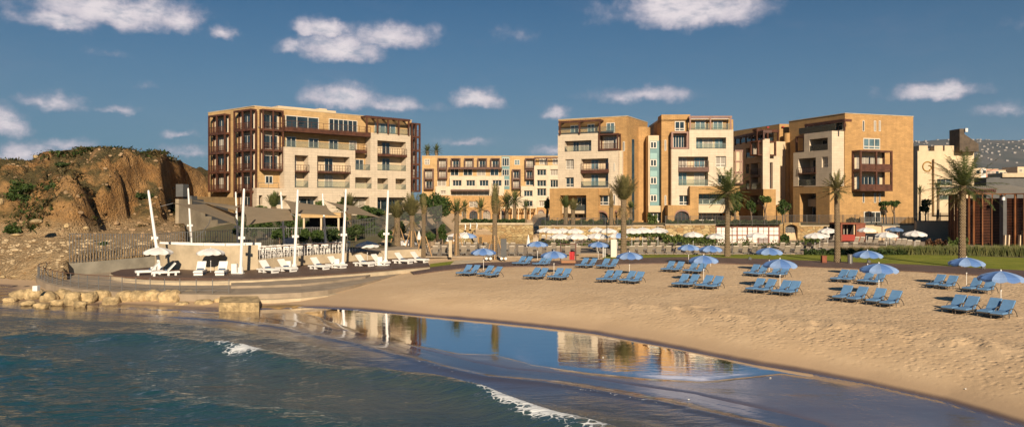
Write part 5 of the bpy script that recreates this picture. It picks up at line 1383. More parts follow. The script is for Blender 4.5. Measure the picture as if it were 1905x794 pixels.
for px in (1871, 1878, 1899, 1904): mb = MB(); mb.bar((XY(px, 101.7), 101.7+ .3, zp0), (XY(px+1, 101.7), 102.0, ZZ(437 if px != 1904 else 428, 102)), .4, .15); mb.build('pale_post', M['creamwall'], rp_)
# shallow roof rising away from the screens
mb = MB(); rim = [(*p, zp1+.20) for p in PP[2:]]+[(PP[-1].x+3, 112, zp1+.5), (PP[-1].x+2, 132, zp1+1.6), (XY(1815, 134), 134, zp1+1.3), (XY(1783, 116), 116, zp1+.5)]
ap = (XY(1880, 124), 124, ZZ(344.5, 124)); k = len(rim)
mb.add(rim+[ap], [(i, (i+1) % k, k) for i in range(k)]); mb.build('roof', mat('grey_roof_membrane', (.27, .24, .19), .9, var=.12, vscale=.4), rp_)
mb = MB()
for i in range(26):
    px = 1772+i*3.2; mb.bar((XY(px, 105.8), 105.8, zp1+.29), (XY(px+1.5, 114), 114, zp1+1.0), .10, .14)
mb.build('roof_battens', M['rustfin'], rp_)
mb = MB(); mb.box(XY(1849, 110), XY(1877, 110), 110, 111.5, zp1+.55, ZZ(354.5, 110)+.1); mb.build('roof_vent', M['greywall'], rp_)

# ===== white panelled screen and cabana =====
rs_ = empty('panelled_screen', (XY(1390, 112), 112, 1.27), 'white panelled screen with red brown frames beside the pool', 'screen')
Ys = 112.; Sf = Fac(rs_, (XY(1331.5, Ys), Ys), (XY(1450.5, Ys), Ys)); 
zb0, zb1 = ZZ(452.8, Ys), ZZ(422, Ys); cuts = [1332.3, 1352, 1371.3, 1390.3, 1410.3, 1430, 1449.4]
o_par = rs_; rs_.location = (0, 0, 0)
fr = MB()
for c_ in cuts: u = Sf.uc(c_, 0)[0]; Sf.bx(fr, u-.09, u+.09, zb0, zb1+.1, -.1, .08)
for z in (zb0, (zb0+zb1)/2, zb1): Sf.bx(fr, 0.03, Sf.L-.03, z-.07, z+.07, -.09, .06)
fr.build('screen_frame', M['pink'] if False else mat('red_brown_frame', (.19, .065, .04), .6, var=.2), rs_)
mp_ = mat('warm_white_panel', (.80, .70, .62), .7, var=.03)  # plain warm white panel colour
mg_ = mat('grey_glass_panel', (.30, .26, .24), .3, var=.1)
for i, (a, b) in enumerate(zip(cuts[:-1], cuts[1:])):
    for j in (0, 1):
        ua, ub = Sf.uc(a, 0)[0]+.09, Sf.uc(b, 0)[0]-.09; um = (ua+ub)/2; zA = zb0+.07+(zb1-zb0)/2*j; zB = zA+(zb1-zb0)/2-.14
        mbp = MB(); Sf.bx(mbp, ua, ub, zA, zB, -.04, .0); o = mbp.build('panel', mg_ if (i, j) == (4, 0) else mp_, rs_)
        mn = MB(); Sf.bx(mn, um-.03, um+.03, zA, zB, .003, .03); Sf.bx(mn, ua, um-.032, zA+(zB-zA)*.45, zA+(zB-zA)*.45+.04, .003, .03); Sf.bx(mn, um+.032, ub, zA+(zB-zA)*.45, zA+(zB-zA)*.45+.04, .003, .03)
        mn.build('muntin', M['brown'], o)
bc = MB(); bc.box(XY(1327, 110), XY(1456, 110), 109.6, 111.8, 1.28, ZZ(454, 110)); bc.build('base_ledge', M['conclight'], rs_)
Yc = 117.; rcb = empty('cabana', (0, 0, 0), 'rust red cabana with a red bench behind the tall palm', 'cabana')
x0, x1 = XY(1553, Yc), XY(1598, Yc); zt_ = ZZ(414, Yc)
cb = MB(); cb.box(x0, x1, Yc-2.2, Yc+2, zt_-.2, zt_); cb.build('roof', M['rust'], rcb)
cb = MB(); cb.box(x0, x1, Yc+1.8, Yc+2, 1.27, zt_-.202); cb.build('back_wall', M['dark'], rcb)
for a, b in ((x0, x0+.25), (XY(1581, Yc), x1-.01)):
    cb = MB(); cb.box(a, b, Yc-2.1, Yc-1.7, 1.27, zt_-.202); cb.build('side_panel', M['rust'], rcb)
for px in (1566, 1572): cb = MB(); cb.box(XY(px, Yc), XY(px+2, Yc), Yc-.6, Yc-.4, 1.27, zt_-.202); cb.build('post', M['concgrey'], rcb)
cb = MB(); cb.box(XY(1550, Yc), XY(1581, Yc)-.01, Yc-1.9, Yc-.9, 1.4, 2.35); cb.build('bench', M['red'] if False else mat('red_bench', (.30, .03, .015), .7), rcb)
# ---------------------------------------------------------------- vegetation
def frond(mb, rg, base, az, elev, L, droop, wind, m=0, lw=.075, ll=.42, nseg=11, dens=2):
    """a pinnate palm leaf: curved midrib with two rows of narrow leaflets"""
    d = Vector((math.sin(az)*math.cos(elev), math.cos(az)*math.cos(elev), math.sin(elev))); p = Vector(base); pts = [p.copy()]
    st = L/nseg
    for i in range(nseg):
        t = i/nseg
        d = (d+Vector((0, 0, -droop*(.25+t)))*st*.35+Vector(wind)*st*.30*(.3+t)).normalized(); p = p+d*st; pts.append(p.copy())
    for i in range(nseg):
        a, b = pts[i], pts[i+1]; t = (b-a).normalized(); s = t.cross(Vector((0, 0, 1)))
        s = s.normalized() if s.length > .05 else Vector((1, 0, 0)); u = s.cross(t)
        w = .035*(1-i/nseg)+.008
        mb.add([a-s*w, a+s*w, b+s*w*.8, b-s*w*.8], [(0, 1, 2, 3)], m)
        if i < 1: continue
        f = math.sin(math.pi*min(1, (i+.6)/nseg)**.75)*.85+.25
        for k in range(dens):
            q = a.lerp(b, (k+.5*rg.random())/dens)
            for sg in (-1, 1):
                l = ll*f*rg.uniform(.75, 1.15)
                dr = (s*sg*rg.uniform(.7, 1)+t*rg.uniform(.5, .9)+u*rg.uniform(-.1, .45)+Vector((0, 0, -.25-.3*droop))+Vector(wind)*.25).normalized()
                e = q+dr*l; ww = t*lw*.5
                mb.add([q-ww, q+ww, e+ww*.25, e-ww*.25], [(0, 1, 2, 3)], m)
def palm(name, px, yb, yt, halfw, label, style='full', zb=None, Y=None, mat_='palmleaf', L=2.6, n=34, wind=(0, 0, 0), seed=1, group='palm trees', props=0, trunkm='ptrunk', lean=0., dry=6):
    rg = random.Random(seed)
    if Y is None: b = W(px, yb, 1.3 if zb is None else zb); b.z = (gz(b.x, b.y) if zb is None else zb)
    else: b = Vector((XY(px, Y), Y, ZZ(yb, Y) if zb is None else zb))
    zt = ZZ(yt, b.y); h = zt-b.z; r = halfw*b.y/F
    root = empty(name, b, label, 'palm tree', group)
    mb = MB(); N = 16
    pts = []; rad = []
    for i in range(N*3+1):
        t = i/(N*3); flare = 1+.35*math.exp(-t*9)+.12*max(0, t-.82)/.18
        pts.append((lean*t*t, .1*math.sin(t*3+seed)*t, -.2+(h+.2)*t)); rad.append(r*flare*(1+.055*(1 if i % 2 else -1))*(1-.12*t))
    mb.tube(pts, rad, 12); mb.build('trunk', M[trunkm], root, smooth=False)
    cb = MB(); top = Vector((lean, .1*math.sin(3+seed), h-.1)); ms = [M[mat_], M['palmdry']]
    for i in range(n):
        az_ = i*2.39996+rg.uniform(-.25, .25); t = i/n
        if style == 'full': e = R(82-105*t**.9); dr = .55+.5*t; l = L*rg.uniform(.82, 1.08)
        elif style == 'up': e = R(86-38*t+rg.uniform(-5, 5)); dr = .10+.35*t; l = L*rg.uniform(.75, 1.05)
        elif style == 'tied': e = R(88-10*t+rg.uniform(-2, 3)); dr = .02+.12*t; l = L*rg.uniform(.7, 1.1)
        else: e = R(80-80*t); dr = .35+.5*t; l = L*rg.uniform(.8, 1.05)
        frond(cb, rg, top+Vector((0, 0, -.15*t)), az_, e, l, dr, wind, ll=.16*L if style != 'tied' else .11*L, nseg=12 if L > 1.8 else 8, dens=3 if L > 2 else 2, lw=.07 if L > 1.8 else .09)
    for i in range(dry):
        az_ = rg.uniform(0, 6.28); frond(cb, rg, top+Vector((0, 0, -.35)), az_, R(rg.uniform(-75, -35)) if style != 'tied' else R(rg.uniform(60, 80)), L*.6, .8 if style != 'tied' else .1, (0, 0, 0), m=1, ll=.12*L, nseg=8)
    cb.build('crown', ms, root)
    for k in range(props):
        a = k*2.1+.5; pb = MB(); pb.bar((math.cos(a)*1.1, math.sin(a)*.9, 0), (math.cos(a)*r*1.05, math.sin(a)*r*1.05, min(h*.62, 2.6)), .09); pb.build('support_pole', M.setdefault('prop', mat('new_timber_pole', (.42, .25, .11), .8)), root)
    return root
wl = (-.55, .15, .05)
palm('palm_tree', 1353, 481, 357, 5.0, 'tall palm with a drooping green crown before the pergola block', 'full', L=3.1, n=44, wind=(-.18, 0, .1), seed=3)
palm('palm_tree', 1557.5, 492, 350, 5.2, 'tall palm with a small windswept crown before the big bay block', 'full', L=2.0, n=40, wind=(-.55, 0, .32), seed=5, mat_='palmolive')
palm('palm_tree', 1790, 501, 345, 6.2, 'tall palm at the right with a wide windblown crown before the slatted pavilion', 'full', L=3.5, n=46, wind=(-.42, 0, .22), seed=8)
palm('palm_tree', 1160, 479, 372, 5.6, 'tall thick trunked palm with a narrow upswept crown before the round tower', 'up', L=3.0, n=46, seed=9, mat_='palmolive', dry=10)
palm('palm_tree', 920.5, 479, 398, 4.8, 'propped palm with tied up fronds in front of the stone bridge', 'tied', L=3.4, n=30, seed=10, mat_='palmolive', props=4, dry=8)
palm('palm_tree', 849.5, 474, 393, 4.6, 'propped palm with a short green crown left of the bridge arch', 'spread', L=1.75, n=30, wind=(.15, 0, .35), seed=11, props=3)
palm('palm_tree', 788, 476, 398, 3.8, 'slim palm with thin upright fronds left of the closed white parasol', 'tied', L=2.5, n=24, seed=12, mat_='palmolive', props=2)
palm('palm_tree', 766.5, 470, 401, 4.8, 'palm with a bushy upright crown beyond the low wall, right of the thickest trunk', 'up', L=2.9, n=34, seed=13, mat_='palmolive', props=3)
palm('palm_tree', 739, 468, 405, 6.0, 'thick trunked palm with a fan of pale fronds behind the last mast', 'up', L=2.4, n=34, seed=14, mat_='palmolive', props=2)
palm('palm_tree', 714, 458, 412, 4.0, 'small palm half hidden behind the rightmost white mast', 'spread', L=2.0, n=26, seed=15, mat_='palmolive')
palm('palm_tree', 649, 457, 388, 5.5, 'palm with feathery crown behind the fourth front mast', 'spread', L=2.6, n=30, seed=16, mat_='palmolive')
palm('palm_tree', 509, 450, 385, 5.5, 'green palm rising behind the middle sail canopy', 'up', L=2.5, n=32, seed=17)
palm('palm_tree', 481, 450, 405, 4.2, 'short palm in the shade under the middle sail', 'spread', L=1.6, n=24, seed=18)
palm('palm_tree', 1052.5, 430, 386, 4.2, 'left one of two slim palms before the second block', 'up', zb=3.6, Y=124., L=2.3, n=26, seed=21)
palm('palm_tree', 1066, 430, 391, 4.0, 'right one of two slim palms before the second block', 'up', zb=3.6, Y=124., L=2.2, n=26, seed=22, mat_='palmolive')
palm('palm_tree', 1137, 436, 386, 4.2, 'young dry palm with tied fronds before the arched window', 'tied', zb=2.6, Y=121., L=3.0, n=18, seed=23, mat_='palmdry', props=2)
palm('palm_tree', 1174, 418, 386, 2.6, 'small bright green palm beside the rounded tower', 'spread', zb=3.6, Y=128., L=1.5, n=26, seed=24)
palm('palm_tree', 943, 408, 378, 3.4, 'left one of the paired dark green palms before the hotel wing', 'full', zb=2., Y=160., L=2.7, n=34, seed=25, dry=2)
palm('palm_tree', 957.5, 408, 373, 3.4, 'right one of the paired dark green palms before the hotel wing', 'full', zb=2., Y=158., L=2.8, n=34, seed=26, dry=2)
palm('palm_tree', 894, 408, 387, 2.4, 'low palm bending over the bridge parapet', 'full', zb=2., Y=152., L=2.6, n=20, seed=27, wind=(-.5, 0, .2), dry=0)
palm('palm_tree', 864, 410, 385, 2.6, 'small palm behind the left end of the bridge', 'full', zb=2., Y=150., L=1.8, n=24, seed=28, dry=0)
palm('palm_tree', 978, 408, 385, 2.2, 'small palm to the right of the paired dark green palms', 'full', zb=2., Y=162., L=2.0, n=24, seed=29, dry=0)
palm('palm_tree', 925, 408, 380, 2.6, 'dark palm just left of the paired palms', 'full', zb=2., Y=166., L=2.0, n=24, seed=30, dry=0)
palm('palm_tree', 795, 400, 281, 3., 'left palm crown showing above the hotel wing roof', 'full', zb=5., Y=262., L=3.0, n=30, seed=31, dry=0)
palm('palm_tree', 812, 400, 280, 3., 'right palm crown showing above the hotel wing roof', 'full', zb=5., Y=262., L=2.8, n=30, seed=32, dry=0)
palm('palm_tree', 1711, 396, 354, 2.0, 'thin palm at the corner of the cream building', 'full', zb=3.6, Y=142., L=1.2, n=22, seed=33, dry=2)
palm('palm_tree', 1745, 396, 352, 2.4, 'slim palm before the cream building balconies', 'full', zb=3.6, Y=142., L=2.0, n=26, seed=34, dry=2)

def leaves(mb, rg, c, rad, n, size, m=0, lumps=9, hollow=.45):
    """leaf-sized quads gathered in uneven clumps through a crown volume"""
    L_ = []
    for i in range(lumps):
        while True:
            v = Vector((rg.uniform(-1, 1), rg.uniform(-1, 1), rg.uniform(-1, 1)))
            if v.length < 1: break
        L_.append((Vector((v.x*rad[0]*.72, v.y*rad[1]*.72, v.z*rad[2]*.72)), rg.uniform(.28, .52)))
    for i in range(n):
        lc, lr = L_[rg.randrange(lumps)]
        d = Vector((rg.gauss(0, 1), rg.gauss(0, 1), rg.gauss(0, 1))).normalized()*(hollow+(1-hollow)*rg.random())*lr
        p = Vector(c)+lc+Vector((d.x*rad[0], d.y*rad[1], d.z*rad[2]))
        a = Vector((rg.gauss(0, 1), rg.gauss(0, 1), rg.gauss(0, 1))).normalized(); b = a.cross(Vector((rg.gauss(0, 1), rg.gauss(0, 1), rg.gauss(0, 1)))).normalized()
        s = size*rg.uniform(.6, 1.3); mb.add([p-a*s, p-b*s*.5, p+a*s, p+b*s*.5], [(0, 1, 2, 3)], m)
def tree(name, px, yb, cx, cy, rx, ry, Y, label, m='leaf', n=1300, size=.22, seed=1, zb=None, group='trees around the residences', lumps=11, props=0, cat='tree', stems=1):
    rg = random.Random(seed); b = Vector((XY(px, Y), Y, zb if zb is not None else gz(XY(px, Y), Y))); root = empty(name, b, label, cat, group)
    c = PT(cx, cy, Y)-b; s = Y/F; RX, RZ = rx*s, ry*s
    t = MB(); r = max(.07, .045*c.z)
    t.tube([(0, 0, -.2), (c.x*.2, 0, c.z*.35), (c.x*.7, 0, c.z*.7), tuple(c)], [r*1.25, r, r*.75, r*.35], 8)
    for k in range(5):
        a = k*1.26+seed; z0 = .45+.09*k
        t.tube([(c.x*z0, 0, c.z*z0), (c.x+math.cos(a)*RX*.35, math.sin(a)*RX*.35, c.z*(z0+.12)), (c.x+math.cos(a)*RX*.75, math.sin(a)*RX*.7, c.z+RZ*.3*math.sin(k*2.))], [r*.5, r*.33, r*.12], 6)
    t.build('trunk', M['bark'], root, smooth=True)
    cb = MB(); leaves(cb, rg, c, (RX*1.08, RX*1.0, RZ*1.08), n, size, lumps=lumps); cb.build('crown', M[m], root)
    for k in range(props): pb = MB(); a = k*2.1; pb.bar((math.cos(a)*.9, math.sin(a)*.8, 0), (0, 0, 2.0), .08); pb.build('support_pole', M['prop'], root)
    return root
tree('tree', 1368, 412, 1366, 373, 15, 21, 129, 'round dark green tree behind the tall palm with the drooping crown', 'leaf', 1900, seed=41)
tree('tree', 1398, 412, 1397, 386, 9, 15, 128, 'slender dark tree left of the propped sparse one', 'leaf', 900, seed=42)
tree('tree', 1425, 412, 1420, 372, 14, 9, 127, 'sparse light green tree on crossed support poles', 'leafl', 700, seed=43, props=3, lumps=7)
tree('tree', 1461, 412, 1460, 387, 13, 18, 126, 'dense green tree left of the big bay block', 'leaf', 1500, seed=44)
tree('tree', 1649, 418, 1647, 382, 11, 7, 126, 'left one of two flat topped little trees before the blank ochre wall', 'leaf', 800, seed=45, lumps=6)
tree('tree', 1664, 418, 1663, 378, 9, 7, 128, 'right one of two flat topped little trees before the blank ochre wall', 'leaf', 700, seed=46, lumps=6)
tree('tree', 814, 432, 814, 382, 22, 27, 118, 'large dark broadleaf tree on the bank left of the bridge', 'leaf', 3600, seed=47, lumps=18)
tree('tree', 793, 432, 792, 375, 11, 17, 122, 'dark tree between the first block and the large bank tree', 'leaf', 1300, seed=48)
tree('tree', 1017, 410, 1018, 378, 6, 15, 140, 'narrow dark tree at the right end of the hotel wing', 'leaf', 800, seed=49, zb=2.)
tree('tree', 640, 430, 640, 380, 15, 12, 104, 'green tree behind the fourth front mast under the cream wing', 'leaf', 1300, seed=50)
tree('tree', 592, 425, 592, 388, 18, 12, 106, 'bushy green tree beside the large ground floor window', 'leafl', 1200, seed=51)
tree('tree', 693, 430, 690, 398, 26, 15, 102, 'dark spreading tree under the cream wing before the tall mesh fence', 'leaf', 2400, seed=52, lumps=16)
tree('tree', 487, 425, 484, 392, 12, 10, 106, 'light green shrubby tree above the middle sail', 'leafl', 800, seed=53)
tree('tree', 1722, 408, 1722, 386, 15, 14, 136, 'dark gnarled tree right of the big bay block', 'leaf', 1100, seed=54, lumps=8)
sh = [(449, 425, 16, 17, 88), (475, 427, 14, 15, 90), (496, 418, 15, 22, 94), (520, 424, 13, 18, 92), (543, 415, 14, 24, 96), (566, 424, 14, 17, 92), (588, 418, 14, 24, 95), (612, 428, 14, 16, 90), (634, 420, 13, 20, 94),
      (662, 432, 16, 14, 92), (560, 436, 15, 12, 86), (590, 437, 17, 12, 86), (620, 438, 15, 12, 86), (520, 437, 14, 11, 86), (690, 425, 14, 16, 98), (755, 392, 12, 15, 112), (770, 405, 12, 14, 112), (718, 437, 13, 10, 88), (745, 425, 12, 12, 98), (823, 432, 9, 14, 108), (800, 440, 11, 7, 100)]
for i, (px, py, rx, ry, Y) in enumerate(sh):
    rg = random.Random(60+i); x = XY(px, Y); z = ZZ(py, Y); s = Y/F
    cb = MB(); rz = ry*s*1.05; leaves(cb, rg, (0, 0, 0), (rx*s*1.15, rx*s, rz), 1100, .20, lumps=10, hollow=.2)
    root = empty('shrub', (x, Y, gz(x, Y)), ordw(i)+' from the left in the band of dark garden shrubs behind the sails' if i < 16 else ('dark shrub below the tall mesh fence' if i == 17 else 'shrub beneath the first block corner, before the fence' if i == 18 else 'upright shrub beside the bridge end' if i == 19 else 'low shrub on the bank left of the white parasols'), 'shrub', 'garden shrubs on the left bank')
    t = MB(); t.tube([(0, 0, 0), (0, 0, max(.3, z-root.location.z))], [.12, .05], 6); t.build('stem', M['bark'], root)
    o = cb.build('foliage', M['leaf'] if i % 3 else M['hedge'], root); o.location = (0, 0, z-root.location.z)
def hedge(px0, px1, yt, yb, Y, label, m='hedge', n=2500, size=.16, dep=1.2, name='hedge', cat='hedge', up=0., kind=None, Y1=None, zb=None):
    rg = random.Random(int(px0)); mb = MB(); Y1 = Y1 or Y
    for i in range(n):
        t = rg.random(); px = px0+(px1-px0)*t; yy = Y+(Y1-Y)*t+rg.uniform(0, dep); x = XY(px, yy)
        z0 = ZZ(yb, Y) if zb is None else zb; z1 = ZZ(yt, yy)
        hh = (z1-z0)*(.72+.28*(.5+.5*math.sin(px*.35)+.8*(rg.random()-.5)))
        z = z0+hh*(rg.random()**.6)
        if up: # blades
            b = Vector((x, yy, z0)); e = b+Vector((rg.gauss(0, .22), rg.gauss(0, .2), hh*rg.uniform(.7, 1.1))); w = Vector((.045, 0, 0)); mid_ = b.lerp(e, .55)+Vector((0, 0, .06))
            mb.add([b-w, b+w, mid_+w*.7, mid_-w*.7, e], [(0, 1, 2, 3), (3, 2, 4)])
        else:
            p = Vector((x, yy, z)); a = Vector((rg.gauss(0, 1), rg.gauss(0, 1), rg.gauss(0, 1))).normalized(); b = a.cross(Vector((rg.gauss(0, 1), rg.gauss(0, 1), rg.gauss(0, 1)))).normalized(); s = size*rg.uniform(.6, 1.3)
            mb.add([p-a*s, p-b*s*.6, p+a*s, p+b*s*.6], [(0, 1, 2, 3)])
    o = mb.build(name, M[m]); tag(o, label, cat, kind=kind); return o
hedge(858, 976, 407.5, 415, 139.3, 'clipped green hedge along the bridge parapet', 'hedge', 2600, .2, 1.5)
hedge(1008, 1175, 409, 420, 124, 'dark hedge behind the fence on the stone wall', 'hedge', 3200, .2, 1.5)
hedge(1240, 1452, 409.5, 418, 120, 'dark green hedge above the white panelled screen', 'hedge', 3600, .2, 1.5)
hedge(1232, 1333, 437, 452, 110, 'green hedge on the far side of the pool', 'leafl', 2600, .18, 1.5, zb=1.3)
hedge(1152, 1238, 429, 440, 114, 'planted ledge under the white parasols beside the thick palm', 'leafl', 1800, .18, 1.5, zb=2.0)
hedge(1496, 1692, 463, 475, 84.0, 'low reddish green hedge between the lawn and grey loungers', 'hedge', 5200, .13, 1.6, zb=1.25)
hedge(1497, 1525, 442, 449, 108, 'low green bushes before the brown stone wall', 'leafl', 600, .15, 1., zb=1.3)
hedge(1452, 1468, 436, 448, 112, 'round green bush before the arched gate', 'leaf', 700, .15, 1., zb=1.3)
hedge(1560, 1700, 458, 474, 86.5, 'brown grasses behind the low hedge', 'scrub', 2600, .2, 2., 'ornamental_grass', 'grass', 1, 'stuff', zb=1.3)
hedge(1640, 1925, 456, 482, 85, 'tall green reeds along the far side of the lawn', 'reed', 15000, .2, 3., 'reeds', 'reeds', 1, 'stuff', Y1=80, zb=1.3)
hedge(1722, 1760, 446, 462, 92, 'reddish shrub left of the slatted pavilion', 'redshrub', 1100, .18, 1.8, 'shrub', 'shrub', zb=1.3)
hedge(1765, 1800, 444, 458, 90, 'pale green shrub at the foot of the pavilion', 'leafl', 900, .18, 1.5, 'shrub', 'shrub', zb=1.3)
hedge(1205, 1222, 398, 412, 126, 'light green planting before the turquoise link', 'leafl', 500, .2, 1.2, 'shrub', 'shrub', zb=3.6)
hedge(1575, 1600, 405, 416, 124, 'grey green shrub above the cabana', 'scrub', 600, .2, 1.2, 'shrub', 'shrub', zb=3.6)
hedge(1598, 1640, 415, 419, 125, 'green strip of planting below the ground floor window', 'leafl', 700, .15, 1., zb=3.6)
# low plants between the loungers and the pool
rg = random.Random(77); mb = MB()
for i in range(3600):
    px = rg.uniform(1002, 1500); k = .5+.5*math.sin(px*.11)+.5*math.sin(px*.037+2)
    if rg.random() > .35+.5*k: continue
    Y = rg.uniform(103.8, 106.2); x = XY(px, Y); p = Vector((x, Y, 1.3+rg.random()**1.5*.95*(.5+k*.5))); a = Vector((rg.gauss(0, 1), rg.gauss(0, 1), rg.gauss(0, 1))).normalized(); b = a.cross(Vector((0, .3, 1))).normalized(); s = rg.uniform(.1, .24)
    mb.add([p-a*s, p-b*s*.5, p+a*s, p+b*s*.5], [(0, 1, 2, 3)])
tag(mb.build('poolside_planting', M['leafl']), 'loose green planting along the far edge of the pool', 'plants', kind='stuff')
# scrub and loose stones on the hill
rg = random.Random(5); mb = MB(); n = 0
for i in range(11000):
    Y = rg.uniform(72, 125); px = rg.uniform(-60, 392); x = XY(px, Y); z = hz_at(x, Y)
    if z < 4.2: continue
    d = fbm(np.array([x*.12]), np.array([Y*.12+40]), 3)[0]
    if d < -.10+rg.uniform(-.15, .22): continue
    zz_ = hz_at(x+.8, Y)-z; zy = hz_at(x, Y+.8)-z
    if abs(zz_)+abs(zy) > 3.4: continue
    r = rg.uniform(.2, .62)
    for k in range(12):
        p = Vector((x, Y, z))+Vector((rg.gauss(0, r), rg.gauss(0, r), rg.random()*r*.9)); a = Vector((rg.gauss(0, 1), rg.gauss(0, 1), rg.gauss(0, 1))).normalized(); b = a.cross(Vector((0, .3, 1))).normalized(); s = rg.uniform(.12, .34)
        mb.add([p-a*s, p-b*s*.5, p+a*s, p+b*s*.5], [(0, 1, 2, 3)], 1 if (i % 5) < 2 else 0)
tag(mb.build('hill_scrub', [M['scrub'], M['leaf']]), 'dry scrub scattered over the rocky hill', 'scrub', kind='stuff')
for i, (px, py, rx, ry, Y, lb) in enumerate(((34, 322, 34, 22, 92, 'large bright green bush at the left end of the hill'), (18, 390, 20, 11, 84, 'green bush low on the left flank of the hill'), (118, 276, 14, 4, 100, 'low green bush on the hill crest'),
        (268, 312, 16, 8, 100, 'green bush high on the rocky hill above the shadowed cliff'), (95, 345, 14, 8, 90, 'green bush on the bare orange slope'), (330, 355, 12, 9, 112, 'dull green bush right of the shadowed cliff'), (192, 432, 9, 4, 76, 'small bush on the scree above the bar fence'), (345, 420, 12, 7, 84, 'thorny bush beside the dead wood at the foot of the stepped wall'))):
    rg = random.Random(90+i); s = Y/F; x = XY(px, Y); z = ZZ(py, Y); zg_ = hz_at(x, Y) if px < 340 else gz(x, Y)
    root = empty('bush', (x, Y, zg_), lb, 'bush', 'bushes on the hill'); cb = MB()
    leaves(cb, rg, (0, 0, max(ry*s*.5, 0)), (rx*s, rx*s*.9, ry*s), 1500 if rx > 18 else 600, .2, lumps=10, hollow=.2); cb.build('foliage', M['leaf' if i < 2 else 'hedge'], root)
    t = MB(); t.tube([(0, 0, -.3), (0, 0, ry*s*.6)], [.12, .05], 6); t.build('stem', M['bark'], root)
def rock_mb(rg, sx, sy, sz, sub=2, rough=.22, flat=0.):
    import bmesh
    bm = bmesh.new(); bmesh.ops.create_icosphere(bm, subdivisions=sub, radius=1)
    off = Vector((rg.uniform(0, 50), rg.uniform(0, 50), rg.uniform(0, 50)))
    for v in bm.verts:
        d = v.co.normalized(); q = max(abs(d.x), abs(d.y), abs(d.z)); p = d*(.62+.38/q*.8)
        k = 1+rough*mnoise.noise(d*1.3+off)+rough*.5*mnoise.noise(d*3.1+off)
        v.co = Vector((p.x*sx*k, p.y*sy*k, p.z*sz*k))
    mb = MB(); mb.v = [tuple(v.co) for v in bm.verts]; mb.f = [tuple(v.index for v in f.verts) for f in bm.faces]; mb.mi = [0]*len(mb.f); bm.free(); return mb
rg = random.Random(15); mb = MB()
for i in range(1000):
    Y = rg.uniform(61, 80); px = rg.uniform(-80, 300); x = XY(px, Y); z = hz_at(x, Y)
    if z < .9 or z > 6.5 or gz(x, Y) > z+.3: continue
    s = .05+.17*rg.random()**3
    if px < 120 and rg.random() < .2: s *= 1.6
    rmb = rock_mb(rg, s*rg.uniform(.8, 1.5), s, s*rg.uniform(.5, .9), 1, .3)
    mb.add([Vector(v)+Vector((x, Y, z+s*.15)) for v in rmb.v], rmb.f)
for i in range(900):
    Y = rg.uniform(78, 125); px = rg.uniform(-80, 390); x = XY(px, Y); z = hz_at(x, Y)
    if z < 3.5: continue
    s = .07+.26*rg.random()**3
    rmb = rock_mb(rg, s*rg.uniform(.8, 1.5), s, s*rg.uniform(.6, 1.1), 1, .4)
    mb.add([Vector(v)+Vector((x, Y, z+s*.1)) for v in rmb.v], rmb.f, 1)
tag(mb.build('scree', [mat('pale_scree_stone', (.46, .35, .21), .9, var=.35, vscale=1.5), mat('hill_rock', (.30, .20, .11), .9, var=.4, vscale=1.2)]), 'pale loose stones at the foot of the hill', 'stones', kind='stuff')
for i, (px, py, w, h, Y, lb) in enumerate(((68, 412, 22, 9, 78, 'pale boulder on the left hill slope above the scree'), (30, 437, 17, 6, 72, 'long pale slab among the scree'), (124, 420, 9, 9, 78, 'small upright boulder on the orange slope'), (66, 292, 8, 7, 100, 'round boulder on the hill skyline'), (160, 424, 10, 6, 76, 'low boulder right of the upright one'), (2, 375, 9, 12, 84, 'pale rock at the left edge of the photo'), (5, 515, 10, 5, 63, 'dark wet rock at the left shoreline'), (26, 514, 11, 4, 62, 'dark low rock on the sand left of the railing'))):
    rg = random.Random(200+i); s = Y/F; rb = rock_mb(rg, w*s*.55, w*s*.5, h*s*.55, 2, .28); x = XY(px, Y)
    o = rb.build('boulder', M['rock'], smooth=False); o.location = (x, Y, max(ZZ(py, Y), hz_at(x, Y)-.1 if i < 6 else .8)); tag(o, lb, 'boulder', 'boulders on the hill')
# breakwater boulders along the sea walk
bl = [(36, 548, 20, 20), (62, 546, 22, 24), (50, 562, 15, 9), (88, 551, 18, 22), (75, 566, 16, 10), (108, 561, 17, 12), (114, 548, 20, 22), (133, 555, 18, 26), (158, 553, 24, 24), (148, 564, 14, 12), (185, 550, 20, 24), (206, 558, 18, 18),
      (232, 552, 20, 24), (258, 551, 20, 26), (284, 551, 18, 26), (315, 552, 22, 28), (338, 564, 16, 10), (352, 548, 22, 20), (378, 562, 22, 13), (398, 548, 13, 16), (404, 560, 9, 14), (18, 556, 14, 10)]
for i, (px, py, w, h) in enumerate(bl):
    rg = random.Random(300+i); sc_ = (py+h*.45-YH)/7.35; Y = F/sc_; s = 1/sc_
    rb = rock_mb(rg, w*s*.92, w*s*.75, h*s*.60, 3, .26); o = rb.build('boulder', M['rock'], smooth=True); o.location = (XY(px, Y), Y+.1, ZZ(py, Y)-.10); o.rotation_euler = (0, 0, rg.uniform(-.3, .3))
    tag(o, ordw(i)+' boulder of the breakwater by its place along the sea walk' if False else ['leftmost large', 'second large', 'low yellowed', 'broad', 'algae stained low', 'small waterline', 'upright', 'tall golden', 'wide pale', 'small wedged', 'split', 'smooth', 'tan', 'squared', 'dark edged', 'big grey topped', 'low waterline', 'tilted dark', 'flat lying', 'slim dark', 'last small', 'outermost partly sunken'][i]+' boulder in the row below the sea walk, '+ordw(i)+' from the left', 'boulder', 'breakwater boulders below the sea walk')
mb = MB(); mb.prism(pxy([(407, 577), (482, 577.5), (484, 570), (478, 562), (410, 561)], .1), -.6, .62); o = mb.build('stone_slab', M['rock']); tag(o, 'big squared golden stone slab at the end of the breakwater', 'stone')

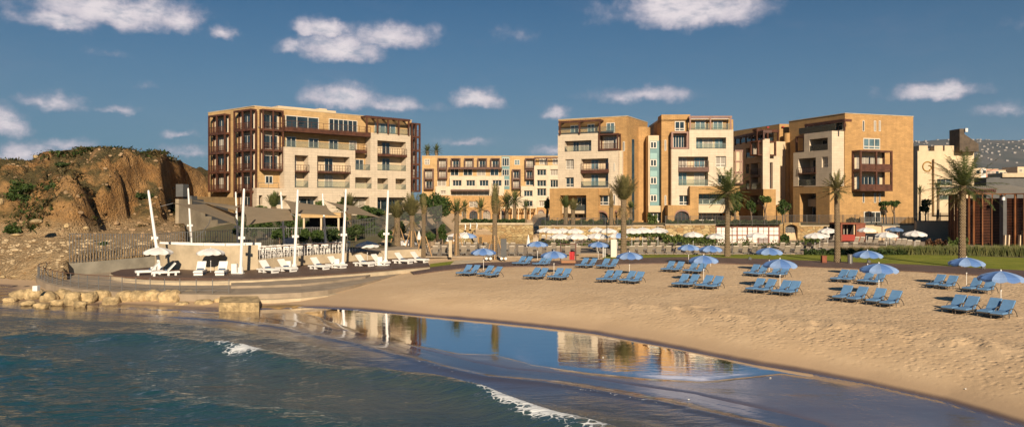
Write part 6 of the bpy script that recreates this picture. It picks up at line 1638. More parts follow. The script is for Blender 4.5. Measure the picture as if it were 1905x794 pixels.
# ---------------------------------------------------------------- parasols
def umbrella(kind, r=1.30, h=2.3):
    """origin at the foot of the pole"""
    root = empty('parasol', (0, 0, 0), 'x', 'parasol'); n = 10; zt = h
    mats = {'blue': [M['bluel'], M['blued']], 'white': [M['whitef'], M.setdefault('whiteg', mat('greyish_white_canvas', (.62, .60, .58), .8))], 'bluewhite': [M['whitef'], M['bluel']], 'navy': [M.setdefault('denim', mat('dull_blue_canvas', (.10, .17, .30), .8)), M['denim']] if 'denim' in M else None}  # white parasol: alternate panels in a slightly greyer white
    if kind == 'navy': mats['navy'] = [mat('dull_blue_canvas', (.10, .17, .30), .8)]*2
    cb = MB(); rings = [(0, 0), (.28, .06), (.6, .165), (.85, .30), (1.0, .45)]
    for k in range(n):
        a0, a1 = 2*math.pi*(k+.5)/n-math.pi/2, 2*math.pi*(k+1.5)/n-math.pi/2; m = k % 2 if kind != 'bluewhite' else (1 if k in (0, 9, 5) else 0)
        S = 4
        for i in range(len(rings)-1):
            for j in range(S):
                q = []
                for (ri, jj) in ((i, j), (i, j+1), (i+1, j+1), (i+1, j)):
                    rr_, dz_ = rings[ri]; t = jj/S; a = a0+(a1-a0)*t; sag = 1-.06*math.sin(math.pi*t)*rr_
                    q.append((math.cos(a)*rr_*r*sag, math.sin(a)*rr_*r*sag, zt-dz_-.05*math.sin(math.pi*t)*rr_))
                if i == 0: cb.add([q[0], q[3], q[2]], [(0, 1, 2)], m)
                else: cb.add([q[0], q[3], q[2], q[1]], [(0, 1, 2, 3)], m)
        for j in range(S):    # valance with a scalloped hem
            q = []
            for jj in (j, j+1):
                t = jj/S; a = a0+(a1-a0)*t; sag = 1-.06*math.sin(math.pi*t); x, y = math.cos(a)*r*sag, math.sin(a)*r*sag; z = zt-.45-.05*math.sin(math.pi*t)
                q.append(((x, y, z), (x*1.0, y*1.0, z-.12-.05*math.sin(math.pi*t))))
            cb.add([q[0][0], q[0][1], q[1][1], q[1][0]], [(0, 1, 2, 3)], m)
    cb.build('canopy', mats[kind], root)
    p = MB(); p.tube([(0, 0, 0), (0, 0, 1.0)], .022, 8); p.build('lower_pole', M['white'], root)
    p = MB(); p.tube([(0, 0, .95), (0, 0, zt-.02)], .018, 8); p.build('upper_pole', M['steel'], root)
    p = MB(); p.tube([(0, 0, .98), (0, 0, 1.03), (0, 0, 1.10), (0, 0, 1.13)], [.02, .05, .05, .02], 8); p.build('knob', M['white'], root)
    p = MB(); p.tube([(0, 0, zt-.03), (0, 0, zt+.05), (0, 0, zt+.10)], [.035, .05, .01], 8); p.build('finial', M['white'], root)
    for k in range(n):
        a = 2*math.pi*(k+.5)/n-math.pi/2; rb = MB()
        rb.bar((math.cos(a)*.1, math.sin(a)*.1, zt-.55), (math.cos(a)*r*.6, math.sin(a)*r*.6, zt-.23), .018); rb.build('rib', M['steel'], root)
    return root
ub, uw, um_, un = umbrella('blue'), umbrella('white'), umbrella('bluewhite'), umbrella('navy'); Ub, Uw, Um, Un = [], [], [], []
def hp(px): return 6.38-.36*float(smst(np.array([XY(px, 50.)]), 3, 20)[0])-.0
blue = [(899.5, 461, 'leftmost blue striped parasol, alone near the left end of the boardwalk'), (1000, 448, 'blue striped parasol beside the closed white parasol'), (1030.5, 466, 'blue striped parasol in front of the red cloth stand'), (1113, 449, 'blue striped parasol touching the tall white board'), (1171, 468, 'blue striped parasol in front of the thick trunked palm'),
        (1281, 454, 'left one of two blue striped parasols overlapping before the grey loungers'), (1322, 456, 'right one of two blue striped parasols overlapping, left of the drooping palm'), (1309, 474, 'blue striped parasol standing lower than the overlapping pair'), (1431, 460, 'smaller looking blue striped parasol on the lawn edge right of the white screen'), (1451, 481, 'blue striped parasol directly below the one right of the white screen'),
        (1614, 465, 'blue striped parasol over the lawn beside the grey bin'), (1635, 489, 'blue striped parasol nearest to the middle of the right beach'), (1798, 478, 'blue striped parasol at the foot of the rightmost tall palm'), (1862, 503, 'nearest and rightmost blue striped parasol')]
for px, py, lb in blue:
    H_ = hp(px)-2.1-.04; s = (py-YH)/H_; Y = F/s; x = (px-CX)/s; g_ = gzl(x, Y)
    place(ub, Ub, (x, Y, g_-.02), random.uniform(-.12, .12)*0+.0, lb, 'blue striped beach parasols', scale=(H0-g_-(py-YH)*Y/F)/2.3*1.0)
white = [(1015, 423.5), (1031, 425), (1047, 424.5), (1069.5, 425), (1110, 423), (1131.5, 424.5), (1175.5, 424), (1195.5, 423), (1224, 423)]
for i, (px, py) in enumerate(white):
    z0 = 1.27 if px < 1140 else 1.9; Y = (H0-z0-2.3)*F/(py-YH)
    Y = min(Y, 118.5)
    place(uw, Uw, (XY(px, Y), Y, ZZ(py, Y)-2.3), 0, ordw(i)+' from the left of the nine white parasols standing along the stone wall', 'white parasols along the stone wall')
for i, (px, py, w, lb) in enumerate(((1042, 434, 36, 'left white parasol of the lower row before the stone wall'), (1073.5, 434, 38, 'second white parasol of the lower row before the stone wall'), (1111, 433, 38, 'third white parasol of the lower row, left of the one with blue panels'),
        (1289.5, 431, 35, 'white parasol on the far side of the pool before the light stone wall'), (1334, 433.5, 38, 'white parasol at the left end of the white panelled screen'), (1408, 432, 36, 'greyish white parasol in front of the white panelled screen'), (1525, 432, 34, 'front white parasol of the cluster left of the cabana palm'),
        (1516, 433, 24, 'half hidden white parasol of the cluster left of the cabana palm'), (1540, 424, 34, 'rear grey shaded parasol beside the rust cabana'), (1612, 423, 24, 'small white parasol right of the rust cabana'), (1649, 431, 38, 'white parasol over the people in the shade'), (1702, 429, 38, 'white parasol standing alone in the shade left of the pavilion'),
        (600, 452.5, 34, 'white parasol among the bar stools on the terrace'), (505, 457, 30, 'white parasol at the left end of the terrace railing'), (683.5, 448.5, 42, 'white parasol right of the terrace railing'), (757, 446, 36, 'white parasol between the propped palms'), (834, 440, 20, 'white parasol tilted above the left lagoon bank'), (864, 432, 24, 'white parasol just left of the bridge arch'), (848, 433.5, 22, 'white parasol left of the bridge by the propped palm'))):
    s = w/2.4*1.0; Y = F/s; Y = min(Y, 110.) if px > 800 else Y
    zt_ = ZZ(py, Y); g_ = 2.0 if 480 < px < 700 else max(1.25, gz(XY(px, Y), Y) if px < 800 else 1.27)
    if zt_-g_ < 1.9 and px > 800 and not 830 < px < 870: 
        Y = (H0-1.27-2.3)*F/(py-YH); zt_ = ZZ(py, Y)
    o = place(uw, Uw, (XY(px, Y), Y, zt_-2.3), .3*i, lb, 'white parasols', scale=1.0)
    if 825 < px < 870: o.rotation_euler = (.0, .0, .4*i)
o = place(um_, Um, (XY(1149, 100), 100, ZZ(433, 100)-2.3), 0, 'white parasol with a few blue panels left of the thick palm', 'white parasols')
o = place(um_, Um, (XY(868, 96), 96, ZZ(433, 96)-2.3), .6, 'white parasol with blue panels overlapping the bridge arch', 'white parasols')
place(un, Un, (XY(1663, 112), 112, ZZ(422, 112)-2.3), 0, 'plain dull blue parasol in the shade behind the white ones')
for (px, py, Y, lb, tl) in ((294.5, 459.5, 66.6, 'left white parasol before the curved wall', 0), (392, 461, 66.9, 'right white parasol before the curved wall', 0)):
    g_ = DZ; place(uw, Uw, (XY(px, Y), Y, g_), .2, lb, 'white parasols', scale=(ZZ(py, Y)-g_)/2.3)
# closed parasols
for px, yt, yb, lb in ((983, 436, 462, 'closed white parasol by the lagoon'), (779.5, 429, 446, 'closed white parasol between the left palms'), (1539, 422, 440, 'closed white parasol by the rust cabana')):
    s = (yb-yt)/1.9; Y = min(F/s, 104.); k = (ZZ(yt, Y)-ZZ(yb, Y)); root = empty('closed_parasol', (XY(px, Y), Y, ZZ(yb, Y)-.5), lb, 'parasol', 'closed white parasols')
    c = MB(); c.tube([(0, 0, .5), (0, 0, .56), (0, 0, .5+k*.5), (0, 0, .5+k)], [.30, .34, .22, .03], 9); c.build('folded_canopy', M['whitef'], root)
    p = MB(); p.tube([(0, 0, -1), (0, 0, .55)], .03, 6); p.build('pole', M['steel'], root)

# ---------------------------------------------------------------- loungers
def cushion(mb, x0, x1, p0, p1, th, r=.03, n=1, tuft=0):
    """padded slab from p0=(y,z) to p1=(y,z) with rounded edges"""
    a = Vector((0, p0[0], p0[1])); b = Vector((0, p1[0], p1[1])); d = (b-a); L = d.length; d.normalize(); u = Vector((1, 0, 0)).cross(d)
    prof = [(-1, .0), (-1, .7), (-.94, 1), (.94, 1), (1, .7), (1, 0)]; rows = [(0, .72), (.03, 1), (.97, 1), (1, .72)]
    k = len(mb.v); hw = (x1-x0)/2; cx = (x0+x1)/2
    for (t, f) in rows:
        for (sx, sz) in prof: mb.v.append(tuple(a+d*L*t+Vector((cx+sx*hw*(.985 if f < 1 else 1), 0, 0))+u*th*sz*f))
    for i in range(3):
        for j in range(5): mb.f.append((k+i*6+j, k+(i+1)*6+j, k+(i+1)*6+j+1, k+i*6+j+1)); mb.mi.append(0)
        mb.f.append((k+i*6+5, k+(i+1)*6+5, k+(i+1)*6, k+i*6)); mb.mi.append(0)
    mb.f.append(tuple(k+j for j in range(6))); mb.f.append(tuple(k+18+j for j in range(5, -1, -1))); mb.mi += [0, 0]
def beach_lounger():
    root = empty('sun_lounger', (0, 0, 0), 'x', 'sun lounger')
    f = MB(); 
    for x in (-.33, .33): f.tube([(x, 0, .27), (x, 1.25, .27)], .035, 6)
    f.box(-.33, .33, .0, .06, .24, .30); f.box(-.33, .33, 1.2, 1.26, .24, .30); f.box(-.31, .31, .06, 1.2, .245, .262); f.build('frame', M['wicker'], root)
    b = MB();     b.box(-.31, .31, 0, .84, -.02, .01, Matrix.Translation((0, 1.18, .31)) @ Matrix.Rotation(R(44), 4, 'X')); b.build('backrest_frame', M['wicker'], root)
    q = MB(); cushion(q, -.325, .325, (0.0, .305), (1.18, .305), .085); q.build('seat_cushion', M['blue'], root)
    q = MB(); y1, z1 = 1.16+.84*math.cos(R(44)), .36+.84*math.sin(R(44)); cushion(q, -.325, .325, (1.16, .36), (y1, z1), .08); q.build('back_cushion', M['blue'], root)
    for x in (-.36, .36):
        a = MB(); a.tube([(x, .72, .27), (x, .78, .44), (x, .95, .54), (x, 1.2, .55), (x, 1.45, .47), (x, 1.7, .28), (x*1.02, 1.86, .0)], [.028]*7, 6); a.build('armrest', M['wicker'], root)
    for x in (-.3, .3):
        for y in (.1, .92):
            l = MB(); l.tube([(x, y, .25), (x*1.05, y-.02, 0)], [.035, .025], 6); l.build('leg', M['wicker'], root)
    return root
BLP, BLU = beach_lounger(), []
GR = [('at the left end of the beach', [(847, 513.8), (861.5, 514), (886, 515), (901, 517)]),
      ('below the blue parasol by the closed white one', [(951.5, 494.4), (964, 494.6), (989, 495.5), (1002, 495.6)]),
      ('below the parasol with the red cloth stand', [(972, 519.3), (988, 520), (1016.6, 521), (1032, 522)]),
      ('next to the boardwalk under the white board', [(1068.4, 498.6), (1083, 498.8), (1108, 500), (1123, 501)]),
      ('below the parasol of the thick palm', [(1108, 525.6), (1125, 526), (1150, 527.5), (1167, 529)]),
      ('behind the lower overlapping parasol by the boardwalk', [(1228, 506), (1245, 507), (1269, 509), (1286, 510)]),
      ('at mid beach below the three close parasols', [(1248, 534.5), (1266, 535.5), (1292, 537.5), (1311, 539)]),
      ('behind the two stacked parasols', [(1381.5, 513.5), (1397, 514.5), (1424, 515.5), (1438, 517)]),
      ('below the two stacked parasols right of centre', [(1385.5, 544.3), (1405, 546), (1433, 548.5), (1452.5, 551)]),
      ('behind the middle right parasol near the bin', [(1543, 524.6), (1563, 525.6), (1593, 528.5), (1613, 530)]),
      ('in front of the middle right parasol', [(1546.7, 560), (1573, 562.5), (1609, 567.5), (1634, 571)]),
      ('below the parasol at the rightmost palm', [(1721, 535.6), (1744.5, 538), (1788, 543.5), (1816, 546)]),
      ('in the nearest row at the right edge', [(1749, 580), (1774, 584), (1815, 588), (1840, 592)])]
for gname, L_ in GR:
    pxm = L_[0][0]; hd = float(np.interp(pxm, [850, 1250, 1500, 1800], [38, 44, 50, 56]))
    for i, (px, py) in enumerate(L_):
        zg_ = zbeach(np.array([XY(px, 50)]))[0]
        for _ in range(3): p = W(px, py, zg_); zg_ = gzl(p.x, p.y)
        a = R(hd+random.uniform(-4, 4)); dv = Vector((math.sin(a), math.cos(a), 0)); rt = Vector((math.cos(a), -math.sin(a), 0))
        pos = p+rt*.33; zg_ = min(gzl(pos.x, pos.y), gzl(pos.x+dv.x*1.8, pos.y+dv.y*1.8))+.0
        place(BLP, BLU, (pos.x, pos.y, zg_), -a, ordw(i)+' blue lounger from left '+gname, 'blue cushioned loungers on the sand', scale=.90)
def white_lounger():
    root = empty('sun_lounger', (0, 0, 0), 'x', 'sun lounger')
    f = MB(); f.box(-.34, .34, 0, 1.95, .20, .30); f.build('base', M['white'], root)
    for y in (.12, 1.1, 1.6):
        l = MB(); l.box(-.32, .32, y, y+.14, 0, .20); l.build('leg', M['white'], root)
    b = MB(); b.box(-.33, .33, 0, .80, -.03, .05, Matrix.Translation((0, 1.15, .33)) @ Matrix.Rotation(R(48), 4, 'X')); b.build('backrest', M['white'], root)
    m = MB(); cushion(m, -.32, .32, (.02, .302), (1.12, .302), .05); m.build('mattress', M['whitef'], root)
    t = MB(); t.tube([(-.24, 1.02, .40), (.24, 1.02, .40)], .07, 8); t.build('folded_towel', M['navy'], root)
    return root
WLP, WLU = white_lounger(), []
wl_ = [(250, 512, 58), (280, 513.5, 60), (367, 512.5, -12), (407, 512.5, -10), (514, 508, -58), (548, 505.5, -58), (609, 501.5, -58), (641, 499, -58), (693, 495.5, -60), (722, 494, -60), (766, 490.5, -62), (795, 488.5, -62)]
for i, (px, py, hd) in enumerate(wl_):
    p = W(px, py, DZ); a = R(hd)
    place(WLP, WLU, (p.x, p.y+.1, DZ), -a, 'white lounger with a rolled blue towel, '+ordw(i)+' from the left along the deck', 'white loungers on the round deck', scale=1.12)
def grey_lounger():
    root = empty('sun_lounger', (0, 0, 0), 'x', 'sun lounger')
    f = MB(); f.box(-.31, .31, 0, 1.9, .26, .31); f.build('frame', M['greysteel'], root)
    s = MB(); s.box(-.29, .29, .02, 1.2, .313, .345); s.build('seat_sling', M['greyc'], root)
    b = MB(); b.box(-.30, .30, 0, .80, -.02, .03, Matrix.Translation((0, 1.18, .33)) @ Matrix.Rotation(R(56), 4, 'X')); b.build('backrest', M['greyc'], root)
    h = MB(); h.box(-.29, .29, .62, .83, .032, .10, Matrix.Translation((0, 1.18, .33)) @ Matrix.Rotation(R(56), 4, 'X')); h.build('headrest', M['beigec'], root)
    for x in (-.28, .28):
        l = MB(); l.box(x-.02, x+.02, .1, .14, 0, .26); l.build('leg', M['greysteel'], root)
        l = MB(); l.box(x-.02, x+.02, 1.7, 1.74, 0, .26); l.build('leg', M['greysteel'], root)
    return root
GLP, GLU = grey_lounger(), []
# front row, backs towards us
fr_ = [790, 809, 828, 863, 880, 899, 916, 968+0, 1004-16, 1004, 1024, 1038, 1055, 1074, 1146, 1183, 1191+2, 1210, 1229, 1247, 1262, 1281, 1300, 1318, 1335, 1357+6, 1378, 1397, 1414, 1432, 1447, 1467, 1486]
fr_ = [790, 808, 826, 862, 880, 898, 952, 968, 986, 1004, 1022, 1040, 1058, 1076, 1145, 1178, 1194, 1210, 1228, 1246, 1264, 1282, 1300, 1318, 1336, 1370, 1388, 1406, 1424, 1442, 1468, 1486]
for i, px in enumerate(fr_):
    Y = 85.8; place(GLP, GLU, (XY(px, Y), Y+1.9, 1.27 if px < 1040 else gz(XY(px, Y), Y+1)+.06), math.pi+random.uniform(-.05, .05), 'grey lounger facing the pool, '+ordw(i)+' from left in the front row', 'grey loungers around the pool')
bk_ = [812, 838, 858, 872, 886, 902, 941, 955, 996, 1030, 1066, 1110, 1184, 1200, 1216, 1232, 1249, 1266, 1377, 1400, 1457, 1476, 1494, 1508, 1522, 1538, 1577, 1595]
for i, px in enumerate(bk_):
    Y = 93.0; place(GLP, GLU, (XY(px, Y), Y+1.9, 1.27), math.pi+random.uniform(-.06, .06), 'grey lounger facing the pool, '+ordw(i)+' from left in the second row', 'grey loungers around the pool')
# far side, facing us
far_ = [(1010, 447), (1020, 447), (1030, 447), (1041, 448), (1052, 449), (1062, 450), (1083, 446), (1096, 447), (1120, 447), (1147, 448), (1187, 447), (1200, 447), (1210, 447), (1222, 447), (1238, 447), (1249, 447), (1265, 447), (1279, 447), (1293, 447),
        (1518, 447), (1530, 447), (1545, 447), (1586, 451), (1596, 451), (1612, 452), (1622, 452), (1640, 454), (1652, 454), (1664, 455), (1673, 455), (1684, 458), (1697, 459)]
for i, (px, py) in enumerate(far_):
    z_ = 1.27; Y = min((H0-z_)*F/(py+3-YH), 114); 
    place(GLP, GLU, (XY(px, Y)-.4, Y-.6, z_), -R(18 if px < 1500 else 52)+random.uniform(-.08, .08), 'pale lounger on the far poolside facing the sea, '+ordw(i)+' from the left', 'grey loungers around the pool')
# ---------------------------------------------------------------- masts and sails
M['mast'] = mat('white_mast_paint', (.80, .77, .73), .4)
front = [(298, 506, 276, 354, 'leftmost tilted white mast on the round deck'), (447.5, 508, 454, 351, 'tall front mast between the second and third pair of white loungers'), (547.5, 502, 554, 353, 'front mast behind the fourth pair of white loungers'), (637.5, 497.5, 643.5, 352, 'front mast right of the fifth pair of white loungers'), (717, 493, 722, 354, 'rightmost front mast at the end of the low wall')]
backm = [(357, 459, 350, 350, 'rear mast leaning over the curved wall'), (443, 459, 438.5, 357, 'rear mast beside the tall front mast'), (530, 458, 522.5, 357, 'rear mast behind the middle sail'), (607, 459, 600, 360, 'rear mast behind the right sail')]
tops = {}
for i, (px, py, tx, ty, lb) in enumerate(front+backm):
    fr_m = i < len(front); Y = W(px, py, DZ).y-.25 if fr_m else 80.; z0 = DZ if fr_m else 2.0
    b = Vector((XY(px, Y), Y, z0)); 
    t = Vector((XY(tx, Y), Y, ZZ(ty, Y))); root = empty('mast', b, lb, 'mast', 'white masts carrying the sails')
    d = t-b; m = MB(); m.tube([(0, 0, 0), tuple(d*.5), tuple(d*.97), tuple(d)], [.14, .13, .10, .07] if fr_m else [.12, .11, .08, .06], 12); m.build('mast_tube', M['mast'], root, smooth=False)
    m = MB(); m.box(-.28, .28, -.28, .28, 0, .06); m.tube([(0, 0, .06), (0, 0, .55)], .24, 12); m.build('mast_foot', M['white'], root)
    if fr_m:
        m = MB(); m.box(-.75, -.28 if px > 300 else -.3, -.2, .2, 0, .85 if px > 300 else .5); m.build('equipment_box', M['white'], root)
    q = d*.42; m = MB(); m.box(q.x-.30, q.x-.14, q.y-.1, q.y+.1, q.z-.11, q.z+.11); m.build('floodlight', M['white'], root)
    m = MB(); m.box(q.x+.14, q.x+.28, q.y-.1, q.y+.1, q.z-.10, q.z+.12); m.build('floodlight', M['white'], root)
def sail(cs, lb, ropes=()):
    P = [PT(*c) for c in cs]; c0 = sum(P, Vector())/4; root = empty('shade_sail', c0, lb, 'shade sail', 'tan shade sails'); n = 16
    mb = MB(); k = 0
    def edge(a, b, t, sg=.13):
        p = a.lerp(b, t); mid = (a+b)/2; return p+(c0-mid)*sg*4*t*(1-t)*.9
    top = []; 
    G = [[None]*(n+1) for _ in range(n+1)]
    for i in range(n+1):
        for j in range(n+1):
            u, v = i/n, j/n
            a = edge(P[0], P[1], u); b = edge(P[3], P[2], u); l = edge(P[0], P[3], v); r = edge(P[1], P[2], v)
            bil = P[0]*(1-u)*(1-v)+P[1]*u*(1-v)+P[2]*u*v+P[3]*(1-u)*v
            G[i][j] = a*(1-v)+b*v+l*(1-u)+r*u-bil-c0
    for th in (0, .015):
        for i in range(n+1):
            for j in range(n+1): mb.v.append(tuple(G[i][j]+Vector((0, 0, th))))
    N = (n+1)*(n+1)
    for i in range(n):
        for j in range(n):
            a = i*(n+1)+j; f = (a, a+n+1, a+n+2, a+1)
            mb.f.append(f[::-1]); mb.mi.append(0); mb.f.append(tuple(x+N for x in f)); mb.mi.append(0)
    mb.build('sail_cloth', M['tan'], root, smooth=True)
    for (ci, tgt) in ropes:
        r_ = MB(); r_.tube([tuple(P[ci]-c0), tuple(PT(*tgt)-c0)], .02, 5); r_.build('tension_cable', M['rope'], root)
    return root
sail([(322, 378, 69.5), (385, 379, 79.5), (441, 398, 77.5), (441, 419, 69.5)], 'leftmost long tan sail before the stepped wall', [(0, (298, 384, 68.5))])
sail([(445, 382, 77.5), (458, 419, 69.0), (553, 410, 72.5), (546, 389, 77.5)], 'saddle shaped tan sail between the second and third front masts', [(3, (552, 370, 71.5)), (2, (550, 420, 72.5))])
sail([(527, 372, 77.5), (541, 398, 69.5), (629, 402, 72.5), (608, 383, 77.5)], 'tan sail spanning between the third and fourth front masts', [(0, (523, 362, 77.5)), (1, (551, 403, 69.5))])
sail([(604, 374, 77.5), (648, 398, 69.5), (711, 405.5, 73.5), (664, 384, 77.5)], 'narrow tan sail stretched towards the rightmost mast', [(0, (601, 366, 77.5)), (2, (719, 407, 72.5))])
sail([(352, 372, 81.5), (441, 392, 71.5), (447, 384, 71.5), (420, 380, 81.5)], 'thin second layer of sail behind the leftmost one')
# ---------------------------------------------------------------- bar terrace furniture
def stool():
    root = empty('bar_stool', (0, 0, 0), 'x', 'bar stool'); s = MB(); s.box(-.2, .2, -.2, .2, .70, .76); s.build('seat', M['white'], root)
    for x in (-.17, .17):
        for y in (-.17, .17): l = MB(); l.box(x-.02, x+.02, y-.02, y+.02, 0, .70); l.build('leg', M['white'], root)
    b = MB(); b.box(-.2, .2, .17, .2, .85, 1.05); b.box(-.19, -.16, .171, .199, .76, .85); b.box(.16, .19, .171, .199, .76, .85); b.build('backrest', M['white'], root)
    f = MB(); f.box(-.15, .15, -.185, -.155, .25, .28); f.build('footrest', M['white'], root); return root
STP, STU = stool(), []
k = 0
WLY = lambda px: float(np.interp(px, [p[0] for p in wallbase], [W(p[0], p[1], DZ).y for p in wallbase]))
for row, (Y0, x0, x1, n_) in enumerate(((1.3, 487, 632, 14), (3.9, 492, 648, 13))):
    for i in range(n_):
        px = x0+(x1-x0)*i/(n_-1)+random.uniform(-1.5, 1.5); Y = WLY(px)+Y0+random.uniform(-.2, .2)
        place(STP, STU, (XY(px, Y), Y, 2.003), random.uniform(-.3, .3)+(math.pi if i % 2 else 0), 'white bar stool, '+ordw(i)+' from left in the '+('front' if row == 0 else 'back')+' row behind the railing', 'white bar stools on the terrace')
def btable():
    root = empty('bar_table', (0, 0, 0), 'x', 'bar table'); s = MB(); s.box(-.6, .6, -.3, .3, 1.02, 1.08); s.build('tabletop', M['white'], root)
    for x in (-.5, .5):
        for y in (-.24, .24): l = MB(); l.box(x-.025, x+.025, y-.025, y+.025, 0, 1.02); l.build('leg', M['white'], root)
    return root
BTP, BTU = btable(), []
for i, px in enumerate((497, 520, 545, 570, 596, 622)): Y = WLY(px)+2.6; place(BTP, BTU, (XY(px, Y), Y, 2.003), 0, 'white high table, '+ordw(i)+' from the left among the bar stools', 'white bar tables')
def sofa():
    root = empty('lounge_sofa', (0, 0, 0), 'x', 'sofa'); s = MB(); s.box(-.9, .9, -.4, .4, .1, .42); s.build('seat', M['white'], root); b = MB(); b.box(-.9, .9, .3, .45, .421, 1.28); b.build('backrest', M['whitef'], root)
    for x in (-.9, .78): a = MB(); a.box(x, x+.12, -.4, .299, .421, .62); a.build('armrest', M['white'], root)
    return root
SFP, SFU = sofa(), []
for i, px in enumerate((312, 333, 358, 378, 398, 415, 436, 466)): Y = WLY(px)+1.3+.5*(i % 2); place(SFP, SFU, (XY(px, Y), Y, 2.25), random.uniform(-.1, .1), 'white lounge sofa behind the curved wall, '+ordw(i)+' from the left', 'white lounge sofas')
# small bar pavilion under the sail
rb = empty('beach_bar', (XY(590, 88), 88, 3.0), 'low beach bar with an ochre roof edge in the shrubs', 'bar hut')
mb = MB(); x0, x1 = XY(560, 88)-rb.location.x, XY(634, 88)-rb.location.x; zt_ = ZZ(396, 88)-3; mb.box(x0, x1, 0, 4, zt_-.55, zt_); mb.build('roof', M['ochre'], rb)
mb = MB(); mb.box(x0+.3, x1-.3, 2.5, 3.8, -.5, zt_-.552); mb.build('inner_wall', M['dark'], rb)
for f in (0, .5, 1.): mb = MB(); x = x0+.2+(x1-x0-.6)*f; mb.box(x, x+.2, .1, .3, -.5, zt_-.552); mb.build('post', M['creamwall'], rb)
# draped white-blue tent by the rear mast
mb = MB(); b = PT(530, 452, 70); 
mb.prism([(XY(530, 81), 81), (XY(549, 81), 81), (XY(549, 82), 82), (XY(530, 82), 82)], 2.0, lambda x, y: ZZ(438 if x > XY(535, 81) else 446, 81)); o = mb.build('covered_table', mat('pale_blue_cover', (.42, .46, .52), .8)); tag(o, 'pale blue cover over a counter beside the rear mast', 'cover')

# ---------------------------------------------------------------- small things on the beach side
def cyl(mb, x, y, z0, z1, r, n=16, r2=None): mb.tube([(x, y, z0), (x, y, z1)], [r, r2 if r2 is not None else r], n)
p = W(1581.5, 491.5, 1.45); p.z = gz(p.x, p.y); root = empty('waste_bin', p, 'grey cylindrical bin on the lawn edge beside the tall palm', 'bin')
m = MB(); cyl(m, 0, 0, 0, .86, .24); m.build('bin_body', M['steel'], root); m = MB(); cyl(m, 0, 0, .862, .92, .25); m.build('bin_lid', M['greysteel'], root)
p = W(1532.5, 490.5, 1.45); p.z = gz(p.x, p.y); root = empty('towel_box', p, 'rust red upright box on the lawn left of the tall palm', 'box')
m = MB(); m.box(-.22, .22, -.2, .2, .02, .72); m.build('box_body', M['rust'], root); m = MB(); m.box(-.24, .24, -.22, .22, .722, .76); m.build('box_lid', M['rust'], root)
p = W(1142, 478.5, 1.3); root = empty('sign_board', (p.x, p.y, 1.3), 'tall blank white board by the blue parasol', 'board')
m = MB(); m.box(-.33, .33, -.03, .03, .03, 1.95); m.build('board', mat('warm_white_board', (.70, .62, .50), .6), root)
for x in (-.34, .34): m = MB(); m.box(x-.03, x+.03, -.04, .04, 0, 2.0); m.build('board_post', M['greysteel'], root)
p = W(838, 478, 1.3); root = empty('shower_post', (p.x, p.y, 1.3), 'pale stone pillar with a dark cap beside the propped palm', 'pillar')
m = MB(); m.box(-.18, .18, -.15, .15, 0, 1.9); m.build('pillar', M['conclight'], root); m = MB(); m.box(-.26, .26, -.22, .22, 1.902, 2.25); m.build('pillar_cap', M['greywall'], root)
# red cloth stand
p = W(1057, 489, 1.3); root = empty('towel_stand', (p.x, p.y, 1.32), 'brown post frame holding a red cloth at the boardwalk', 'stand')
for x in (-.75, .75): m = MB(); m.box(x-.06, x+.06, -.06, .06, 0, 1.95); m.build('frame_post', M['brown'], root)
m = MB(); m.box(-.69, .69, -.04, .04, 1.80, 1.90); m.build('frame_beam', M['brown'], root)
m = MB(); m.box(-.7, .7, -.3, .3, .0, .22); m.build('stand_base', mat('orange_timber', (.36, .17, .08), .8), root)
m = MB(); n = 8
for i in range(n): 
    for z0_, z1_, y0_, y1_ in ((.3, .7, -.12, -.1), (.7, 1.1, -.1, -.02)):
        xa, xb = .12+.5*i/n, .12+.5*(i+1)/n; wv = lambda x: .03*math.sin(x*30)
        m.quad((xa, y0_+wv(xa), z0_), (xb, y0_+wv(xb), z0_), (xb, y1_+wv(xb), z1_), (xa, y1_+wv(xa), z1_))
m.build('red_cloth', M['red'], root)
# poles in front of the lagoon, carts on the path
for i, (px, yb, yt, lb) in enumerate(((1122, 478, 459, 'left thin white post by the white board'), (1125.5, 478, 461, 'right thin white post by the white board'))):
    p = W(px, yb, 1.3); m = MB(); cyl(m, 0, 0, 0, (yb-yt)*p.y/F, .05, 8); o = m.build('post', M['white']); o.location = (p.x, p.y, 1.27); tag(o, lb, 'post')
for i, (px, yb, lb) in enumerate(((909, 482.5, 'low dark cart with white wheels under the leftmost blue parasol'), (937, 482.5, 'dark upright cart with a small white wheel on the boardwalk'))):
    p = W(px, yb, 1.3); root = empty('cart', (p.x, p.y, 1.28), lb, 'cart'); m = MB(); m.box(-.3, .3, -.2, .2, .25, .95 if i == 0 else 2.2); m.build('cart_body', M['greywall'], root)
    m = MB(); m.box(-1.9 if i else -.4, -.3, -.03, .03, .4, .46); m.build('tow_bar', M['greysteel'], root)
    for x in (-.22, .22): m = MB(); m.tube([(x-.0, -.25, .14), (x, -.21, .14)], .14, 10); m.build('wheel', M['white'], root)
for i, (px, py, lb) in enumerate(((1393, 486, 'small dark floodlight on the lawn below the white screen parasol'), (1614, 492, 'small dark floodlight on the lawn behind the parasol by the bin'), (1827, 503, 'small dark floodlight on the lawn right of the tall windblown palm'))):
    p = W(px, py, 1.45); z = gz(p.x, p.y)+.05; root = empty('floodlight', (p.x, p.y, z), lb, 'floodlight'); m = MB(); m.box(-.14, .14, -.08, .08, .12, .36, Matrix.Rotation(.5, 4, 'Y')); m.build('lamp_head', M['greywall'], root); m = MB(); cyl(m, 0, 0, 0, .16, .03, 6); m.build('lamp_stem', M['greysteel'], root)
